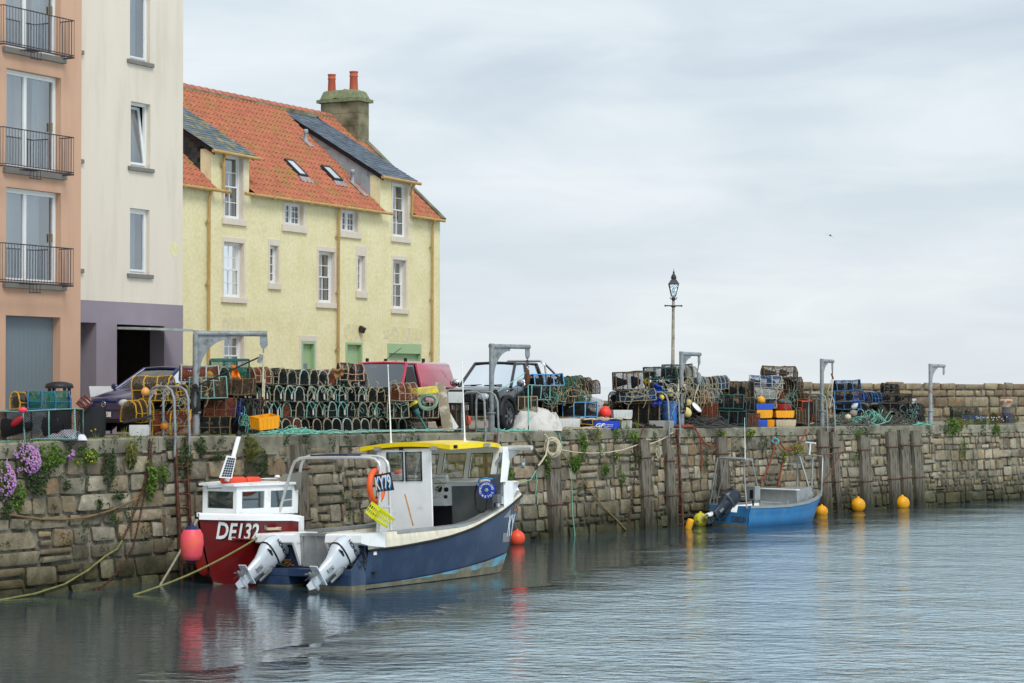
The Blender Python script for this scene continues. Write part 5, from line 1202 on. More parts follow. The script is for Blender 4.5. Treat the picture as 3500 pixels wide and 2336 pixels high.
# ---------------- small blue open boat
yawc=math.radians(44); c0=atz(2557,1803,0); rdc=Vector((-math.sin(yawc),math.cos(yawc),0)); KF=Fr(c0+rdc*.72,yawc); kb=frthing('small_blue_boat',KF,'small open bright blue boat with dark outboard and grey metal frames','boat')
m_kb=mat('bright_blue_hull',(54,122,176),.4,var=.12,sc=3,col2=(96,140,166),c2sc=1.8,c2lo=.58,c2hi=.75,stretch=(1,1,.6))
kst=[(0,.66,.80,.62),(.8,.70,.86,.60),(1.75,.70,.88,.60),(2.6,.62,.84,.66),(3.15,.46,.72,.76),(3.55,.25,.5,.86),(3.78,.05,.25,.92)]
mb=MB()
for sg in(-1,1):
    rows=[]
    for k,(x,yw_,ys,zt) in enumerate(kst):
        row=[]
        for i in range(9):
            v=i/8; z=-.25+(zt+.25)*v; bump_=.02*((i%3)==1); row.append((x+.35*v**1.1*(k/6)**2,sg*(yw_*(.7+.3*min(1,v*3))+(ys-yw_)*v+bump_),z))
        rows.append(row)
    mb.grid(rows,True); 
    m=MB(); tp=[r[-1] for r in rows]; m.grid([[(x,y+sg*.03,z-.05),(x,y+sg*.03,z+.02),(x,y-sg*.08,z+.02),(x,y-sg*.08,z-.04)] for x,y,z in tp],False); m.build('gunwale',m_alu,kb)
    m=MB(); m.grid([[(x,y-sg*.07,z-.02),(x,y-sg*.20,.16)] for x,y,z in tp[:5]],True); m.build('inner_side',m_white,kb)
mb.build('hull',m_kb,kb); kt=bvh(mb)
m=MB(); m.grid([[(x,-yw_*.9,.12) ,(x,yw_*.9,.12)] for x,yw_,ys,zt in kst],False); m.build('sole',m_white,kb)
m=MB(); m.add([(0,-.80,.62),(0,-.33,.62),(0,-.28,.42),(0,.28,.42),(0,.33,.62),(0,.80,.62),(0,.62,-.25),(0,-.62,-.25)],[(0,1,2,3,4,5,6,7)]); m.add([(.06,-.80,.62),(.06,-.33,.62),(.06,-.28,.42),(.06,.28,.42),(.06,.33,.62),(.06,.80,.62),(.06,.62,-.25),(.06,-.62,-.25)],[(0,1,2,3,4,5,6,7)]); m.build('transom',m_kb,kb); ktt=bvh(m)
decal(KF,ktt,(2500,1775),(2549,1778),.17,'CHRISLIN',(m_alud,m_btxt),kb,'name_lettering',sh=(.01,-.01)); decal(KF,ktt,(2436,1768),(2478,1772),.17,'BA 32',(m_alud,m_btxt),kb,'registration_lettering',sh=(.01,-.01))
m=MB()
for sg in(-1,1): m.grid([[(x,sg*(yw_*.95+.01),z) for z in(-.04,.07)] for x,yw_,ys,zt in kst],True)
m.quad((-.01,-.66,-.04),(-.01,.66,-.04),(-.01,.68,.07),(-.01,-.68,.07)); m.build('waterline_scum',m_scum,kb)
# foredeck cuddy
xq=KF.l(2660,1700,'y',0).x; z1=KF.l(2700,1676,'x',xq).z; m=MB(); m.add([(xq,-.78,.3),(xq,.8,.3),(xq,.72,z1),(xq,-.72,z1),(3.6,-.38,.8),(3.6,.38,.8),(3.5,.33,z1+.05),(3.5,-.33,z1+.05)],[(0,1,2,3),(3,2,6,7),(0,3,7,4),(1,5,6,2),(4,7,6,5)]); m.build('foredeck',m_alu,kb,bev=.01)
m=MB(); m.b2((xq-.05,-.74,z1+.003),(xq+.12,.74,z1+.03)); m.build('deck_beam',m_white,kb)
# frames
def tubes(name,segs,r,m_,par=kb,fr=KF):
    m=MB()
    for sg in segs: m.tube([fr.l(*a) if len(a)==4 else a for a in sg],r,6)
    return m.build(name,m_,par)
A_=lambda px,py:(px,py,'y',-.7); B_=lambda px,py:(px,py,'y',.7)
tubes('canopy_frame',[[(2552,1738,'y',-.72),(2541,1575,'y',-.45)],[(2553,1738,'y',-.72),(2560,1740,'y',-.72)],[(2588,1660,'x',.9),(2570,1575,'y',-.45)],[(2426,1725,'y',.72),(2452,1568,'y',.4)],[(2449,1720,'y',.72),(2480,1572,'y',.4)],[(2438,1722,'y',.72),(2448,1620,'y',.5)]],.022,m_alu)
P=[KF.l(a,b,'z',KF.l(2541,1572,'y',-.45).z) for a,b in((2449,1569),(2546,1575),(2574,1572),(2485,1565))]; m=MB(); m.add(P+[p+Vector((0,0,.04)) for p in P],[(0,1,2,3),(7,6,5,4),(0,1,5,4),(1,2,6,5),(2,3,7,6),(3,0,4,7)]); m.build('canopy_board',m_alu,kb)
xf=KF.l(2765,1672,'y',0).x
tubes('fore_frame',[[(2723,1668,'x',xf),(2727,1555,'x',xf),(2812,1560,'x',xf),(2808,1682,'x',xf)],[(2733,1560,'x',xf),(2766,1670,'x',xf)],[(2778,1563,'x',xf),(2774,1672,'x',xf)]],.03,m_alu)
tubes('mast',[[(2767,1555,'x',xf),(2770,1515,'x',xf)],[(2755,1513,'x',xf),(2788,1516,'x',xf)]],.024,m_white)
tubes('boom',[[(2808,1556,'y',-.6),(2876,1547,'y',-.6),(2883,1560,'y',-.6)],[(2876,1547,'y',-.6),(2815,1650,'y',-.6),(2816,1662,'y',-.6)]],.02,mat('rusty_pipe',(104,66,50),.8,var=.3,sc=6))
tubes('rail',[[(2600,1712,'y',-.78),(2606,1745,'y',-.8)],[(2600,1716,'y',-.78),(2670,1720,'y',-.8),(2680,1730,'y',-.8),(2684,1748,'y',-.8)],[(2692,1708,'y',-.8),(2691,1748,'y',-.8)],[(2600,1688,'y',.75),(2665,1678,'y',.75)],[(2455,1700,'y',.75),(2545,1698,'y',.75)]],.016,m_alu)
p=KF.l(2574,1686,'x',.75); m=MB(); m.box(p,(.26,.36,.42)); m.build('instrument_box',m_alu,kb,bev=.015); m=MB(); m.box(p+Vector((-.135,-.05,-.03)),(.012,.12,.26)); m.box(p+Vector((0,0,-.4)),(.04,.04,.4)); m.build('box_grille',m_rubber,kb)
whip(KF,kb,2547,1570,2545,1430,'y',-.45,.013)
p=KF.l(2478,1740,'x',-.05); outboard(kb,Matrix.Translation((-.06,p.y-.05,.50))@Matrix.Rotation(math.radians(-12),4,'Z')@Matrix.Rotation(math.radians(52),4,'Y'),m_obd,m_obd,None,m_white,.78)
m=MB(); 
for i in range(3): pts=[KF.l(2640+30*i+12*math.cos(a),1673+3*math.sin(a*1.3),'x',xq+.2+.2*i) for a in[k*.7 for k in range(8)]]; m.tube(pts,.012,5)
m.build('green_rope',mat('mint_rope',(120,190,170),.8,var=.15),kb)
# mooring lines
def sag(a,b,d,n=14): return [a.lerp(b,i/n)-Vector((0,0,4*d*(i/n)*(1-i/n))) for i in range(n+1)]
def rope(pts,r,m_,lab,name='mooring_rope',cat='rope',n=6): m=MB(); m.tube(pts,r,n); return tag(m.build(name,m_),lab,cat)
rope(sag(BF.M@Vector((-.1,1.4,1.1)),atz(455,2035,0),.12),.022,m_ropeg,'greenish mooring line running from the navy boat down into the water')
rope(sag(RF.M@Vector((.68,0,1.4)),atz(548,2000,0),.03),.026,m_ropew,'thick pale mooring line hanging from the red bow past the pink fender')
m=MB()
r_=random.Random(4); c=BF.M@Vector((.1,1.35,1.16))
for i in range(9): a0=r_.uniform(0,6); m.tube([c+Vector((.24*math.cos(a0+k*.55)*r_.uniform(.6,1),.14*math.sin(a0+k*.55)*r_.uniform(.6,1),.02+.05*r_.random())) for k in range(12)],.012,5)
tag(m.build('rope_coil',m_ropew),'tangle of old pale rope on the port quarter of the navy boat','rope')
# ================================================================ vehicles
def paint(name,c,**k): return mat(name,c,.22,metal=.1,var=.05,sc=1.5,coat=1.0,**k)
m_tyre=mat('tyre_rubber',(30,30,31),.85,var=.1); m_rim=mat('alloy_rim',(96,98,102),.35,metal=.7,var=.05); m_chrome=mat('chrome',(205,208,210),.12,metal=1,var=0); m_trim=mat('black_trim',(22,22,24),.5,var=.05); m_lamp=mat('headlamp_glass',(196,204,208),.1,var=.1,sc=20,spec=1); m_plate=mat('white_number_plate',(225,226,222),.4,var=0)
def sect(hw,zb,zt,cr,tum=.06):
    h=[(0,zb),(hw*.86,zb),(hw*.97,zb+.06),(hw,zb+(zt-zb)*.35),(hw*.995,zb+(zt-zb)*.62),(hw-tum*.5,zt-.05),(hw-tum-.06,zt),(hw*.5,zt+cr*.8),(0,zt+cr)]
    return h+[(-y,z) for y,z in h[-2:0:-1]]
def body(m,st):
    rows=[[(x,y,z) for y,z in sect(hw,zb,zt,cr)] for x,hw,zb,zt,cr in st]; m.grid(rows,True,cu=True); m.add(rows[0],[tuple(range(len(rows[0])))]); m.add(rows[-1],[tuple(range(len(rows[0])))])
def wheel(par,x,y,r,w=.22):
    t=thing('wheel',(0,0,0)); t.parent=par; sg=1 if y>0 else -1
    m=MB(); m.lathe([(r*.66,-w/2),(r*.93,-w/2),(r,-w*.35),(r,w*.35),(r*.93,w/2),(r*.66,w/2)],24,(x,y,r),(PI/2,0,0)); m.build('tyre',m_tyre,t)
    m=MB(); m.lathe([(r*.66,w*.45),(r*.6,w*.3),(r*.2,w*.25),(.001,w*.32)],20,(x,y,r),(-sg*PI/2,0,0))
    for k in range(6): a=PI/3*k; m.box((x+r*.38*math.cos(a),y+sg*w*.42,r+r*.38*math.sin(a)),(r*.5,.03,.06),(0,-a,0))
    m.build('rim',m_rim,t)
def green(par,gb,gr,wb,wr,zb,zr,pm,gm=None,split=(.5,),cap=.04):
    """gb=(front base x, rear base x), gr=(roof front x, roof rear x)"""
    gm=gm or m_glass2; B=[(gb[0],wb,zb),(gb[1],wb,zb)]; T=[(gr[0],wr,zr),(gr[1],wr,zr)]
    m=MB(); 
    rows=[]
    for u in(-.04,0,.25,.5,.75,1,1.02):
        x=gr[0]+(gr[1]-gr[0])*u; c=.03*math.sin(PI*max(0,min(1,u))); rows.append([(x,wr*v*1.01,zr+c+cap*(1-v*v)-.02) for v in(-1,-.9,-.5,0,.5,.9,1)])
    m.grid(rows,True); m.grid([[(p[0],p[1],p[2]-.04) for p in r] for r in rows],True); m.grid([[r[0] for r in rows],[(r[0][0],r[0][1],r[0][2]-.04) for r in rows]],True); m.grid([[r[-1] for r in rows],[(r[-1][0],r[-1][1],r[-1][2]-.04) for r in rows]],True); m.build('roof',pm,par)
    m=MB()
    for sg in(-1,1):
        b0,b1,t0,t1=[(p[0],sg*p[1],p[2]) for p in(B[0],B[1],T[0],T[1])]
        m.tube([b0,t0],.045,6); m.tube([b1,t1],.05,6); m.tube([t0,t1],.035,6)
        for s_ in split: x=gb[0]+(gb[1]-gb[0])*s_; x2=gr[0]+(gr[1]-gr[0])*(s_*.9); m.tube([(x,sg*wb,zb),(max(gr[1],min(gr[0],x2)) ,sg*wr,zr)],.04,6)
    m.tube([(gr[0],-wr,zr),(gr[0]+.02,0,zr+.02),(gr[0],wr,zr)],.035,6); m.build('pillars',pm,par)
    q=MB(); q.grid([[(gb[0]+.06*(1-v*v),wb*v*.97,zb) for v in(-1,-.5,0,.5,1)],[(gr[0]+.03*(1-v*v),wr*v*.96,zr) for v in(-1,-.5,0,.5,1)]],True); q.build('windscreen',gm,par)
    for sg in(-1,1): q=MB(); q.quad((gb[0],sg*wb*.985,zb),(gb[1],sg*wb*.985,zb),(gr[1],sg*wr*.985,zr),(gr[0],sg*wr*.985,zr)); q.build('side_window',gm,par)
    q=MB(); q.quad((gb[1],-wb,zb),(gb[1],wb,zb),(gr[1],wr,zr),(gr[1],-wr,zr)); q.build('rear_window',gm,par)
    m=MB(); m.b2((gb[1]+.1,-wb+.08,zb-.3),(gb[0]-.1,wb-.08,zb-.02)); m.b2((max(gr[1],gb[1])+.12,-wr+.16,zb-.1),(max(gr[1],gb[1])+.3,wr-.16,zr-.12)); m.b2((gr[0]-1.2,-.05,zb),(gr[0]-.2,.05,zr-.18))  # dark centre and rear panels added to stop sky showing through the glass
    for x in((gr[0]-.25),(gr[0]-1.1)):
        for y in(-.38,.38): m.box((x-.1,y,zb+.12),(.16,.46,.5),(0,-.2,0)); m.box((x-.12,y,zb+.42),(.1,.24,.16))
    m.build('seats_and_dark_panels',m_trim,par)
def place(px,py,Y,loc,yaw):
    w_=at(px,py,Y); M=Matrix.Rotation(yaw,3,'Z'); return w_-M@Vector(loc)
# navy hatchback
yw_=math.radians(231); g=qd(356,3.6); o=Vector((g.x,g.y,g.z)); o.z+=.07; car=thing('parked_car',o,yw_,'dark navy hatchback parked nose towards the water by the mauve garage','car')
m_nv=paint('navy_car_paint',(28,40,88)); m=MB()
body(m,[(.0,.62,.28,.60,.02),(-.03,.74,.22,.66,.03),(-.14,.83,.19,.72,.04),(-.5,.86,.18,.82,.05),(-1.05,.87,.18,.93,.04),(-1.8,.87,.18,.93,.0),(-3.4,.86,.18,.93,.0),(-3.95,.82,.2,.9,0),(-4.12,.72,.3,.8,0)]); m.build('body',m_nv,car)
green(car,(-1.0,-3.95),(-1.72,-3.3),.74,.56,.92,1.38,m_nv)
m=MB()
for k in range(4): m.box((.012-.03,0,.60+.028*k-.03),(.03,.80,.012))
m.box((-.03,0,.60),(.02,.86,.13)); m.build('grille',m_trim,car)
text('VW',.07,m_chrome,plane_m((.02,0,.60),(0,1,0),(0,0,1)),car,'badge_lettering',.004); m=MB(); m.tube([(.015,.062*math.cos(a),.60+.062*math.sin(a)) for a in[2*PI*i/20 for i in range(20)]],.008,5,closed=True); m.build('badge',m_chrome,car)
for sg in(-1,1):
    m=MB(); m.ball((-.06,sg*.60,.62),.16,14,(.55,1.05,.55)); m.build('headlight',m_lamp,car)
    m=MB(); m.ball((-1.12,sg*.93,.98),.10,10,(.6,1.1,.75)); m.build('door_mirror',m_nv,car)
m=MB(); m.box((.03,0,.38),(.02,.52,.11)); pl=m.build('number_plate',m_plate,car); text('K51 DJU',.10,m_btxt,plane_m((.042,0,.38),(0,1,0),(0,0,1)),pl,'plate_lettering',.001,.95)
m=MB(); m.box((.02,0,.24),(.04,1.3,.05)); m.box((.015,0,.47),(.03,1.5,.02)); m.build('bumper_grille',m_trim,car)
for x in(-.75,-3.3):
    for y in(-.76,.76): wheel(car,x,y,.31,.2)
# red van
yv=math.radians(247.5); o=place(1384,1244,61.5,(-1.45,.70,1.90),yv); gzv=gz(o); dz=gzv-o.z; van=thing('red_van',(o.x,o.y,o.z),yv,'faded crimson panel van parked behind the long creel stack','van')
m_vr=paint('crimson_van_paint',(182,34,66)); m=MB()
zb=-.0
body(m,[(.0,.72,.3,.72,.02),(-.05,.88,.24,.86,.03),(-.2,.95,.22,1.0,.03),(-.55,.97,.22,1.12,.03),(-.9,.97,.22,1.18,0),(-1.4,.97,.22,1.2,0),(-4.5,.97,.22,1.2,0),(-4.55,.93,.25,1.15,0)]); m.build('body',m_vr,van)
m=MB(); rows=[]
for x,w0,w1,z0,z1 in((-1.98,.95,.76,1.2,1.90),(-2.15,.95,.77,1.2,1.92),(-4.3,.95,.77,1.2,1.92),(-4.48,.93,.72,1.2,1.86),(-4.53,.90,.62,1.2,1.74)):
    rows.append([(x,-w0,z0),(x,-w1-.08,z1-.25),(x,-w1,z1-.05),(x,-w1+.1,z1),(x,0,z1+.05),(x,w1-.1,z1),(x,w1,z1-.05),(x,w1+.08,z1-.25),(x,w0,z0)])
m.grid(rows,True); m.add(rows[-1],[tuple(range(9))]); m.build('cargo_box',m_vr,van)
green(van,(-.75,-2.05),(-1.45,-2.05),.93,.74,1.17,1.88,m_vr,split=(),cap=.06)
m=MB(); m.quad((-.95,.955,1.25),(-1.75,.955,1.25),(-1.75,.80,1.78),(-1.3,.80,1.78)); 
for x in(-3.2,-4.3): m.b2((x,.962,.5),(x+.012,.972,1.2))
m.b2((-4.4,.972,1.02),(-2.6,.976,1.03)); m.build('seams',m_trim,van)
m=MB(); m.box((-1.05,1.06,1.15),(.12,.14,.32)); m.build('door_mirror',m_trim,van,bev=.03)
for x,y in((-1.7,-.6),(-1.7,.6),(-2.9,-.6),(-2.9,.6)): m=MB(); m.box((x,y,1.98),(.07,.07,.1)); m.build('roof_rack_foot',m_trim,van)
m=MB(); m.tube([(-1.5,.0,1.93),(-1.75,.45,2.32)],.008,4); m.build('radio_aerial',m_trim,van)
for x in(-.85,-3.7):
    for y in(-.86,.86): wheel(van,x,y,.33,.22)
van.location.z=gzv; vs_=1
print('van dz',dz)
# black pickup
yp=math.radians(245.5); o=place(1732,1312,61.3,(-1.42,.70,1.13),yp); gp=gz(o); pk=thing('pickup_truck',(o.x,o.y,gp),yp,'black double cab pickup with chrome mirrors and roll bar parked on the quay','pickup'); print('pickup dz',o.z-gp)
m_bk=paint('black_pickup_paint',(20,24,28)); m=MB()
body(m,[(.0,.66,.55,.82,.02),(-.04,.76,.46,.92,.03),(-.18,.82,.42,.99,.05),(-.6,.86,.42,1.06,.05),(-1.4,.88,.42,1.12,.03),(-2,.88,.42,1.12,0),(-3.55,.88,.42,1.12,0)]); m.build('body',m_bk,pk)
m=MB(); body(m,[(-3.6,.88,.45,1.08,0),(-5.0,.87,.5,1.08,0)]); m.build('load_bed',m_bk,pk)
green(pk,(-1.36,-3.55),(-2.0,-3.35),.77,.60,1.11,1.72,m_bk,split=(.5,),gm=glassmat('pickup_glass',(.08,.10,.11),.22))
m=MB()
for k in range(11): m.box((.0,-.30+.06*k,.83),(.03,.018,.16),(.35 if k>5 else -.35,0,0))
m.build('grille_bars',m_chrome,pk); m=MB(); m.box((-.02,0,.83),(.03,.76,.2)); m.build('grille',m_trim,pk)
m=MB(); m.box((.04,0,.62),(.16,1.6,.22)); m.box((.02,0,.45),(.1,1.5,.12)); m.build('bumper',m_trim,pk,bev=.03)
m=MB(); m.tube([(.14,-.36,.4),(.16,-.36,.9),(.12,-.3,1.0),(.12,.3,1.0),(.16,.36,.9),(.14,.36,.4)],.045,8); m.build('bull_bar',m_trim,pk)
for sg in(-1,1):
    m=MB(); m.ball((-.08,sg*.58,.86),.17,12,(.6,1.1,.62)); m.build('headlight',m_lamp,pk)
    m=MB(); m.ball((-1.55,sg*1.0,1.22),.15,12,(.4,1,.72)); m.build('door_mirror',m_chrome,pk)
    m=MB(); 
    for x in(-.92,-4.0): m.tube([(x+.47*math.cos(a),sg*.90,.40+.47*math.sin(a)) for a in[PI*i/10 for i in range(11)]],.06,6)
    m.build('wheel_arch_flare',m_trim,pk)
m=MB(); m.box((.14,.0,.60),(.02,.52,.12)); pl=m.build('number_plate',m_plate,pk); text('SP03 LGN',.10,m_btxt,plane_m((.152,0,.60),(0,1,0),(0,0,1)),pl,'plate_lettering',.001,.85)
m=MB(); 
for x,zt in((-3.85,1.80),): m.tube([(x,-.72,1.08),(x,-.64,zt-.12),(x,-.5,zt),(x,.5,zt),(x,.64,zt-.12),(x,.72,1.08)],.03,8)
for sg in(-1,1): m.tube([(-3.95,sg*.6,1.72),(-4.6,sg*.74,1.35),(-4.75,sg*.76,1.08)],.034,8)
m.build('roll_bar',m_chrome,pk)
m=MB(); m.tube([(-1.33,-.6,1.15),(-1.38,-.1,1.17)],.012,4); m.tube([(-1.33,.0,1.15),(-1.38,.5,1.17)],.012,4); m.build('wipers',m_trim,pk)
m=MB(); 
for x in(-1.55,-2.5,-3.45): m.b2((x,.884,.5),(x+.012,.893,1.1))
m.build('door_seams',m_trim,pk)
for x in(-.92,-4.0):
    for y in(-.80,.80): wheel(pk,x,y,.38,.26)
pk.scale=(1.08,1.04,1.10); car.scale=(1,1.02,1.04)
# ================================================================ davits, ladders, timbers, lamp
def wp(px,py,o=.06):
    """point on the wall face seen at (px,py)"""
    e,zt,t=qpx(px); Y=e.y
    for _ in range(3): z=at(px,py,Y).z; Y=e.y+BAT*max(0,z)/3.0/ max(.3,(inw(t).y)) *.7-o
    return at(px,py,Y)
m_rust=mat('rusty_iron',(98,62,46),.9,var=.35,sc=10,col2=(60,42,36),c2sc=8)
m_timber=mat('grey_weathered_timber',(110,104,92),.92,var=.3,sc=4,col2=(66,60,50),c2sc=3,stretch=(5,5,.6),bump=.02,bsc=14)
add_wet(m_timber,.95); m_ropek=mat('dark_rope',(46,46,44),.9,var=.3,sc=14); m_mint=mat('mint_rope',(128,184,168),.8,var=.15); m_roper=mat('rust_red_rope',(138,66,46),.85,var=.25,sc=8,bump=.01,bsc=60)
m_galvr=mat('galvanised_with_rust',(150,156,160),.55,metal=.2,var=.15,sc=8,col2=(150,84,44),c2sc=3,c2lo=.55,c2hi=.62)
DV={}
def davit(px,k,arm,yawd,lab,topy,mt=None,drop=.22):
    g=qd(px,k); h=at(px,topy,g.y).z-g.z; t=thing('davit',g,math.radians(yawd),lab,'davit','small lifting davits along the quay edge'); mt=mt or m_galv
    m=MB(); m.tube([(0,0,0),(0,0,.55)],.085,12); m.lathe([(.085,.5),(.12,.5),(.12,.54),(.07,.54)],12); m.tube([(0,0,.5),(0,0,h-.0)],.068,12); m.build('post',mt,t)
    m=MB(); m.tube([(-.06,0,h-.07),(arm,0,h-.07)],.062,12); m.build('arm',mt,t)
    m=MB(); n=10; R_=min(.72,arm*.62); pl=[(.05,h-.12),(R_+.05,h-.12),(R_+.05,h-.19)]+[(.05+R_-(R_-.04)*math.sin(a)*1.0,h-.19-(R_+.05)*(1-math.cos(a))*1.0) for a in[PI/2*i/n for i in range(1,n+1)]]+[(.05,h-.3-R_)]
    m.ext(pl,'y',-.012,.012); m.build('gusset',mt,t)
    m=MB(); m.ext([(arm-.16,h-.12),(arm+.0,h-.12),(arm+.02,h-.32),(arm-.04,h-.40),(arm-.12,h-.40),(arm-.16,h-.3)],'y',-.014,.014); m.build('end_lug',mt,t)
    DV[px]=(t,Matrix.Translation(g)@Matrix.Rotation(math.radians(yawd),4,'Z')@Vector((arm-.08,0,h-.38))); return t
davit(669,.5,1.58,3,'nearest and largest looking galvanised davit, swung broadside with a yellow box hanging from it',1130)
davit(1680,.5,1.60,50,'galvanised davit in front of the black pickup with a rusty hook block',1175)
davit(2329,.5,1.60,64.5,'galvanised davit standing behind the blue barrel and the yellow floats',1202)
davit(2809,.5,1.60,68.5,'galvanised davit beside the rightmost ladder with a cream rope on its hook',1227)
davit(3180,.6,1.60,61,'farthest davit on the right, galvanised with a rust-streaked white foot and no rope',1244,m_galvr)
def block(px0,pts,name,lab,m_,par=None):
    pass
def ropeline(pts,r,m_,name,lab,cat='rope',n=6,group=None): m=MB(); m.tube(pts,r,n); return tag(m.build(name,m_),lab,cat,group)
def loops(c,rx,ry,n,r,seed,drop=0,flat=False,az=0):
    rr=random.Random(seed); out=[]
    for i in range(n):
        a0=rr.uniform(0,6); fx=rr.uniform(.65,1.08); fz=rr.uniform(.6,1.08); oy=rr.uniform(-.04,.04); tw=rr.uniform(-.3,.3)
        pts=[]
        for k in range(15):
            a=a0+2*PI*k/14; x=rx*fx*math.cos(a); z=ry*fz*math.sin(a); v=Vector((x*math.cos(tw)-z*math.sin(tw)*.5,oy+.02*math.sin(3*a),z)) if not flat else Vector((x,z,.015+.03*rr.random()+oy*.3))
            v=Matrix.Rotation(az,3,'Z')@v; pts.append(Vector(c)+v)
        out.append(pts)
    return out
# davit tackle
e1=DV[669][1]; t=thing('rope_block',e1,0,'grey pulley block with hanging line on the nearest davit','pulley block')
m=MB(); m.tube([(0,0,.04),(0,0,-.12)],.018,6); m.box((-.07,0,-.25),(.09,.05,.2),(0,.3,0)); m.build('block',m_galv,t)
bx=at(898,1396,e1.y); m=MB(); m.tube([(0,0,-.2),(bx.x-e1.x,0,bx.z-e1.z+.25)],.02,6); m.tube([(.03,0,-.7),(bx.x-e1.x+.03,0,bx.z-e1.z+.2)],.015,6); m.build('hoist_rope',m_ropew,t)
pp=at(672,1320,e1.y); m=MB(); m.tube([(-.1,0,-.22),pp-e1],.018,6); m.build('tail_rope',m_ropek,t)
m=MB(); m.tube([bx-e1+Vector((x,0,z)) for x,z in((-.06,.26),(-.08,.0),(-.02,-.02),(.0,.22),(.02,-.02),(.07,0),(.05,.26))],.012,5); m.build('iron_hook',m_rust,t)
m=MB(); 
for p_ in loops(at(668,1365,qd(669,.5).y-.12),.09,.32,12,.01,3): m.tube(p_,.014,5)
tag(m.build('rope_hank',m_ropek),'hank of black rope tied round the post of the nearest davit','rope')
e2=DV[1680][1]; t=thing('hook_block',e2,0,'rust-brown pulley block with chain, rope and hook on the davit before the pickup','pulley block')
m=MB()
for i in range(4): m.tube([Vector((.03*math.cos(a)*(i%2),.03*math.cos(a)*(1-i%2),-.03-.07*i+.05*math.sin(a))) for a in[PI*j/4 for j in range(8)]],.012,5,closed=True)
m.build('chain',m_rust,t); m=MB(); m.lathe([(.02,-.30),(.05,-.32),(.06,-.42),(.09,-.5),(.085,-.6),(.05,-.72),(.02,-.76)],12,sc=(1,.6,1)); m.build('block',m_rust,t)
m=MB(); m.tube([(.02,0,-.7),(.03,0,-1.9)],.016,6); m.tube([(-.05,0,-.4),at(1700,1340,DV[1680][0].location.y)-e2],.012,5); m.build('hoist_rope',m_mint,t)
m=MB(); m.tube([(.03,0,-1.85),(.03,0,-2.05),(.0,0,-2.12),(-.04,0,-2.1),(-.04,0,-2.05)],.016,6); m.build('iron_hook',m_rust,t)
e3=DV[2329][1]; t=thing('hook_block',e3,0,'small grey pulley block with netting rope on the davit behind the blue barrel','pulley block')
m=MB(); m.tube([(-.0,0,.05),(-.06,0,-.3)],.02,6); m.lathe([(.02,-.25),(.07,-.35),(.08,-.5),(.05,-.62),(.02,-.66)],10,sc=(1,.6,1)); m.build('block',m_galv,t); m=MB(); m.tube([(0,0,-.6),(-.12,0,-.95),(-.2,.0,-1.3)],.02,6); m.build('hoist_rope',m_ropew,t)
e4=DV[2809][1]; t=thing('hook_block',e4,0,'cream rope and small hook on the davit beside the rightmost ladder','pulley block')
m=MB(); m.tube([(0,0,.04),(0,0,-.14)],.02,6); m.tube([(-.03,0,-.1),(.03,0,-.3)],.03,6); m.build('block',m_rust,t); m=MB(); m.tube([(.0,0,-.25),(-.02,0,-.9),(-.1,0,-1.3)],.018,6); m.tube([(-.02,0,-.3),(-.25,0,-.95),(-.3,0,-1.05)],.012,6); m.build('hoist_rope',m_ropew,t)
for px,py,rx,rz,mm__,lab,sd in((1690,1378,.17,.36,m_ropek,'large hank of dark rope hung on the davit post before the pickup',5),(2333,1370,.12,.42,m_ropek,'hank of dark knotted netting rope on the davit post by the blue barrel',6),(2818,1362,.13,.28,m_ropeg,'hank of green rope on the davit post beside the rightmost ladder',8)):
    m=MB()
    for p_ in loops(at(px,py,qd(px,.5).y-.12),rx,rz,14,.01,sd): m.tube(p_,.011,5)
    tag(m.build('rope_hank',mm__),lab,'rope')
# ladders with looped handrails over the edge
def ladder(pxl,pxr,hoops,lab,zb=-.3,col=None):
    e,zt,tq_=qpx((pxl+pxr)/2); t=thing('quay_ladder',(e.x,e.y,0),0,lab,'ladder','iron ladders down the quay wall'); n=inw(tq_); W_=lambda v:v-t.location
    sl=s_of(pxl+8); sr=s_of(pxr+8)
    if sr-sl<.34: sr=sl+.38
    for s_ in(sl,sr): 
        m=MB(); pts=[W_(wall(s_,z,.14)) for z in(zb,1.0,2.0,zt-.05)]; m.tube(pts,.04,4,smooth=False); m.build('side_rail',m_rust,t)
    z=0.05; 
    while z<zt-.1: m=MB(); m.tube([W_(wall(sl,z,.14)),W_(wall(sr,z,.14))],.018,5); m.build('rung',m_rust,t); z+=.30
    for s_ in(sl-.05,sr+.05):
        a=wall(s_,zt-.45,.15); b=wall(s_,zt,.10); c=wall(s_,zt,-.55); H_=1.08
        m=MB(); pts=[a,a+(b-a)*.25+n*-.02,b-n*.10+Vector((0,0,.0)),b-n*.06+Vector((0,0,H_-.25)),b+n*.02+Vector((0,0,H_-.08)),b+n*.16+Vector((0,0,H_)),c-n*.16+Vector((0,0,H_)),c-n*.03+Vector((0,0,H_-.08)),c+Vector((0,0,H_-.25)),c]
        m.tube([W_(p) for p in pts],.03,8); m.build('handrail_hoop',m_galv,t)
ladder(598,636,None,'brown iron ladder nearest on the left with two tall looped handrails')
ladder(1655,1692,None,'iron ladder behind the navy boat roof, in front of the pickup, with looped handrails')
ladder(2282,2312,None,'iron ladder by the blue barrel with two looped handrails')
ladder(2822,2842,None,'rightmost iron ladder between the timbers with looped handrails')
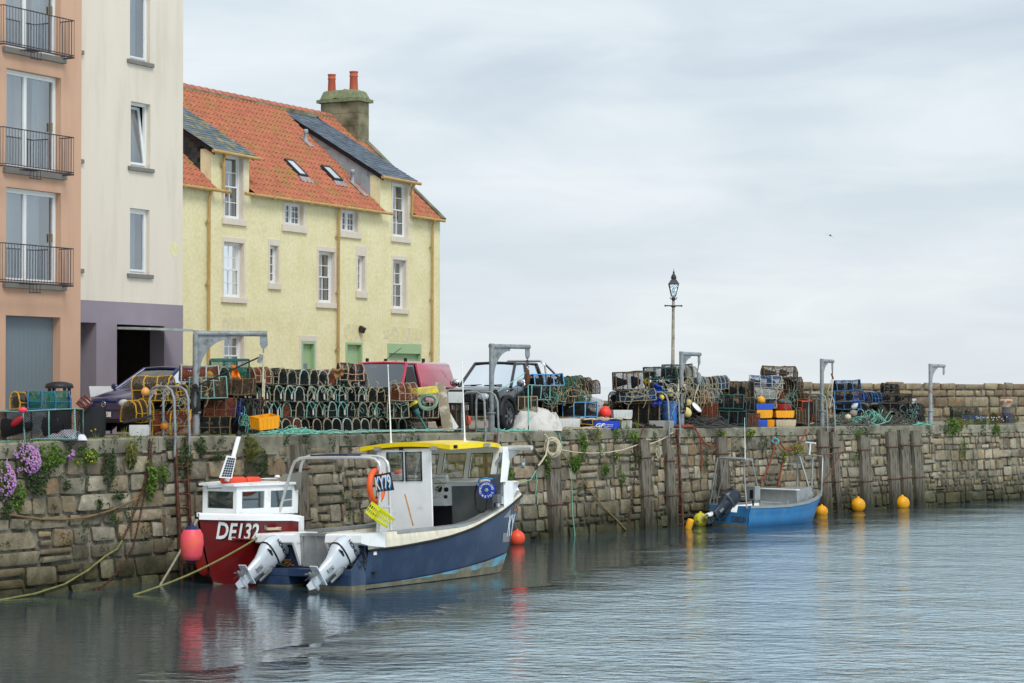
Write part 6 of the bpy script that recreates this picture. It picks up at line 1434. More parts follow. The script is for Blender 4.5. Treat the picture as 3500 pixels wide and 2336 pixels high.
# timber fenders
def timber(px,pw,ptop,lab,pb=None,o=.2,angle=0,cut=0,zb=-.5):
    e,zt,tq_=qpx(px); s0=s_of(px-pw/2+3); s1=s_of(px+pw/2+3); s1=max(s1,s0+.2); p=wp(px,ptop,.2); top=min(p.z,zt-.02)
    t=thing('timber_fender',(e.x,e.y,0),0,lab,'timber post','upright timber fenders on the quay wall'); m=MB(); rows=[]
    for i in range(8):
        z=zb+(top-zb)*i/7; k=jit(.008); a=wall(s0+k,z,o); b=wall(s1+k,z,o); c=wall(s1,z,-.02); d=wall(s0,z,-.02); tc_=cut if i==7 else 0
        rows.append([v-t.location for v in(a+Vector((0,0,tc_)),b-Vector((0,0,tc_)),c,d)])
    m.grid(rows,False,cu=True); m.add(rows[-1],[(0,1,2,3)]); m.build('post',m_timber,t,bev=.012)
    for zz in(top*.38,top*.8):
        m=MB(); a=wall(s0-.04,zz,o+.012)-t.location; b=wall(s1+.04,zz,o+.012)-t.location; a2=wall(s0-.04,zz,.0)-t.location; m.tube([a2,a,b],.022,4,smooth=False); m.build('iron_strap',m_rust,t)
timber(1026,42,1520,'short wide grey timber behind the gantry of the navy boat')
timber(1888,37,1540,'tall pale timber right of the navy boat bow with white rope hung on its top')
timber(2200,31,1505,'tall grey timber left of the ladder by the blue barrel, wrapped with chain')
timber(2285,26,1520,'split broken timber immediately left of the ladder by the blue barrel',cut=.25)
timber(2466,31,1494,'grey timber behind the stern of the small blue boat')
timber(2812,29,1473,'timber with a slanting top left of the rightmost ladder',cut=.05)
timber(2850,18,1475,'narrow timber right of the rightmost ladder',cut=-.04)
timber(2951,30,1487,'timber above the left one of the two floating orange-yellow buoys')
timber(3046,29,1477,'leftmost of the three close timbers at the right')
timber(3087,29,1470,'middle one of the three close timbers at the right')
timber(3129,27,1473,'rightmost of the three close timbers')
# street lamp
g=qd(2297,9.5); h=at(2297,921,g.y).z-g.z; t=thing('street_lamp',g,0,'old fashioned lantern street lamp with a dark head on a pale post','street lamp'); t.rotation_euler=(0,.012,0)
m_lp=mat('flaking_pale_post',(160,156,140),.7,var=.25,sc=6,col2=(92,84,72),c2sc=4,c2lo=.5,c2hi=.65); m_lk=mat('dark_lamp_iron',(38,44,48),.5,var=.1)
s=FPX/g.y
m=MB(); m.lathe([(.16,0),(.15,.4),(.09,.5),(.075,1.2),(.09,1.25),(.065,1.3),(.05,h-1.25),(.05,h-1.1)],14); m.build('post',m_lp,t)
m=MB(); m.lathe([(.05,0),(.09,.03),(.045,.08),(.05,.25),(.08,.3),(.06,.36)],14,(0,0,h-1.32)); m.tube([(-.28,0,h-1.26),(.28,0,h-1.26)],.022,6); m.ball((-.28,0,h-1.26),.035,8); m.ball((.28,0,h-1.26),.035,8); m.build('ladder_bar',m_lk,t)
def fr4(z,r): return [(r*math.cos(PI/4+PI/2*i),r*math.sin(PI/4+PI/2*i),z) for i in range(4)]
z0=h-.93
m=MB()
for i in range(4): m.tube([fr4(z0,.10)[i],fr4(z0+.42,.23)[i]],.014,5); m.tube([fr4(z0+.42,.23)[i],fr4(z0+.42,.23)[(i+1)%4]],.016,5); m.tube([fr4(z0,.1)[i],fr4(z0,.1)[(i+1)%4]],.016,5)
m.tube([(-.12,0,z0-.03),(-.10,0,z0-.1),(0,0,z0-.12)],.014,5); m.tube([(.12,0,z0-.03),(.10,0,z0-.1),(0,0,z0-.12)],.014,5); m.build('lantern_frame',m_lk,t)
m=MB(); m.grid([fr4(z0+.42,.26),fr4(z0+.55,.15),fr4(z0+.60,.09)],False,cu=True); m.lathe([(.09,z0+.60),(.10,z0+.64),(.07,z0+.72),(.03,z0+.78),(.035,z0+.83),(.012,z0+.87),(.004,z0+.95)],10); m.build('lantern_cap',m_lk,t)
m=MB(); m.grid([fr4(z0,.095),fr4(z0+.41,.225)],False,cu=True); m.build('lantern_glass',glassmat('lantern_glass_mat',(.8,.86,.88),.1),t); m=MB(); m.ball((0,0,z0+.22),.05,8,(1,1,1.8)); m.build('lamp_bulb',m_white,t)
# wall ropes and chains
ropeline([wp(x,y,.1) for x,y in((-60,1740),(60,1764),(140,1775),(220,1776),(300,1768),(380,1745),(430,1722),(468,1704))],.02,mat('brown_rope',(132,104,68),.9,var=.2,sc=9),'wall_rope','brown rope sagging along the wall below the purple flowers')
ropeline([wp(x,y,.1) for x,y in((418,1848),(400,1878),(362,1900),(300,1950),(220,1998),(120,2030),(0,2052),(-80,2064))],.022,m_ropeg,'wall_rope','greenish rope slanting down the wall at the lower left into the water')
def chain(pts,r,m_,name,lab):
    m=MB(); P=[Vector(p) for p in pts]; L_=[]; 
    tot=0; seg=[]
    for a,b in zip(P,P[1:]): seg.append((tot,a,b)); tot+=(b-a).length
    d=0; i=0
    while d<tot:
        for t0,a,b in seg:
            if d<=t0+(b-a).length: break
        q=a.lerp(b,(d-t0)/(b-a).length); dr=(b-a).normalized(); sd=dr.cross(Vector((.2,.9,.1)) if i%2 else Vector((.9,.2,.1))).normalized()
        m.tube([q+dr*math.cos(x)*r*2.2+sd*math.sin(x)*r*1.3 for x in[2*PI*k/7 for k in range(7)]],r*.5,4,closed=True); d+=r*3.0; i+=1
    return tag(m.build(name,m_),lab,'chain')
chain([wp(x,y,.1) for x,y in((512,1505),(508,1580),(492,1660),(470,1720),(440,1800),(418,1845))],.02,m_rust,'rusty_chain','thicker rusty chain hanging down the wall left of the nearest ladder')
chain([wp(x,y,.08) for x,y in((520,1510),(500,1660),(480,1760),(455,1870),(410,1950),(350,2005),(300,2022))],.015,m_rust,'rusty_chain','thin rusty chain slanting down to the water at the lower left')
chain([wp(x,y,.3) for x,y in((2200,1460),(2185,1500),(2172,1600),(2163,1700),(2148,1800))],.018,m_rust,'rusty_chain','rusty chain hanging left of the chain-wrapped tall timber')
tp=wp(1889,1545,.35); m=MB()
for p_ in loops(tp+Vector((0,0,.12)),.22,.26,12,.02,11): m.tube(p_,.022,6)
tag(m.build('rope_coil',m_ropew),'big coil of pale rope hung on the timber right of the navy bow','rope')
ropeline([wp(x,y,.3) for x,y in((1862,1485),(1874,1500),(1872,1520),(1866,1555),(1850,1580),(1838,1595))],.026,m_ropew,'wall_rope','pale rope from the coiled timber down to a black join left of it')
ropeline([wp(1838,1592,.3),wp(1832,1606,.3)],.034,m_rubber,'rope_join','black taped join between pale rope and thin mint line','rope join')
ropeline([wp(1834,1606,.3),wp(1815,1640,.5),BF.M@Vector((5.8,-1.0,1.9))],.012,m_mint,'mooring_rope','thin mint line from the black join to the bow of the navy boat')
ropeline([wp(x,y,.12) for x,y in((1832,1615),(1836,1650),(1830,1690),(1838,1700),(1837,1725))],.012,m_mint,'wall_rope','loose mint line dangling on the wall just right of the navy bow')
ropeline([wp(x,y,.14) for x,y in((1915,1545),(1940,1570),(1980,1620),(2010,1670),(2060,1730),(2110,1780),(2140,1812))],.022,mat('tan_rope',(140,122,78),.9,var=.2,sc=9),'wall_rope','tan mooring rope slanting down from the coiled timber to the water')
ropeline([wp(x,y,.1) for x,y in((1908,1470),(1925,1540),(1952,1600),(1955,1680),(1956,1750),(1966,1838))],.012,m_mint,'wall_rope','thin mint line hanging straight down to the water right of the coiled timber')
ropeline([wp(x,y,.2) for x,y in((1920,1538),(1960,1546),(2020,1550),(2080,1547),(2130,1538),(2182,1520))],.016,m_ropew,'wall_rope','pale rope slung between the coiled timber and the chain-wrapped timber')
ropeline([wp(x,y,.1) for x,y in((1790,1482),(1815,1520),(1840,1555),(1862,1575),(1880,1600))],.03,mat('olive_rope',(92,88,70),.9,var=.2,sc=9),'wall_rope','thick olive rope running down the wall above the navy bow')
def rd_(pts,lab,r=.026): return ropeline(pts,r,m_roper,'red_rope',lab)
rd_([qd(2320,.5)+Vector((0,0,.08)),qd(2345,.25)+Vector((0,0,.06)),wp(2372,1462,.12),wp(2386,1480,.14),wp(2402,1505,.12),wp(2408,1515,.1),wp(2425,1526,.1),wp(2442,1522,.1),wp(2448,1530,.1),wp(2440,1545,.1)],'thick rust-red rope running over the edge right of the blue barrel ladder')
rd_([qd(2318,.7)+Vector((0,0,.03)),qd(2350,.4)+Vector((0,0,.05)),wp(2378,1466,.2),wp(2394,1500,.2),wp(2398,1540,.12),wp(2399,1600,.1)],'second rust-red rope hanging straight beside the first over the edge')
m=MB()
for p_ in loops(qd(2332,.35)+Vector((0,0,.03)),.3,.22,7,.03,9,flat=True): m.tube(p_,.03,6)
tag(m.build('rope_coil',m_roper),'coil of rust-red rope at the foot of the davit by the blue barrel','rope')
rd_([wp(x,y,.14) for x,y in((2755,1468),(2752,1485),(2738,1505),(2720,1525),(2700,1540),(2685,1538),(2670,1520),(2660,1502))],'sagging rust-red rope slung on the wall above the small blue boat')
rd_([wp(x,y,.14) for x,y in((2651,1500),(2645,1540),(2630,1590),(2612,1630),(2600,1650))],'rust-red rope running down leftwards to the small blue boat',.026)
rd_([wp(x,y,.14) for x,y in((2678,1575),(2672,1600),(2660,1660),(2650,1700))],'short rust-red rope hanging down into the small blue boat',.026)
m=MB()
for p_ in loops(wp(2650,1508,.15),.11,.09,6,.02,21): m.tube(p_,.016,5)
tag(m.build('rope_knot',mat('turquoise_rope',(86,170,180),.85,var=.2)),'turquoise tangle of line on an iron ring above the small blue boat','rope')
ropeline([wp(x,y,.12) for x,y in((2300,1478),(2283,1492),(2250,1508),(2228,1516),(2205,1520))],.016,m_ropew,'wall_rope','pale line tied low on the hoop of the ladder by the blue barrel')
m=MB()
for p_ in loops(wp(2250,1545,.12),.10,.2,5,.02,31): m.tube(p_,.01,5)
tag(m.build('rope_loops',m_ropew),'thin pale rope loops hanging between the chain-wrapped timber and the ladder','rope')
for i,(a,b,c) in enumerate(((2455,1530,1492),)): pass
# ================================================================ creels (lobster pots)
ROPE={'natural':mat('natural_wound_rope',(186,176,146),.9,var=.2,sc=20,stripe=(92,84,66),stsc=14),'white':mat('white_wound_rope',(204,206,196),.9,var=.15,sc=20,stripe=(96,112,108),stsc=14),
 'mint':mat('mint_wound_rope',(136,190,180),.9,var=.2,sc=20,stripe=(66,100,96),stsc=14),'teal':mat('teal_wound_rope',(52,112,104),.9,var=.3,sc=20,stripe=(24,52,50),stsc=14),
 'blue':mat('blue_wound_rope',(66,126,184),.85,var=.2,sc=20,stripe=(40,60,90),stsc=12),'yellow':mat('yellow_wound_rope',(220,170,40),.85,var=.2,sc=20,stripe=(150,110,30),stsc=14),
 'brown':mat('brown_wound_rope',(132,106,72),.9,var=.3,sc=20,stripe=(62,50,36),stsc=14),'black':mat('black_wound_rope',(44,44,44),.9,var=.3,sc=20,stripe=(90,88,80),stsc=14),'orange':mat('orange_frame_rope',(212,88,48),.8,var=.2,sc=20),'peach':mat('faded_peach_rope',(206,164,136),.9,var=.2,sc=20,stripe=(140,100,80),stsc=14),'pipe':mat('blue_plastic_frame',(86,150,200),.5,var=.15,sc=9)}
NET={'dark':mat('dark_green_net',(26,36,34),.85,var=.3,sc=9),'black':mat('black_net',(20,20,22),.85,var=.3,sc=9),'teal':mat('teal_net',(30,104,88),.85,var=.3,sc=9),'orange':mat('orange_brown_net',(126,66,44),.85,var=.3,sc=9),'blue':mat('blue_net',(40,74,112),.85,var=.3,sc=9),'brown':mat('brown_net',(84,70,52),.85,var=.3,sc=9),'white':mat('white_net',(188,190,182),.85,var=.2,sc=9)}
m_pbase=mat('tarred_slat_base',(38,34,30),.9,var=.4,sc=8); m_pwood=mat('wet_board_base',(92,74,56),.9,var=.3,sc=8,stretch=(1,6,1)); m_tog=mat('white_toggle',(210,204,190),.6,var=.1)
def prof(kind,W,H):
    w=W/2
    if kind=='D': return [(-w,0),(-w,H*.42)]+[(-w*math.cos(a),H*.42+H*.58*math.sin(a)) for a in[PI*i/10 for i in range(1,10)]]+[(w,H*.42),(w,0)]
    if kind=='R': return [(-w,0),(-w,H),(w,H),(w,0)]
    if kind=='T': return [(-w,0),(-w*.60,H),(w*.60,H),(w,0)]
def inpoly(y,z,P):
    c=False; n=len(P); j=n-1
    for i in range(n):
        if (P[i][1]>z)!=(P[j][1]>z) and y<(P[j][0]-P[i][0])*(z-P[i][1])/(P[j][1]-P[i][1])+P[i][0]: c=not c
        j=i
    return c
PROTO={}
def pot_proto(kind,L_,W,H,rope,net,base='pbase',nh=3,cell=.038,rr=.0165,bridle=False,slope=0):
    key=(kind,round(L_,2),round(W,2),round(H,2),rope,net,base,nh,bridle)
    if key in PROTO: return PROTO[key]
    rd=random.Random(hash(key[:6])%1000 if False else int(L_*1000+W*777+H*333)); P=prof(kind,W,H); out=[]
    # cumulative arc
    A=[0]
    for a,b in zip(P,P[1:]): A.append(A[-1]+math.hypot(b[0]-a[0],b[1]-a[1]))
    def pp(s):
        s=max(0,min(A[-1],s))
        for i in range(len(A)-1):
            if s<=A[i+1] or i==len(A)-2: t=(s-A[i])/(A[i+1]-A[i]); return (P[i][0]+(P[i+1][0]-P[i][0])*t,P[i][1]+(P[i+1][1]-P[i][1])*t)
    m=MB(); hx=[-L_/2+L_*i/(nh-1) for i in range(nh)]
    for x in hx: m.tube([(x+rd.uniform(-.012,.012),y*(1+rd.uniform(-.02,.02)),z) for y,z in P],rr,6); m.tube([(x,P[0][0],.0),(x,P[-1][0],.0)],rr*.9,5)
    for y,z in ([(P[0][0],0),(P[-1][0],0)]+([(P[1][0],P[1][1]),(P[-2][0],P[-2][1]),(0,H)] if kind=='D' else [P[1],P[2]])):
        n=4; m.tube([(-L_/2+L_*i/n,y,z-(.012*math.sin(PI*i/n) if z>0 else 0)) for i in range(n+1)],rr*(.9 if kind!='D' else .62),6)
    out.append(('rope_bound_frame',m,ROPE[rope]))
    m=MB(); r_=.0050
    T=A[-1]; 
    for sg in(1,-1):
        c=-T if sg>0 else 0
        while c<(L_ if sg>0 else L_+T):
            pts=[]; n=max(6,int(T/.07))
            for i in range(n+1):
                s=T*i/n; x=c+s*sg*1.0
                if 0<=x<=L_: y,z=pp(s); k=.985+rd.uniform(-.012,.006); pts.append((x-L_/2,y*k,z*k))
                elif pts: break
            if len(pts)>1: m.tube(pts,r_,3,caps=False,smooth=False)
            c+=cell*1.41
    for x in(-L_/2,L_/2):
        for sg in(1,-1):
            c=-W-H
            while c<W+H:
                seg=[]
                st=-W/2
                while st<=W/2:
                    z=(c+st*sg)
                    if z>0 and inpoly(st,z,P): seg.append((x+rd.uniform(-.006,.006),st,z))
                    else:
                        if len(seg)>1: m.tube(seg,r_,3,caps=False,smooth=False)
                        seg=[]
                    st+=.035
                if len(seg)>1: m.tube(seg,r_,3,caps=False,smooth=False)
                c+=cell*1.41
    out.append(('netting',m,NET[net]))
    m=MB(); n=max(4,int(W/.09))
    for i in range(n): y=-W/2+W*(i+.5)/n; m.b2((-L_/2-.01,y-W/n*.42,-.02),(L_/2+.01,y+W/n*.42,.0))
    out.append(('slat_base',m,m_pbase if base=='pbase' else m_pwood))
    # inner funnel of slack net and the bait pocket
    m=MB(); h2=H*.55
    rows=[[(x,(W*.40*k)*math.cos(a),H*.42+H*.36*k*math.sin(a)) for a in[2*PI*j/8 for j in range(8)]] for x,k in((-L_/2+.02,.95),(-L_*.22,.5),(-L_*.12,.42))]
    m.grid(rows,True,cu=True); rows=[[(x,(W*.42*k)*math.cos(a),H*.42+H*.38*k*math.sin(a)) for a in[2*PI*j/8 for j in range(8)]] for x,k in((L_*.05,.95),(L_*.2,.6),(L_*.3,.3))]; m.grid(rows,True,cu=True)
    out.append(('inner_funnel',m,NET['black' if net not in('teal','orange','white') else net] if net!='white' else NET['black']))
    if bridle:
        m=MB(); x=-L_/2-.03; m.tube([(x,-W*.36,H*.8),(x-.02,-W*.1,H*.55),(x-.03,0,H*.42)],.011,5); m.tube([(x,W*.36,H*.85),(x-.02,W*.1,H*.58),(x-.03,0,H*.42)],.011,5); m.ball((x,-W*.36,H*.82),.025,6); m.ball((x,W*.36,H*.86),.025,6); out.append(('bridle',m,mat('faded_mint_line',(112,158,146),.85,var=.2,sc=9)))
        m=MB(); m.box((x-.03,0,H*.32),(.02,.045,.13)); m.ball((x-.03,0,H*.25),.03,8,(.5,1,1)); out.append(('toggle',m,m_tog))
    sv=Vector((rd.uniform(0,50),rd.uniform(0,50),3))
    for nm,mb_,mt in out:
        if nm!='slat_base':
            for v in mb_.v: v+=noise.noise_vector(v*2.6+sv)*.035+noise.noise_vector(v*8+sv)*.008
    t=thing('creel',(0,0,-60))
    for nm,mb_,mt in out: mb_.build(nm,mt,t,rec=False)
    PROTO[key]=[t,False]; return PROTO[key]
def put_pot(loc,yaw,label,group,args,roll=0,pitch=0,sc=(1,1,1)):
    pr=pot_proto(*args[0],**args[1]); t=pr[0]
    if pr[1]: t=dup(t)
    else: pr[1]=True
    t.location=loc; t.rotation_euler=(roll,pitch,yaw); t.scale=sc; tag(t,label,'lobster creel',group); return t
ORD=['first','second','third','fourth','fifth','sixth','seventh','eighth','ninth','tenth','eleventh','twelfth','thirteenth','fourteenth','fifteenth','sixteenth','seventeenth','eighteenth','nineteenth','twentieth','twenty-first','twenty-second']
CN={'natural':'pale rope','white':'white rope','mint':'mint rope','teal':'teal rope','blue':'blue rope','yellow':'yellow hoops','brown':'brown rope','black':'black rope','orange':'orange frame','peach':'peach rope','pipe':'blue tube frame'}
GRP='lobster creels stacked on the quay'
# ---- the long stack: four rows, arched ends facing the water
rs=random.Random(12); rowsdef=[('bottom',985,1510,0,.40),('second from bottom',700,1500,1,.43),('third from bottom',700,1462,2,.43),('top',890,1395,3,.43)]
for rname,p0,p1,lv,W in rowsdef:
    s=s_of(p0); s_end=s_of(p1); i=0
    while s<s_end and i<22:
        p,zt,tg=qs(s+W/2); n=inw(tg); L_=.66; back=BAT+1.15+.03*lv+rs.uniform(-.05,.07)+L_/2-.2
        q=p+n*back; z=gz(q)+.03+lv*.385+(.0 if lv<3 else rs.uniform(0,.03)); 
        net=rs.choice(['dark','dark','black','dark','black','orange' if rs.random()<.5 else 'dark','teal' if lv==3 else 'black']); rope=rs.choice(['natural','natural','natural','white','white','natural','mint' if lv!=0 else 'natural'])
        if lv==3: rope=rs.choice(['natural','white','natural','natural']); 
        H_=.375
        br=lv in(1,2) and rs.random()<.72
        lab=f"creel with {CN[rope]} and {net} net, {ORD[i]} from left in the {rname} row of the long stack"
        lab=lab.replace('row of the long stack','row, long stack')
        put_pot((q.x,q.y,z),math.atan2(n.y,n.x)+rs.uniform(-.07,.07),f"{CN[rope]} {net}-net creel, {ORD[i]} from left, {rname} row of long stack",GRP,((('D'),.66,W-.035,H_,rope,net),dict(bridle=br)),roll=rs.uniform(-.05,.05) if lv else 0,sc=(1,rs.uniform(.95,1.05),rs.uniform(.96,1.03)))
        s+=W+rs.uniform(-.01,.03); i+=1
# a second line of creels behind closes the stack
for lv in range(3):
    for k in range(7):
        s=s_of(1075)+k*1.2; p,zt,tg=qs(s); n=inw(tg); q=p+n*(BAT+2.15)
        put_pot((q.x,q.y,gz(q)+.03+lv*.385),math.atan2(tg.y,tg.x)+rs.uniform(-.1,.1),f"{['low','middle','high'][lv]} dark creel lying behind the long stack, {ORD[k]} from left",GRP,(('D',1.36,.6,.37,'black','dark'),dict()))
# ---- creels placed one by one: (x0,x1,top,bottom, depth behind edge, shape, rope, net, way, label)
rj=random.Random(55)
def one(x0,x1,yt,yb,k,kind,rope,net,way,label,base='pbase',nh=4,tilt=0,wd=.5,q=None,ground=False,group=GRP,bridle=False,pitch=0):
    cx=(x0+x1)/2; g=qd(cx,k); s=FPX/g.y; H_=max(.18,(yb-yt)/s); z=at(cx,yb,g.y).z
    if ground or abs(z-g.z)<.10: z=g.z+.02
    app=(x1-x0)/s
    if way=='s': q=.35 if q is None else q; L_=max(.45,(app-wd*math.sin(abs(q)))/math.cos(q)); W=wd; yaw=q
    else: q=1.0 if q is None else q; L_=.7; W=max(.28,(app-L_*abs(math.cos(q))*.55)/abs(math.sin(q))); yaw=q
    yaw+=rj.uniform(-.14,.14); L_=round(L_/.05)*.05; W=round(W/.03)*.03; H_=round(H_/.02)*.02
    return put_pot((at(cx,1400,g.y).x,g.y,z),yaw,label,group,((kind,L_,W,H_,rope,net),dict(base=base,nh=nh,bridle=bridle)),roll=tilt+rj.uniform(-.06,.06),pitch=pitch+rj.uniform(-.05,.05),sc=(1,1,rj.uniform(.95,1.06)))
# more creels at the back of each heap
def back(p0,p1,n,lv0,k,where,rope='brown'):
    for lv in range(lv0):
        for i in range(n):
            cx=p0+(p1-p0)*(i+.5)/n+rj.uniform(-6,6); g=qd(cx,k+rj.uniform(-.1,.1)); 
            put_pot((g.x,g.y,g.z+.03+lv*.36),1.0+rj.uniform(-.6,.4),f"{['ground-level','second-layer','third-layer'][lv]} dark creel at the back {where}, {ORD[i]} from left",GRP,(('D',.7,.5,.36,rope,rj.choice(['black','dark'])),dict(nh=4)),roll=rj.uniform(-.1,.1),pitch=rj.uniform(-.06,.06))
back(2110,2240,3,3,2.5,'before the lamp'); back(2240,2470,5,3,2.3,'right of the barrel'); back(2480,2590,3,2,2.4,'behind the fish boxes'); back(2600,2750,4,3,2.5,'above the fish boxes'); back(1800,2030,5,2,2.6,'beside the pickup'); back(2985,3140,4,2,2.9,'at the right','black'); back(2860,2960,2,2,3.3,'right of the ladder','black')
# left corner
one(5,275,1404,1506,.8,'R','mint','black','s','long black-netted box creel edged in pale mint rope at the far left',nh=4,wd=.6,q=.08)
one(88,243,1336,1402,1.0,'D','blue','teal','s','blue-hooped teal net creel sitting on the long box creel at far left',wd=.5,q=.2)
one(68,112,1345,1402,1.5,'D','yellow','brown','e','yellow-hooped creel half hidden behind the blue-hooped one at far left')
one(430,508,1364,1440,1.3,'D','yellow','brown','e','yellow-hooped creel end-on above the white box, left of the handrails',q=1.15)
one(455,600,1290,1372,1.5,'D','yellow','brown','s','yellow-hooped creel in front of the navy car windscreen',q=-.25)
one(520,660,1402,1484,1.0,'D','yellow','orange','s','orange-net creel with yellow hoops on the ground behind the handrails',nh=3,q=.15)
one(560,665,1352,1400,1.3,'D','brown','dark','s','brown dark-net creel above the orange-net one behind the handrails',q=.1)
one(570,612,1318,1352,1.6,'D','yellow','black','e','small yellow-hooped black-net creel right of the handrail tops')
one(612,748,1250,1302,1.6,'T','white','orange','s','rusty orange-net creel with white rope at the top left of the long stack',q=.1)
one(640,775,1292,1362,1.3,'T','mint','brown','s','creel with thick mint rope edges just right of the nearest davit post',q=.15)
one(755,872,1296,1350,1.3,'T','brown','brown','s','brown rope creel left of the upper row of the long stack',q=.1)
one(715,858,1232,1300,2.0,'T','teal','teal','s','large teal trapezoid creel at the very top left of the long stack',q=.15)
one(690,806,1362,1425,1.2,'D','brown','orange','s','brown-roped creel with rusty net right of the davit post, middle height',q=.2)
one(680,790,1422,1482,1.1,'D','brown','dark','s','brown-roped long creel on the ground right of the nearest davit post',q=.1)
one(792,868,1356,1478,1.3,'R','black','black','e','tall dark creel left of the hanging yellow box',q=1.1)
one(1145,1245,1246,1300,1.7,'D','peach','dark','s','peach-roped creel with a brown sack on top of the long stack',q=.3)
one(860,905,1256,1310,1.6,'D','natural','orange','e','rusty-net creel at the top of the long stack behind the hoist rope')
one(1350,1412,1310,1368,1.0,'D','natural','orange','e','reddish creel at the right end of the third row below the van mirror')
for i,(a,b) in enumerate(((1320,1400),(1395,1470),(1440,1500))): one(a,b,1376,1428,1.35,'R','natural','dark','s',['square creel left of the black and yellow float','square creel below the yellow float','square creel left of the leaning concrete post'][i],q=.1)
one(1545,1585,1378,1470,1.6,'R','black','brown','e','pale brown meshed creel right of the leaning concrete post',q=1.2)
# beside the pickup
one(1817,1925,1280,1320,1.9,'T','pipe','black','s','blue-framed creel at the top left of the heap beside the pickup',base='w',q=.1)
for i,(a,b,c,d,n_) in enumerate(((1922,1952,1288,1332,'teal'),(1944,1985,1283,1328,'teal'),(1980,2004,1294,1338,'dark'),(2000,2034,1300,1345,'dark'))): one(a,b,c,d,1.9,'D','brown',n_,'e',f"brown-arched {n_}-net creel, {ORD[i]} from left in top row beside the pickup",base='w')
one(1782,1880,1320,1368,1.8,'T','mint','black','s','creel with a pale mint rail in the second layer beside the pickup',q=.15)
for i,(a,b,c,d,n_) in enumerate(((1878,1922,1320,1372,'teal'),(1925,1968,1328,1375,'dark'),(1965,2010,1330,1378,'teal'))): one(a,b,c,d,1.7,'D','brown',n_,'e',f"knotted brown creel, {ORD[i]} from left in the second row beside the pickup")
one(1768,1838,1355,1402,1.4,'R','natural','brown','s','creel thickly wound in tan rope beside the pickup wheel',q=.1,wd=.35)
one(1838,1902,1362,1410,1.5,'D','brown','black','s','dark creel between the tan-wound creel and the blue frame beside the pickup')
one(1920,2042,1378,1424,1.4,'T','pipe','black','s','low blue-framed creel behind the blue box',base='w',q=.1)
one(1905,2020,1424,1450,1.5,'T','yellow','black','s','flat black creel with a yellow rail behind the tarpaulin',q=.05)
# heap by the lamp post
one(2098,2215,1272,1332,1.5,'R','brown','black','s','brown-edged black box creel at the upper left of the heap before the lamp',q=.1)
one(2200,2310,1258,1296,1.8,'R','teal','black','s','teal-edged box creel at the top of the heap before the lamp',q=.1)
one(2262,2368,1249,1288,2.2,'T','black','black','s','black trapezoid creel topmost at the foot of the lamp post',q=.15)
one(2228,2312,1292,1334,1.7,'R','teal','black','s','teal-edged creel left of the davit behind the blue barrel',q=.1)
one(2108,2240,1332,1370,1.4,'D','natural','blue','s','tan-roped blue-net creel in the middle of the heap before the lamp',base='w',q=.1)
one(2135,2250,1376,1460,1.4,'R','brown','black','s','dark weedy creel at the bottom of the heap left of the barrel',q=.1)
for i,(a,b,c,d,n_) in enumerate(((2312,2345,1262,1310,'black'),(2338,2370,1252,1292,'white'),(2362,2400,1290,1335,'blue'),(2385,2415,1290,1335,'blue'),(2410,2445,1286,1330,'dark'),(2440,2478,1284,1330,'blue'))): one(a,b,c,d,1.7,'D','natural',n_,'e',f"tan-arched {n_}-net creel, {ORD[i]} from left in upper row right of the barrel")
for i,(a,b,n_) in enumerate(((2345,2385,'dark'),(2382,2420,'orange'),(2415,2455,'blue'))): one(a,b,1332,1378,1.6,'D','natural',n_,'e',f"tan-arched {n_}-net creel, {ORD[i]} from left in middle row right of the barrel")
one(2385,2448,1376,1432,1.6,'R','brown','orange','s','rust-coloured net creel above the dark rope heap',q=.1)
one(2450,2486,1290,1345,2.4,'D','black','black','e','black creel behind the rows, right of the blue-net arches')
# boxes to the right
one(2480,2575,1306,1360,1.7,'R','brown','black','s','brown-edged black box creel above the two teal box creels',q=.1)
one(2438,2540,1350,1398,1.1,'R','teal','black','s','upper of the two teal-edged box creels left of the stacked fish boxes',q=.1)
one(2446,2548,1400,1456,1.0,'R','teal','black','s','lower of the two teal-edged box creels left of the stacked fish boxes',q=.1)
one(2540,2575,1362,1405,1.3,'R','black','black','e','small black creel between the teal boxes and the blue fish box, upper')
one(2548,2582,1408,1455,1.1,'R','black','orange','e','small black creel between the teal boxes and the blue fish box, lower')
one(2602,2724,1252,1292,2.0,'D','brown','brown','s','brown weedy creel topmost above the fish boxes',q=.2)
one(2560,2672,1286,1328,1.7,'D','white','blue','s','white-roped creel with blue rails in the second layer above the fish boxes',q=.1)
one(2570,2655,1328,1366,1.6,'D','white','white','s','white-mesh creel above the blue fish box',q=.1)
one(2575,2655,1366,1398,1.9,'D','white','white','s','lower white-mesh creel partly behind the blue fish box',q=.1)
for i,(a,b,c,d) in enumerate(((2672,2702,1294,1336),(2700,2735,1290,1336),(2655,2690,1334,1385),(2690,2742,1336,1384),(2690,2744,1384,1430))): one(a,b,c,d,1.9,'D','brown','dark' if i!=2 else 'orange','e',['dark creel second layer right of the blue-railed creel','dark creel at the right shoulder of the pile above the fish boxes','rusty creel right of the white-mesh creel','dark creel above the red tub','dark creel behind the red tub at ground level'][i])
one(2712,2740,1404,1448,1.2,'R','brown','brown','e','old brown creel between the beige box and the upright orange creel')
t=one(2730,2782,1352,1446,1.2,'D','orange','brown','s','orange-framed creel standing upright on its end left of the ladder hoops',q=.2); t.rotation_euler=(0,-PI/2+.1,-.9); g=qd(2758,1.2); t.location=(g.x,g.y,g.z+.5); t.scale=(1.6,1,1)
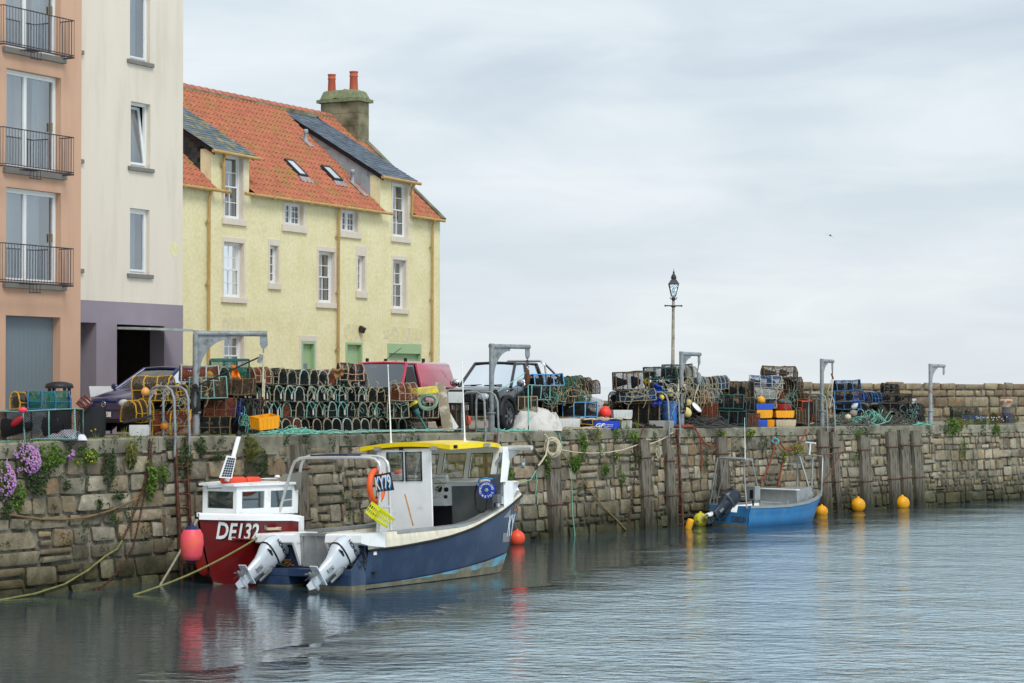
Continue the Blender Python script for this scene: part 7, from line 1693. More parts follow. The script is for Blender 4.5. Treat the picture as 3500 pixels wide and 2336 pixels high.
# behind the rightmost ladder
one(2778,2800,1372,1440,2.2,'R','brown','brown','e','brown creel behind the left hoop of the rightmost ladder')
one(2852,2942,1303,1336,2.6,'T','blue','black','s','blue-barred trapezoid creel, upper one right of the rightmost ladder',base='w',q=.1)
one(2842,2950,1339,1374,2.5,'T','blue','black','s','blue-barred trapezoid creel, lower one right of the rightmost ladder',base='w',q=.1)
one(2850,2940,1376,1398,2.5,'T','blue','black','s','blue-barred creel buried behind the rope heap right of the rightmost ladder',q=.1)
one(2948,2978,1342,1374,2.6,'D','black','black','e','black arched creel, left one between the blue-barred creels and the black stack')
one(2974,2998,1342,1376,2.6,'D','blue','black','e','blue-arched creel between the blue-barred creels and the black stack')
one(3012,3070,1312,1345,3.0,'D','black','black','s','small black creel on top of the black stack at right',q=.1)
one(3000,3112,1348,1376,2.4,'R','black','black','s','black box creel with a blue and white bar, upper layer of right stack',q=.05)
one(3005,3108,1378,1411,2.3,'R','black','black','s','black box creel in the middle layer of the right stack',q=.05)
one(3100,3140,1380,1411,2.2,'D','black','black','e','black creel at the end of the middle layer of the right stack',bridle=True)
for i,(a,b) in enumerate(((3030,3066),(3064,3096),(3094,3126),(3122,3150))): one(a,b,1413,1447,1.8,'D','black','black','e',f"black arched creel, {ORD[i]} from left in the bottom row of the right stack",bridle=True)
one(3248,3345,1391,1432,2.6,'D','teal','brown','s','weathered teal-roped creel lying alone right of the farthest davit',q=.2)
one(3285,3365,1418,1448,2.0,'D','brown','blue','s','flattened creel with blue net among the weeds at far right',q=.1)
one(3385,3430,1414,1450,2.0,'D','brown','brown','e','left of two small arched creels left of the bollard foot')
one(3425,3458,1415,1452,1.8,'D','brown','blue','e','small arched creel right at the foot of the rusty bollard')
# ================================================================ crates, floats, heaps of rope, bins
def solidbox(name,lab,cat,x0,x1,yt,yb,k,col,yaw=.15,wd=.45,slots=False,ground=False,rot=None,group=None,holes=6,lift=0):
    cx=(x0+x1)/2; g=qd(cx,k); s=FPX/g.y; H_=(yb-yt)/s; z=at(cx,yb,g.y).z; 
    if ground or abs(z-g.z)<.08: z=g.z+.005
    app=(x1-x0)/s; L_=max(.25,(app-wd*math.sin(abs(yaw)))/math.cos(yaw))
    return basket(name,lab,cat,(at(cx,1400,g.y).x,g.y,z+lift),(L_,wd,H_),col,rot or (0,0,yaw),slots,group=group,holes=holes)
m_cy=mat('yellow_fish_box',(240,164,20),.5,var=.08,sc=3); m_cbl=mat('blue_fish_box',(48,84,186),.5,var=.08,sc=3); m_cwh=mat('white_fish_box',(206,208,206),.55,var=.08,sc=3,col2=(176,176,168),c2sc=3,c2lo=.55,c2hi=.7); m_cgr=mat('grey_fish_box',(150,148,142),.6,var=.12,sc=3); m_cbe=mat('beige_fish_box',(190,178,152),.6,var=.12,sc=3); m_bar=mat('blue_barrel_plastic',(44,112,186),.42,var=.07,sc=2); m_bvl=mat('bright_blue_box',(22,62,190),.45,var=.07,sc=3)
m_blkp=mat('black_plastic_tub',(32,34,36),.5,var=.12,sc=3); m_bluesh=mat('blue_sheet',(30,62,150),.5,var=.15,sc=4)
# hanging yellow box
hb=at(906,1446,e1.y); b_=basket('fish_box','yellow plastic fish box hanging from the nearest davit','fish box',hb-Vector((0,0,.12)),(.52,.42,.28),m_cy,(.10,-.12,.62),False,holes=5)
# left corner things
solidbox('rubble_tub','large black plastic tub standing left of the navy car','tub',275,362,1397,1500,1.4,m_blkp,yaw=.1,wd=.55,ground=True,holes=2)
solidbox('plastic_tray','reddish brown slotted tray tilted on top of the black tub','tray',252,300,1362,1396,1.45,mat('red_brown_plastic',(120,62,52),.5,var=.1),wd=.28,slots=True,rot=(.25,.75,.2),lift=.04)
g=qd(203,3.0); t=thing('litter_bin',g,.3,'dark grey domed litter bin behind the black tub','litter bin'); s=FPX/g.y; hh=at(203,1306,g.y).z-g.z
m=MB(); m.lathe([(.25,0),(.27,.05),(.27,hh-.36),(.25,hh-.34)],20); m.build('bin_body',m_blkp,t)
m=MB(); 
for a in(.4,.4+PI/2,.4+PI,.4+1.5*PI): m.box((.24*math.cos(a),.24*math.sin(a),hh-.24),(.07,.07,.24))
m.build('bin_posts',m_blkp,t); m=MB(); m.lathe([(.30,hh-.14),(.31,hh-.10),(.28,hh-.04),(.15,hh),(.001,hh+.01)],24); m.build('bin_lid',m_blkp,t)
g=qd(360,5.6); m=MB(); t=thing('leaning_board',g,.5,'pale white panel leaning by the garage behind the navy car','panel'); m.add([(-.28,0,.35),(.20,0,.35),(.28,.1,1.12),(-.36,.1,1.12),(-.28,.03,.35),(.20,.03,.35),(.28,.13,1.12),(-.36,.13,1.12)],[(0,1,2,3),(7,6,5,4),(0,1,5,4),(1,2,6,5),(2,3,7,6),(3,0,4,7)]); m.build('board',m_cwh,t)
m=MB(); m.box((-.2,.0,.18),(.04,.04,.36)); m.box((.15,.0,.18),(.04,.04,.36)); m.build('legs',m_rail,t)
def heap(name,lab,cat,px0,px1,yt,yb,k,col,seed,amp=.25,sharp=1,group=None,depth=.6):
    """crumpled cloth: a dome with folds"""
    cx=(px0+px1)/2; g=qd(cx,k); s=FPX/g.y; a=(px1-px0)/s/2; H_=(yb-yt)/s; m=MB(); rows=[]; n=44
    for i in range(n+1):
        row=[]
        for j in range(n+1):
            u=i/n*2-1; v=j/n*2-1; q=Vector((u*1.3+seed,v*1.3,seed*.7)); f=max(0,(1-abs(u)**2.6)*(1-abs(v)**2.6))**.55
            r1=1-abs(noise.noise(q*1.3)*2); r2=1-abs(noise.noise(q*2.9+Vector((5,1,2)))*2); r3=noise.noise(q*7)
            z=H_*f*(1-amp*2+amp*(1.7*max(0,r1)**1.2+.45*r2+.05*r3)); x=u*a*(1+.05*noise.noise(q*3)); y=v*depth*(1+.12*noise.noise(q*2)); row.append((x,y,max(0,z)))
        rows.append(row)
    m.grid(rows,True); t=m.build(name,col); t.location=g; t.rotation_euler=(0,0,.2); return tag(t,lab,cat,group)
m_tarp=mat('dirty_white_tarpaulin',(198,196,190),.6,var=.12,sc=2.5,col2=(150,142,126),c2sc=2.4,c2lo=.56,c2hi=.75,bump=.01,bsc=10)
heap('white_netting_heap','white bundle of foam sheet at the foot of the long box creel','bundle',155,296,1468,1506,.28,mat('white_foam_sheet',(214,212,222),.8,var=.12,sc=6,bump=.01,bsc=30),3.1,.3,depth=.3)
tp_=heap('tarpaulin','big crumpled off-white tarpaulin lying in front of the pickup wheel','tarpaulin',1735,1912,1388,1470,1.2,m_tarp,8.3,.24,depth=.5)
heap('tarpaulin','smaller upright fold of off-white tarpaulin right of the big one','tarpaulin',1868,1916,1404,1466,1.0,m_tarp,5.9,.12,depth=.35)
solidbox('fish_box','white fish box under the tilted grey lid left of the handrails','fish box',442,512,1446,1485,.9,m_cwh,ground=True,yaw=.1,wd=.45)
g=qd(470,.9); m=MB(); m.box((0,0,0),(.62,.4,.05)); t=m.build('box_lid',m_blkp); t.location=at(470,1433,g.y); t.rotation_euler=(0,-.22,.15); tag(t,'dark grey lid lying tilted across the white fish box','lid')
g=qd(560,1.4); m=MB(); m.box((0,0,0),(.75,.1,.06)); t=m.build('dark_plank',m_blkp); t.location=at(520,1362,g.y); t.rotation_euler=(0,.17,.1); tag(t,'dark plank sloping between the yellow-hooped creels','plank')
def float_(px,py,r,col,lab,k=1.0,sc=(1,1,1),rot=None,name='float_buoy',band=None):
    Y=qd(px,k).y; p=at(px,py,Y); R_=r*Y/FPX; t=thing(name,p,0,lab,'float'); 
    if rot: t.rotation_euler=rot
    m=MB(); m.ball((0,0,0),R_,18,sc); m.build('body',col,t); m=MB(); m.lathe([(R_*.22,R_*.9*sc[2]),(R_*.2,R_*1.08*sc[2]),(.001,R_*1.1*sc[2])],10); m.build('eye',m_bluec if band else col,t); return t
m_fl=mat('old_cream_float',(214,196,130),.55,var=.2,sc=5,col2=(110,96,60),c2sc=4,c2lo=.6,c2hi=.7); m_fly=mat('yellow_float',(226,196,60),.5,var=.1,sc=4); m_fred=mat('bright_red_float',(238,62,50),.4,var=.06)
float_(497,1340,15,mat('peach_float',(224,160,90),.5,var=.1),'peach round float inside the yellow-hooped creel before the windscreen',1.2)
float_(562,1458,16,mat('ochre_float',(196,120,40),.6,var=.15),'ochre round float inside the orange-net creel',.95)
float_(716,1282,13,m_fly,'yellow round float in the rusty creel at the top left of the stack',1.25,rot=(1.2,.4,0))
float_(60,1440,13,mat('dull_red_float',(150,20,30),.5,var=.1),'dull red long float inside the long box creel at far left',1.1,sc=(1,1,2.2),rot=(0,.9,0))
float_(78,1402,10,mat('pink_float',(220,70,84),.5,var=.1),'small pink float end poking out on top of the long box creel',.7,sc=(1.6,1,1))
float_(2068,1411,21,m_fred,'bright red ball float standing on the bright blue box',.8)
float_(2210,1307,12,m_fly,'yellow float with a blue top hanging on the creels left of the barrel',1.0,sc=(1,1,1.15),band=1)
float_(2291,1344,11,m_fl,'cream spotted float hanging above the blue barrel',.9,sc=(1,1,1.2)); float_(2312,1349,9,m_fly,'small yellow float hanging between the hoop and the davit post',1.3)
float_(2262,1359,9,m_fly,'yellow float on the blue sheet above the barrel',.9)
float_(2352,1376,12,m_fl,'cream float right of the davit post by the barrel',.9,rot=(0,1.2,0)); float_(2346,1409,16,m_fl,'mottled long float lying on the dark rope right of the davit',.8,sc=(1,1,1.25),rot=(0,-.8,0))
float_(2601,1370,15,m_by,'orange-yellow ball wrapped in twine on the blue fish box',1.1)
float_(2917,1414,13,mat('grey_pink_float',(150,138,122),.7,var=.2),'grey pinkish float half buried in the rope heap',1.2,rot=(0,1,0)); float_(2898,1427,11,mat('pale_stone_float',(200,186,160),.7,var=.15),'pale small float low in the rope heap',1.0,rot=(0,.9,0)); float_(2921,1389,11,m_cwh,'white can-shaped float on the mint rope heap',1.4,sc=(.8,.8,1.2),rot=(0,.9,0))
float_(1597,1438,14,mat('orange_ring_float',(226,82,60),.5,var=.1),'orange-red ring float behind the leaning concrete post',1.7,sc=(1,.5,1.3)); float_(1511,1466,12,mat('brick_float',(176,74,60),.6,var=.15),'brick red float tied in blue twine at the foot of the concrete post',.9,sc=(1.2,1,.9))
# stack end: yellow float block, black and yellow dan buoy, concrete post, white box
Yk=qd(1440,1.1).y; p=at(1438,1338,Yk); t=thing('yellow_float_block',p,0,'long dirty yellow foam block lying on the right end of the stack','float block'); t.rotation_euler=(0,-.10,.25); m=MB(); m.box((0,0,0),(.92,.3,.2),ta=.9); m.build('block',mat('dirty_yellow_foam',(222,200,40),.6,var=.1,sc=3,col2=(180,170,90),c2sc=2.5),t,bev=.03)
p=at(1400,1366,Yk-.35); t=thing('marker_buoy',p,0,'black and yellow banded marker buoy leaning on the stack','buoy'); t.rotation_euler=(0,2.62,0); R_=.15
for i,(z0,z1,c_) in enumerate(((-.26,-.2,m_cgr),(-.2,-.12,m_yroof),(-.12,-.03,m_rubber),(-.03,.03,m_cgr),(.03,.10,m_rubber),(.10,.18,m_yroof),(.18,.25,m_rubber))): m=MB(); m.lathe([(R_,z0),(R_*1.02,(z0+z1)/2),(R_,z1)]+([(R_*.7,z1+.05)] if i==6 else []),18); m.add([(R_*.98*math.cos(a),R_*.98*math.sin(a),z0+.001) for a in[2*PI*j/18 for j in range(18)]],[tuple(range(18))]) if i==0 else None; m.build('band',c_,t)
m=MB(); m.lathe([(R_*.7,.28),(.07,.36),(.07,.44),(.03,.46),(.025,.9)],12); m.build('stem',mat('teal_pole',(70,120,116),.6,var=.2),t)
g=qd(1522,.75); t=thing('concrete_post',g,0,'short rough concrete post leaning against the right end of the stack','concrete post'); p0=at(1532,1474,g.y); p1=at(1504,1308,g.y+.15); d=p1-p0; m=MB(); rows=[]
for i in range(8):
    c=p0+d*i/7-g; j=.008; w_=.145-.02*i/7; rows.append([c+Vector((sx*w_+jit(j),sy*.11+jit(j),0)) for sx,sy in((-1,-1),(.9,-1),(1,1),(-1,1))])
m.grid(rows,False,cu=True); m.add(rows[-1],[(0,1,2,3)]); m.add(rows[0],[(0,1,2,3)]); m.build('post',mat('bleached_concrete',(150,138,116),.95,var=.2,sc=3,col2=(196,190,176),c2sc=3.5,c2lo=.5,c2hi=.58,bump=.02,bsc=15),t,bev=.015)
solidbox('fish_box','white fish box on the creels between the concrete post and the pickup','fish box',1525,1585,1340,1377,1.5,m_cwh,yaw=.12,wd=.5)
m=MB(); g=qd(1555,1.0); P=[at(a,b,g.y+c) for a,b,c in((1535,1405,.1),(1567,1460,0),(1548,1475,-.05),(1520,1470,.0))]; m.add(P+[q+Vector((0,.03,0)) for q in P],[(0,1,2,3),(7,6,5,4),(0,1,5,4),(1,2,6,5),(2,3,7,6),(3,0,4,7)]); tag(m.build('white_board',m_cwh),'thin white board propped behind the concrete post','board')
m=MB()
for p_ in loops(at(1462,1375,Yk-.35),.26,.22,10,.02,41): m.tube(p_,.012,5)
tag(m.build('rope_coil',mat('sage_rope',(140,170,146),.85,var=.15)),'coil of pale sage rope hanging below the yellow foam block','rope')
# brown sack, orange oilskin
def cloth(name,lab,cat,pts,k,col,sag=.05):
    g=qd(pts[0][0],k); P=[at(a,b,g.y) for a,b in pts]; c=sum(P,Vector())/len(P); m=MB(); rows=[]; N_=10
    for i in range(N_+1):
        rows.append([])
        for j in range(N_+1):
            u,v=i/N_,j/N_; q=(P[0].lerp(P[1],u)).lerp(P[3].lerp(P[2],u),v); q=q+Vector((0,-.06*math.sin(u*7+v*3)-.04*math.sin(v*9),.02*math.sin(u*11))); rows[-1].append(q-c)
    m.grid(rows,True); m.grid([[p+Vector((0,.02,0)) for p in r] for r in rows],True); t=m.build(name,col); t.location=c; return tag(t,lab,cat)
cloth('sack','brown hessian sack draped over the top of the long stack','sack',((1132,1262),(1180,1258),(1172,1285),(1150,1298)),1.1,mat('hessian',(140,108,72),.9,var=.15,sc=6))
cloth('oilskin','orange oilskin rag hanging over the creels at the upper left of the stack','oilskin',((794,1248),(808,1250),(826,1296),(794,1294)),1.0,mat('orange_oilskin',(230,124,30),.5,var=.1))
cloth('blue_sheet','blue plastic sheet draped over the creels left of the barrel, upper piece','sheet',((2238,1310),(2262,1322),(2268,1350),(2228,1338)),.9,m_bluesh); cloth('blue_sheet','crumpled lower piece of blue plastic sheet left of the barrel','sheet',((2218,1352),(2260,1360),(2262,1384),(2232,1392)),.9,m_bluesh)
# right of the pickup
solidbox('fish_box','off-white fish box lying on its side right of the tarpaulin','fish box',1900,1982,1414,1452,.9,m_cwh,yaw=.2,wd=.4,ground=True)
t=solidbox('fish_box','white slotted fish box tipped against the creels above the red ball','fish box',2000,2052,1362,1402,1.5,m_cwh,wd=.35,slots=True,rot=(.3,.3,.2))
bb2=solidbox('fish_box','bright blue fish box with a white printed logo and rope on top','fish box',1998,2116,1437,1464,.6,m_bvl,yaw=.12,wd=.45,ground=True,holes=7)
L_=2; o_=bb2; text('GF',.15,m_wtxt,plane_m((-.12,-.25,.10),(1,0,.0),(0,0,1)),o_,'box_lettering',.002,1.4,shear=.35,bold=.004); text('FISH SELLING',.05,m_wtxt,plane_m((.15,-.25,.12),(1,0,0),(0,0,1)),o_,'box_lettering_small',.002,1); text('CO LTD 01333',.04,m_wtxt,plane_m((.15,-.25,.07),(1,0,0),(0,0,1)),o_,'box_lettering_small',.002,1)
solidbox('fish_box','lower white box of the two right of the bright blue box','fish box',2118,2158,1432,1460,.7,m_cwh,yaw=.1,wd=.45,ground=True); solidbox('fish_box','upper white box of the two right of the bright blue box','fish box',2090,2160,1402,1431,.75,m_cwh,yaw=.1,wd=.5)
solidbox('fish_box','grey slatted box at the foot of the handrails by the barrel','fish box',2212,2302,1437,1463,.5,m_cgr,yaw=.12,wd=.4,ground=True,holes=12)
g=qd(2288,1.0); t=thing('barrel',g,0,'tall blue plastic barrel behind the handrails','barrel'); s=FPX/g.y; hh=at(2288,1371,g.y).z-g.z; r_=25/s
m=MB(); m.lathe([(r_*.9,0),(r_*.97,.03),(r_,hh*.2),(r_*.97,hh*.33),(r_*1.02,hh*.36),(r_,hh*.5),(r_*.97,hh*.66),(r_*1.02,hh*.7),(r_*.98,hh*.95),(r_*.92,hh),(r_*.001,hh)],28); m.build('shell',m_bar,t); m=MB(); m.tube([(r_*1.0*math.cos(a),r_*1.0*math.sin(a),hh-.02) for a in[2*PI*i/24 for i in range(24)]],.018,5,closed=True); m.build('rim',m_bar,t)
g=qd(2233,1.2); t=thing('dark_bucket',at(2233,1322,g.y),0,'dark round bucket on the creels beside the yellow float','bucket'); m=MB(); m.lathe([(.001,-.3),(.13,-.3),(.16,.12),(.15,.13),(.14,.1)],16); m.build('shell',m_blkp,t)
g=qd(2392,.9); t=thing('white_disc',at(2382,1392,g.y),0,'white slotted disc leaning on the dark rope heap','disc'); t.rotation_euler=(.35,.8,0); m=MB(); m.lathe([(.001,0),(.19,-.03),(.2,-.02),(.19,.01),(.001,.04)],20); m.build('disc',m_white,t)
# fish boxes in the middle
solidbox('fish_box','blue fish box on top of the yellow boxes, carrying the ball float','fish box',2574,2640,1380,1401,1.0,m_cbl,yaw=.15,wd=.5); solidbox('fish_box','yellow fish box under the blue one, left of the two yellow boxes','fish box',2576,2638,1402,1429,1.0,m_cy,yaw=.15,wd=.5); solidbox('fish_box','blue fish box at the bottom left of the stacked boxes','fish box',2578,2620,1430,1455,1.0,m_cbl,yaw=.15,wd=.5,ground=True)
solidbox('fish_box','narrow yellow box end at the bottom between the blue and the beige box','fish box',2619,2641,1430,1454,1.05,m_cy,yaw=.1,wd=.3,ground=True)
yb2=solidbox('fish_box','yellow fish box on the beige one, right of the two yellow boxes','fish box',2641,2712,1404,1428,.9,m_cy,yaw=.15,wd=.5); solidbox('fish_box','dirty beige fish box under the right yellow box','fish box',2641,2718,1429,1453,.9,m_cbe,yaw=.15,wd=.5,ground=True)
g=qd(2674,1.2); t=thing('red_tub',at(2674,1403,g.y),0,'round red plastic tub on the right yellow fish box','tub'); m=MB(); m.lathe([(.001,0),(.24,0)]+[(.24+.012*i+(.006 if i%2 else 0),.03*i) for i in range(1,7)]+[(.33,.2),(.30,.2),(.26,.05)],24); m.build('shell',mat('red_tub_plastic',(176,52,48),.5,var=.1),t)
t=thing('grey_fender',at(2683,1375,g.y),0,'grey-green wrapped fender lying on the red tub','fender'); t.rotation_euler=(0,1.75,0); m=MB(); m.lathe([(.02,-.22),(.08,-.16),(.1,0),(.08,.16),(.03,.22)],12); m.build('body',mat('grey_green_canvas',(92,112,110),.8,var=.2,sc=6),t); m=MB(); m.ball((0,-.09,0),.04,8); m.build('red_cap',m_fred,t)
# sign and bollard
g=qd(3121,4.0); t=thing('white_sign',g,0,'small white notice board standing behind the right black creel stack','sign'); a=at(3113,1363,g.y); b=at(3131,1410,g.y); m=MB(); m.b2((a.x-g.x,-.02,b.z-g.z),(b.x-g.x,.02,a.z-g.z)); m.build('board',m_cwh,t); m=MB(); m.box((0,.03,.3),(.05,.05,.6)); m.build('post',m_rail,t); text('CK',.10,m_btxt,plane_m((-.04,-.025,a.z-g.z-.12),(1,0,0),(0,0,1)),t,'sign_lettering',.002); m=MB(); m.box((.07,-.024,a.z-g.z-.12),(.04,.004,.09)); m.build('sign_mark',m_btxt,t)
g=qd(3438,3.2); t=thing('bollard',g,0,'rust-stained mooring bollard with grey post and white collar at far right','bollard'); s=FPX/g.y; hh=at(3438,1366,g.y).z-g.z; m=MB(); m.lathe([(.20,0),(.18,.1),(.17,hh-.3)],20); m.build('post',mat('dark_blue_grey_iron',(88,92,100),.7,var=.2,sc=5,col2=(110,66,46),c2sc=3,c2lo=.6,c2hi=.7),t); m=MB(); m.lathe([(.17,hh-.3),(.21,hh-.28),(.21,hh-.12),(.235,hh-.1),(.235,hh-.01),(.2,hh),(.001,hh+.01)],20); m.build('cap',mat('rusty_white_cap',(206,200,186),.7,var=.15,sc=5,col2=(168,92,44),c2sc=4,c2lo=.45,c2hi=.6),t)
m=MB(); g=qd(3400,1.4); m.add([g+Vector(v) for v in((0,0,.03),(1.6,.5,.06),(1.7,.3,.06),(.1,-.12,.03))],[(0,1,2,3)]); m.add([g+Vector(v) for v in((0,0,.0),(1.6,.5,.02),(1.7,.3,.02),(.1,-.12,.0))],[(3,2,1,0)]); tag(m.build('plank',mat('pale_plank',(196,166,130),.8,var=.15)),'pale plank lying on the quay edge at far right','plank')
m=MB(); a=at(2152,1446,qd(2152,.5).y); b=at(2208,1462,qd(2205,.4).y); m.tube([a,b],.05,4,smooth=False); tag(m.build('plank',m_pwood),'weathered board leaning between the white boxes and the grey box','plank')
# heaps of loose rope: each heap one tangle
def ropeheap(px0,px1,h,k,r,n,col,lab,seed,depth=.5,name='rope_heap',arch=0,ln=1.25):
    rr=random.Random(seed); g0=qd(px0,k); g1=qd(px1,k); m=MB()
    for i in range(n):
        t=rr.random() if not arch else min(1,max(0,rr.gauss(.5,.24))); c=g0.lerp(g1,t); env=h*(.25+.75*math.sin(PI*min(1,max(0,t)))**.6) if arch else h
        pts=[]; a=rr.uniform(0,6.28); p=Vector((0,0,0)); cur=rr.uniform(-.5,.5); oy=rr.uniform(-depth,depth); z=rr.random()**1.5*env*(1-abs(oy)/depth*.7)
        for j in range(14):
            a+=cur+rr.uniform(-.35,.35); p=p+Vector((math.cos(a)*1.25,math.sin(a)*.55,0))*ln/14
            zz=z*(.65+.35*math.sin(j*.8+i)); pts.append((c.x+p.x*.8,c.y+oy+p.y,max(g0.z+r,c.z+r+zz)))
        m.tube(pts,r,4)
    return tag(m.build(name,col,rec=False),lab,'rope heap',kind=None)
ropeheap(870,1495,.13,.75,.011,130,mat('pale_mint_line',(132,176,162),.85,var=.2,sc=9),'long tangle of mint green rope along the foot of the long stack',1,depth=.22)
ropeheap(900,1060,.22,.75,.013,60,m_mint,'thicker pile of mint green rope under the hanging yellow box',2,depth=.2,arch=1)
ropeheap(1905,1995,.16,.6,.014,40,mat('pale_straw_rope',(176,168,138),.9,var=.2),'heap of pale straw rope in front of the off-white fish box',3,depth=.2,arch=1,ln=1.1)
ropeheap(2010,2105,.14,.6,.018,16,m_ropew,'pale rope coiled on top of the bright blue box',4,depth=.12,arch=1,ln=.9).location.z=.26
ropeheap(2335,2470,.52,.9,.017,130,mat('dark_grey_rope',(70,70,68),.9,var=.3,sc=10),'large heap of dark grey rope right of the red rope coil',5,depth=.4,arch=1)
ropeheap(2825,2960,.55,1.4,.016,130,mat('grey_rope',(92,92,86),.9,var=.3,sc=10),'heap of grey rope right of the rightmost ladder',6,depth=.5,arch=1)
ropeheap(2870,2985,.75,1.6,.015,80,m_mint,'heap of mint rope on top of the grey rope right of the ladder',7,depth=.35,arch=1,ln=1.2)
ropeheap(2950,3070,.80,1.3,.016,150,mat('brown_grey_rope',(84,80,72),.9,var=.3,sc=10),'tall heap of brown-grey rope left of the right black creel stack',8,depth=.4,arch=1)
ropeheap(2830,2870,.6,2.0,.016,40,mat('tan_grey_rope',(150,134,104),.9,var=.3,sc=10),'tan rope bundle behind the hoops of the rightmost ladder',9,depth=.3,arch=1,ln=.8)
ropeheap(3030,3150,.2,.9,.012,20,m_mint,'mint rope ends along the foot of the right black creel stack',10,depth=.1)
ropeheap(2170,2200,.3,.8,.03,8,m_ropek,'thick dark hose loops right of the white boxes',11,depth=.15,arch=1,ln=.7)
ropeheap(1705,1740,.12,.6,.014,16,m_mint,'pale green rope ends left of the tarpaulin',12,depth=.2,arch=1,ln=.8)

# loose lines draped over the creels
def drape(px,py,w,h,n,r,col,lab,k,seed):
    rr=random.Random(seed); Y=qd(px,k).y; c=at(px,py,Y); s=FPX/Y; w/=s; h/=s; m=MB()
    for i in range(n):
        x=rr.uniform(-w/2,w/2); z=rr.uniform(-.1,.5)*h; pts=[]; w_=min(w,.8); a=rr.uniform(-.6,.6)
        for j in range(11):
            t=j/10; pts.append((c.x+x+a*t*w_*.5+.05*math.sin(t*9+i),c.y+rr.uniform(-.03,.03)-.04,c.z+z-h*t*rr.uniform(.8,1)*(.5+.5*math.sin(i))+.07*math.sin(t*7+i*2)))
        m.tube(pts,r,4)
    if w<1.2:
        for p_ in loops(c,w*.28,h*.22,max(1,n//5),.02,seed): m.tube(p_,r,4)
    return tag(m.build('loose_line',col,rec=False),lab,'rope')
m_wm=mat('weathered_mint_line',(104,144,132),.85,var=.25,sc=10); m_buff=mat('buff_rope',(168,156,126),.9,var=.25,sc=12)
for a in ((690,1330,90,60,9,m_buff,'buff line draped over the creels right of the nearest davit post'),(610,1375,80,60,9,m_buff,'buff line hanging over the creels behind the second handrail'),(845,1440,50,90,7,m_mint,'mint line hanging down beside the hanging yellow box'),(820,1400,50,60,7,m_bluesh,'blue twine bunched in the dark creel left of the yellow box'),
 (540,1340,80,60,6,m_ropew,'white twine over the upper yellow-hooped creel'),(600,1440,90,70,5,m_wm,'mint twine over the orange-net creel behind the handrails'),(1160,1330,500,50,26,m_buff,'buff lines trailing across the upper rows of the long stack'),(1180,1400,560,50,20,m_wm,'mint lines trailing across the lower rows of the long stack'),
 (1960,1345,110,70,12,m_buff,'buff lines hanging over the knotted creels beside the pickup'),(1880,1370,90,60,6,m_wm,'mint line over the creels right of the pickup wheel'),(2170,1350,120,60,10,m_buff,'buff lines over the creels left of the barrel'),(2300,1330,90,90,12,m_ropew,'pale lines tangled above the blue barrel'),
 (2350,1340,70,120,14,m_buff,'buff lines hanging from the creels right of the davit by the barrel'),(2430,1345,90,90,10,m_buff,'buff lines over the blue-net arches'),(2700,1360,50,110,8,m_wm,'mint lines hanging down the right side of the pile above the fish boxes'),(2665,1330,40,60,6,m_ropew,'pale line over the white-mesh creel'),
 (3110,1410,60,60,7,m_wm,'mint lines hanging on the right black creel stack'),(2930,1365,60,60,8,m_bluesh,'blue line over the blue-barred creels'),(2275,1400,50,60,4,m_rust,'rusty thin chain hanging inside the hoop before the barrel')):
    drape(a[0],a[1],a[2],a[3],a[4],.008,a[5],a[6],.62,int(a[0]))
# ================================================================ plants on the wall and ground
GR={'a':mat('wall_weed_green',(84,112,38),.8,var=.35,sc=9,island=.45),'b':mat('dark_weed_green',(54,74,36),.8,var=.35,sc=9,island=.45),'c':mat('olive_dry_weed',(122,124,62),.8,var=.3,sc=9,island=.4),'d':mat('bright_weed_green',(90,118,44),.8,var=.3,sc=9,island=.4)}
m_pinkf=mat('mauve_daisy_petals',(172,122,190),.7,var=.1,sc=20,island=.2); m_yelf=mat('yellow_flower',(220,190,40),.7,var=.1); m_ctr=mat('daisy_centre',(222,176,90),.7,var=.1)
def leaf(m,p,d,w,rr):
    sd=d.cross(Vector((rr.uniform(-1,1),rr.uniform(-1,1),rr.uniform(-.5,1)))).normalized()*w
    q=p+d*.55+Vector((0,0,-.1*d.length)); e=p+d+Vector((0,0,-.3*d.length)); m.add([p,q-sd,e,q+sd],[(0,1,2,3)])
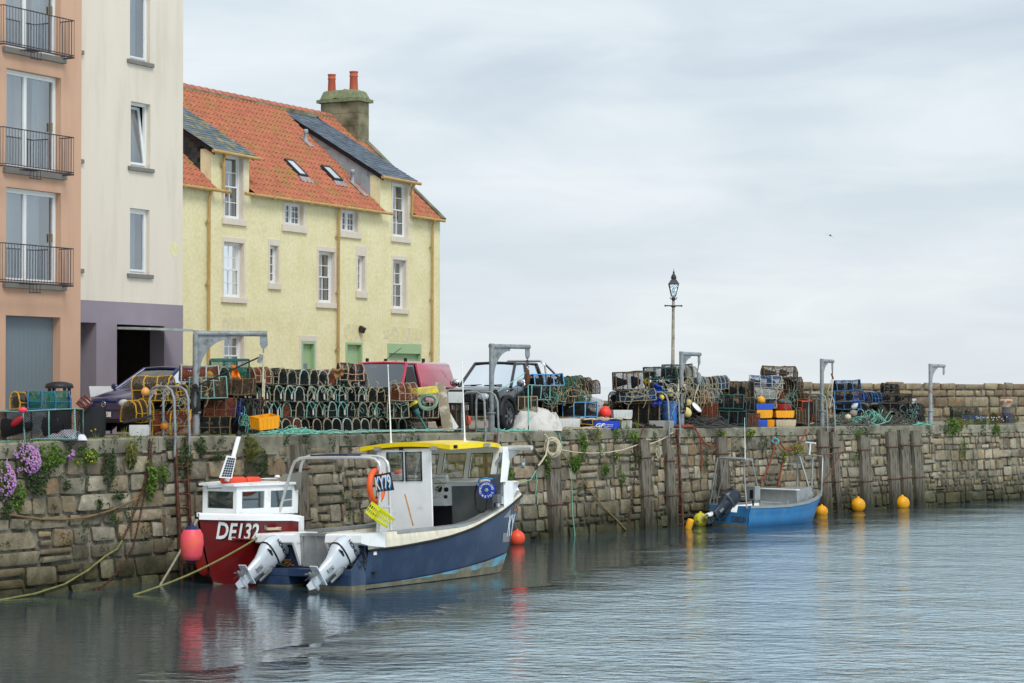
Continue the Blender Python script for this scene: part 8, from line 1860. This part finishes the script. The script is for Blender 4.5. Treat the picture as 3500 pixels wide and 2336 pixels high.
def tuft(px,py,rx,ry,n,g,lab=None,long=.07,flowers=None,nf=0,depth=.18,seed=None,mb=None,up=False,cat='plant',name='wall_plant',wid=.3):
    rr=random.Random(seed or int(px*7+py)); c=wp(px,py,.05); s=FPX/c.y; rx/=s; ry/=s; m=mb or MB(); M=MB()
    e,zt,tg=qpx(px); out=-inw(tg)
    for i in range(n):
        a=rr.uniform(0,2*PI); q=rr.random()**.6*(1+.55*noise.noise(Vector((math.cos(a)*1.6+px,math.sin(a)*1.6,py)))); u=math.cos(a)*q; v=math.sin(a)*q; dp=depth*math.sqrt(max(0.02,1-q*q))*rr.uniform(.3,1)*(1 if not noise.noise(Vector((u*3+px,v*3,0)))>.25 else .4)
        if noise.noise(Vector((u*2.2+px,v*2.2,py)))<-.18: continue
        p=c+tg*(u*rx)+Vector((0,0,v*ry))+out*dp
        d=(out*rr.uniform(.1,1)+tg*rr.uniform(-1,1)+Vector((0,0,rr.uniform(-.9,.5) if not up else rr.uniform(.6,1.6)))).normalized()*long*rr.uniform(.5,1.3)
        leaf(m,p,d,long*wid*rr.uniform(.5,1),rr)
    if mb: return
    t=thing(name,c,0,lab,cat); 
    for v in m.v: v-=c
    m.build('foliage',GR[g],t,rec=False)
    if nf:
        f=MB(); f2=MB()
        for i in range(nf):
            a=rr.uniform(0,2*PI); q=rr.random()**.5*(1+.7*noise.noise(Vector((math.cos(a)*1.6+px,math.sin(a)*1.6,py))))*(1.25 if rr.random()<.12 else 1); u=math.cos(a)*q; v=math.sin(a)*q; p=tg*(u*rx)+Vector((0,0,v*ry))+out*(depth*math.sqrt(max(0.04,1-q*q))+.03+rr.uniform(0,.04))
            nn=(out+Vector((rr.uniform(-.5,.5),rr.uniform(-.3,.3),rr.uniform(-.1,.9)))).normalized(); x=nn.orthogonal().normalized(); y=nn.cross(x); r=.026 if flowers is m_pinkf else .014
            f.add([p]+[p+(x*math.cos(b)+y*math.sin(b))*r*(1 if k%2 else .72) for k,b in enumerate([2*PI*k/12 for k in range(12)])],[(0,1+k,1+(k+1)%12) for k in range(12)])
            if flowers is m_pinkf: f2.add([p+nn*.006+(x*math.cos(b)+y*math.sin(b))*r*.28 for b in[2*PI*k/6 for k in range(6)]],[tuple(range(6))])
        f.build('flowers',flowers,t,rec=False)
        if f2.f: f2.build('flower_centres',m_ctr,t,rec=False)
    return t
tuft(85,1575,50,52,900,'a','large cushion of mauve daisies on the wall top at far left','.' and .07,m_pinkf,300,.24,name='daisy_cushion')
tuft(5,1645,40,58,700,'a','second cushion of mauve daisies cut by the left picture edge',.07,m_pinkf,180,.24,name='daisy_cushion')
tuft(228,1552,18,16,120,'a','small clump of mauve daisies right of the large cushion',.06,m_pinkf,26,.15,name='daisy_cushion')
tuft(160,1560,75,45,1100,'a','broad green mat of leaves between the daisy cushions',.07,None,0,.22)
tuft(120,1640,55,50,700,'b','dark green leaves hanging below the large daisy cushion',.07,None,0,.2)
tuft(40,1690,50,50,800,'d','bright green leaves below the second daisy cushion at far left',.07,None,0,.22); tuft(10,1740,30,30,300,'b','dark leaves at the bottom of the far left plants',.06,None,0,.15)
tuft(290,1560,50,32,650,'d','bright green leaves with a few flowers left of the hanging ivy',.07,m_yelf,14,.2)
tuft(365,1590,28,72,1100,'b','dark hanging plant curtain left of the grass tuft on the wall',.055,None,0,.2)
tuft(438,1540,18,42,500,'c','grassy tuft hanging down the coping left of the chain',.14,None,0,.14,wid=.1); tuft(442,1570,16,30,300,'b','dark trailing leaves under the grassy tuft',.06)
tuft(505,1640,22,60,500,'a','leafy weeds along the thick rusty chain',.09); tuft(545,1620,22,26,220,'a','fern-like weed right of the thick rusty chain',.12,wid=.15)
tuft(625,1570,40,75,1200,'b','dark ivy covering the wall behind the nearest ladder',.055,None,0,.16); tuft(680,1525,20,36,350,'b','dark leaves right of the nearest ladder',.06)
tuft(740,1560,30,14,220,'b','low dark plant on the rendered wall left of the red boat mast',.06)
tuft(850,1545,40,40,550,'c','dry pale grass fanned over the wall right of the red boat mast',.2,None,0,.16,up=True,wid=.07); tuft(880,1580,42,52,800,'b','dark bushy weed below the dry grass behind the red boat',.06,None,0,.2)
tuft(215,1655,16,22,160,'b','small dark tuft below the daisies in the wall joint',.06); tuft(395,1695,22,20,160,'b','small dark weed on the wall between the two brown ropes',.07); tuft(330,1720,10,26,120,'b','thin drooping weed above the sagging brown rope',.08)
tuft(1270,1520,22,10,160,'b','small green weed under the coping above the yellow roof',.06); tuft(1632,1505,20,10,200,'a','small green weed left of the ladder behind the roof',.06)
tuft(1735,1620,9,42,200,'a','tall thin weed climbing the wall right of the wheelhouse',.07); tuft(1862,1590,14,42,260,'a','leafy weed left of the coiled timber',.07)
tuft(1985,1515,20,44,500,'a','leafy weed under the coping right of the coiled timber',.07,m_yelf,6); tuft(2035,1490,26,22,400,'c','straw-coloured grass tuft on the coping',.14,m_yelf,3,.12,up=True,wid=.08)
tuft(1958,1580,30,28,500,'a','dark green bushy weed where the ropes cross',.09,None,0,.2); tuft(2160,1490,24,18,300,'d','bright weed at the top left of the chain-wrapped timber',.08,m_yelf,4)
tuft(2100,1480,16,20,220,'a','small weed with a pink flower on the wall edge',.07); tuft(2060,1600,16,24,260,'a','spiky fern in the wall joint in the middle',.11,wid=.14); tuft(2120,1635,9,24,140,'a','narrow weed hanging in the middle of the wall',.07); tuft(2045,1545,9,26,160,'a','trailing weed under the slung rope',.06); tuft(2095,1560,24,14,180,'b','low weed with yellow flowers under the slung rope',.06,m_yelf,9)
tuft(2175,1555,18,34,260,'b','dark weed left of the chain-wrapped timber',.06); tuft(2405,1570,12,50,300,'b','dark trailing weed under the red ropes',.06); tuft(2460,1480,26,10,240,'a','low weed on the coping above the grey timber',.06,m_yelf,8)
tuft(2560,1478,36,14,380,'a','yellow-flowered weed on the coping left of the red rope knot',.07,m_yelf,22,.12); tuft(2605,1510,22,20,300,'b','mossy weed patch above the small blue boat',.05); tuft(2530,1545,10,20,140,'b','small dark weed left of the mossy patch',.06)
tuft(2720,1535,40,22,600,'c','yellow-flowered grassy weed below the sagging red rope',.11,m_yelf,26,.14,wid=.1); tuft(2672,1560,9,26,260,'a','yellow-flowered weed on the hanging red rope',.06,m_yelf,16)
tuft(2927,1480,10,16,160,'a','green weed hanging over the coping left of the three timbers',.06); tuft(2950,1478,12,18,220,'b','dark bushy weed on the coping left of the three timbers',.06); tuft(3072,1525,12,22,160,'b','weed between the close timbers',.06); tuft(2915,1560,10,20,120,'a','weed right of the narrow timber',.06)
tuft(3245,1455,32,28,900,'a','large green bush growing on the quay edge at the right',.09,None,0,.3); tuft(3275,1458,18,22,420,'c','grassy half of the quay edge bush at right',.16,None,0,.2,up=True,wid=.08); tuft(3400,1465,14,14,260,'a','small grassy tuft on the edge at far right',.09,None,0,.14); tuft(3288,1530,14,26,200,'a','weed hanging on the wall below the edge bush',.07)
# free-standing weeds on the quay
def stand(px,k,h,n,g,lab,fl=None,nf=0,spread=.2,w=.12,zoff=0):
    c=qd(px,k)+Vector((0,0,zoff)); rr=random.Random(int(px)); t=thing('quay_weed',c,0,lab,'plant'); m=MB(); f=MB()
    for i in range(n):
        a=rr.uniform(0,2*PI); r=spread*rr.random(); b=Vector((r*math.cos(a),r*math.sin(a),0)); top=b*1.6+Vector((rr.uniform(-.1,.1),rr.uniform(-.1,.1),h*rr.uniform(.5,1))); sd=Vector((math.cos(a+1.5),math.sin(a+1.5),0))*w*.08
        sd*=.6; m.add([b-sd,b+sd,b.lerp(top,.6)+sd*.8,top,b.lerp(top,.6)-sd*.8],[(0,1,2,3,4)])
        if fl and i<nf:
            x=Vector((1,0,0)); y=Vector((0,-.4,1)).normalized(); f.add([top+(x*math.cos(b_)+y*math.sin(b_))*.022 for b_ in[2*PI*k_/6 for k_ in range(6)]],[tuple(range(6))])
    m.build('leaves',GR[g],t,rec=False)
    if f.f: f.build('flowers',fl,t,rec=False)
stand(2463,20.5,.55,22,'b','spiky tall grass showing above the creels, left of two',spread=.1,w=.3,zoff=.9); stand(2533,20.5,.6,34,'b','spiky tall grass showing above the creels, right of two',spread=.12,w=.3,zoff=.8)
stand(3395,4.4,.75,60,'a','tall green weed left of the rusty bollard',spread=.1); stand(3465,5.5,.35,60,'a','low green weed right of the bollard by the parapet',spread=.25); stand(3360,1.4,.3,160,'d','white-flowered grass clump among the far right creels',mat('white_petals',(226,226,222),.7),50,spread=.5); stand(3300,1.2,.3,120,'c','dry grass among the flattened creel at right',spread=.5)
stand(325,.35,.2,14,'c','small dry weed at the foot of the black tub',m_yelf,2,spread=.06,w=.06); stand(420,.3,.28,20,'c','reddish dry grass on the quay edge in front of the white fish box',spread=.15)
stand(2140,.35,.25,16,'a','yellow-flowered weed in front of the lower white box',m_yelf,6,spread=.1); stand(2178,.3,.35,14,'a','thin tall weed right of the white boxes',spread=.06)
# small growth too fine to count: grass and moss in the wall joints and along the coping
rr=random.Random(99); m=MB()
for i in range(230):
    px=rr.uniform(-20,3520); e,zt,tg=qpx(px); d=e.y; t_=rr.random()
    py=CY+0; zz=rr.uniform(.9,zt-.25) if t_<.6 else zt-rr.uniform(.0,.3); s_=s_of(px); c=wall(s_,zz,.03); out=-inw(tg); R_=rr.uniform(.04,.16)
    for k in range(int(26*R_/.1)):
        p=c+tg*rr.uniform(-R_,R_)*1.0+Vector((0,0,rr.uniform(-R_,R_)*1.3))+out*rr.uniform(0,.05); leaf(m,p,(out*.5+tg*rr.uniform(-1,1)+Vector((0,0,rr.uniform(-1,.6)))).normalized()*.05,.016,rr)
m.build('wall_moss',GR['b'],rec=False); tag(bpy.data.objects['wall_moss'],kind='stuff')
m=MB()
for i in range(500):
    px=rr.uniform(0,900) if rr.random()<.5 else rr.uniform(900,3500); k=rr.choice([.05,.12,.3,.62])+rr.uniform(-.03,.03); c=qd(px,k)
    for j in range(4): p=c+Vector((rr.uniform(-.06,.06),rr.uniform(-.03,.03),0)); leaf(m,p,Vector((rr.uniform(-.5,.5),rr.uniform(-.5,.5),1)).normalized()*rr.uniform(.03,.07),.008,rr)
m.build('edge_grass',GR['d'],rec=False); tag(bpy.data.objects['edge_grass'],kind='stuff')
# gull far off in the sky
t=at(2838,805,120); m=MB(); m.add([(-.35,0,.12),(-.1,.0,.02),(0,-.15,0),(.1,0,-.06),(.32,0,-.2),(.1,.1,-.06),(0,.18,0),(-.1,.1,.02)],[(0,1,7),(1,2,6,7),(2,3,5,6),(3,4,5)]); m.ball((0,0,0),.05,8,(1,2.6,1)); o=m.build('gull',mat('gull_feathers',(90,92,96),.8)); o.location=t; tag(o,'tiny distant gull gliding in the pale sky','gull')
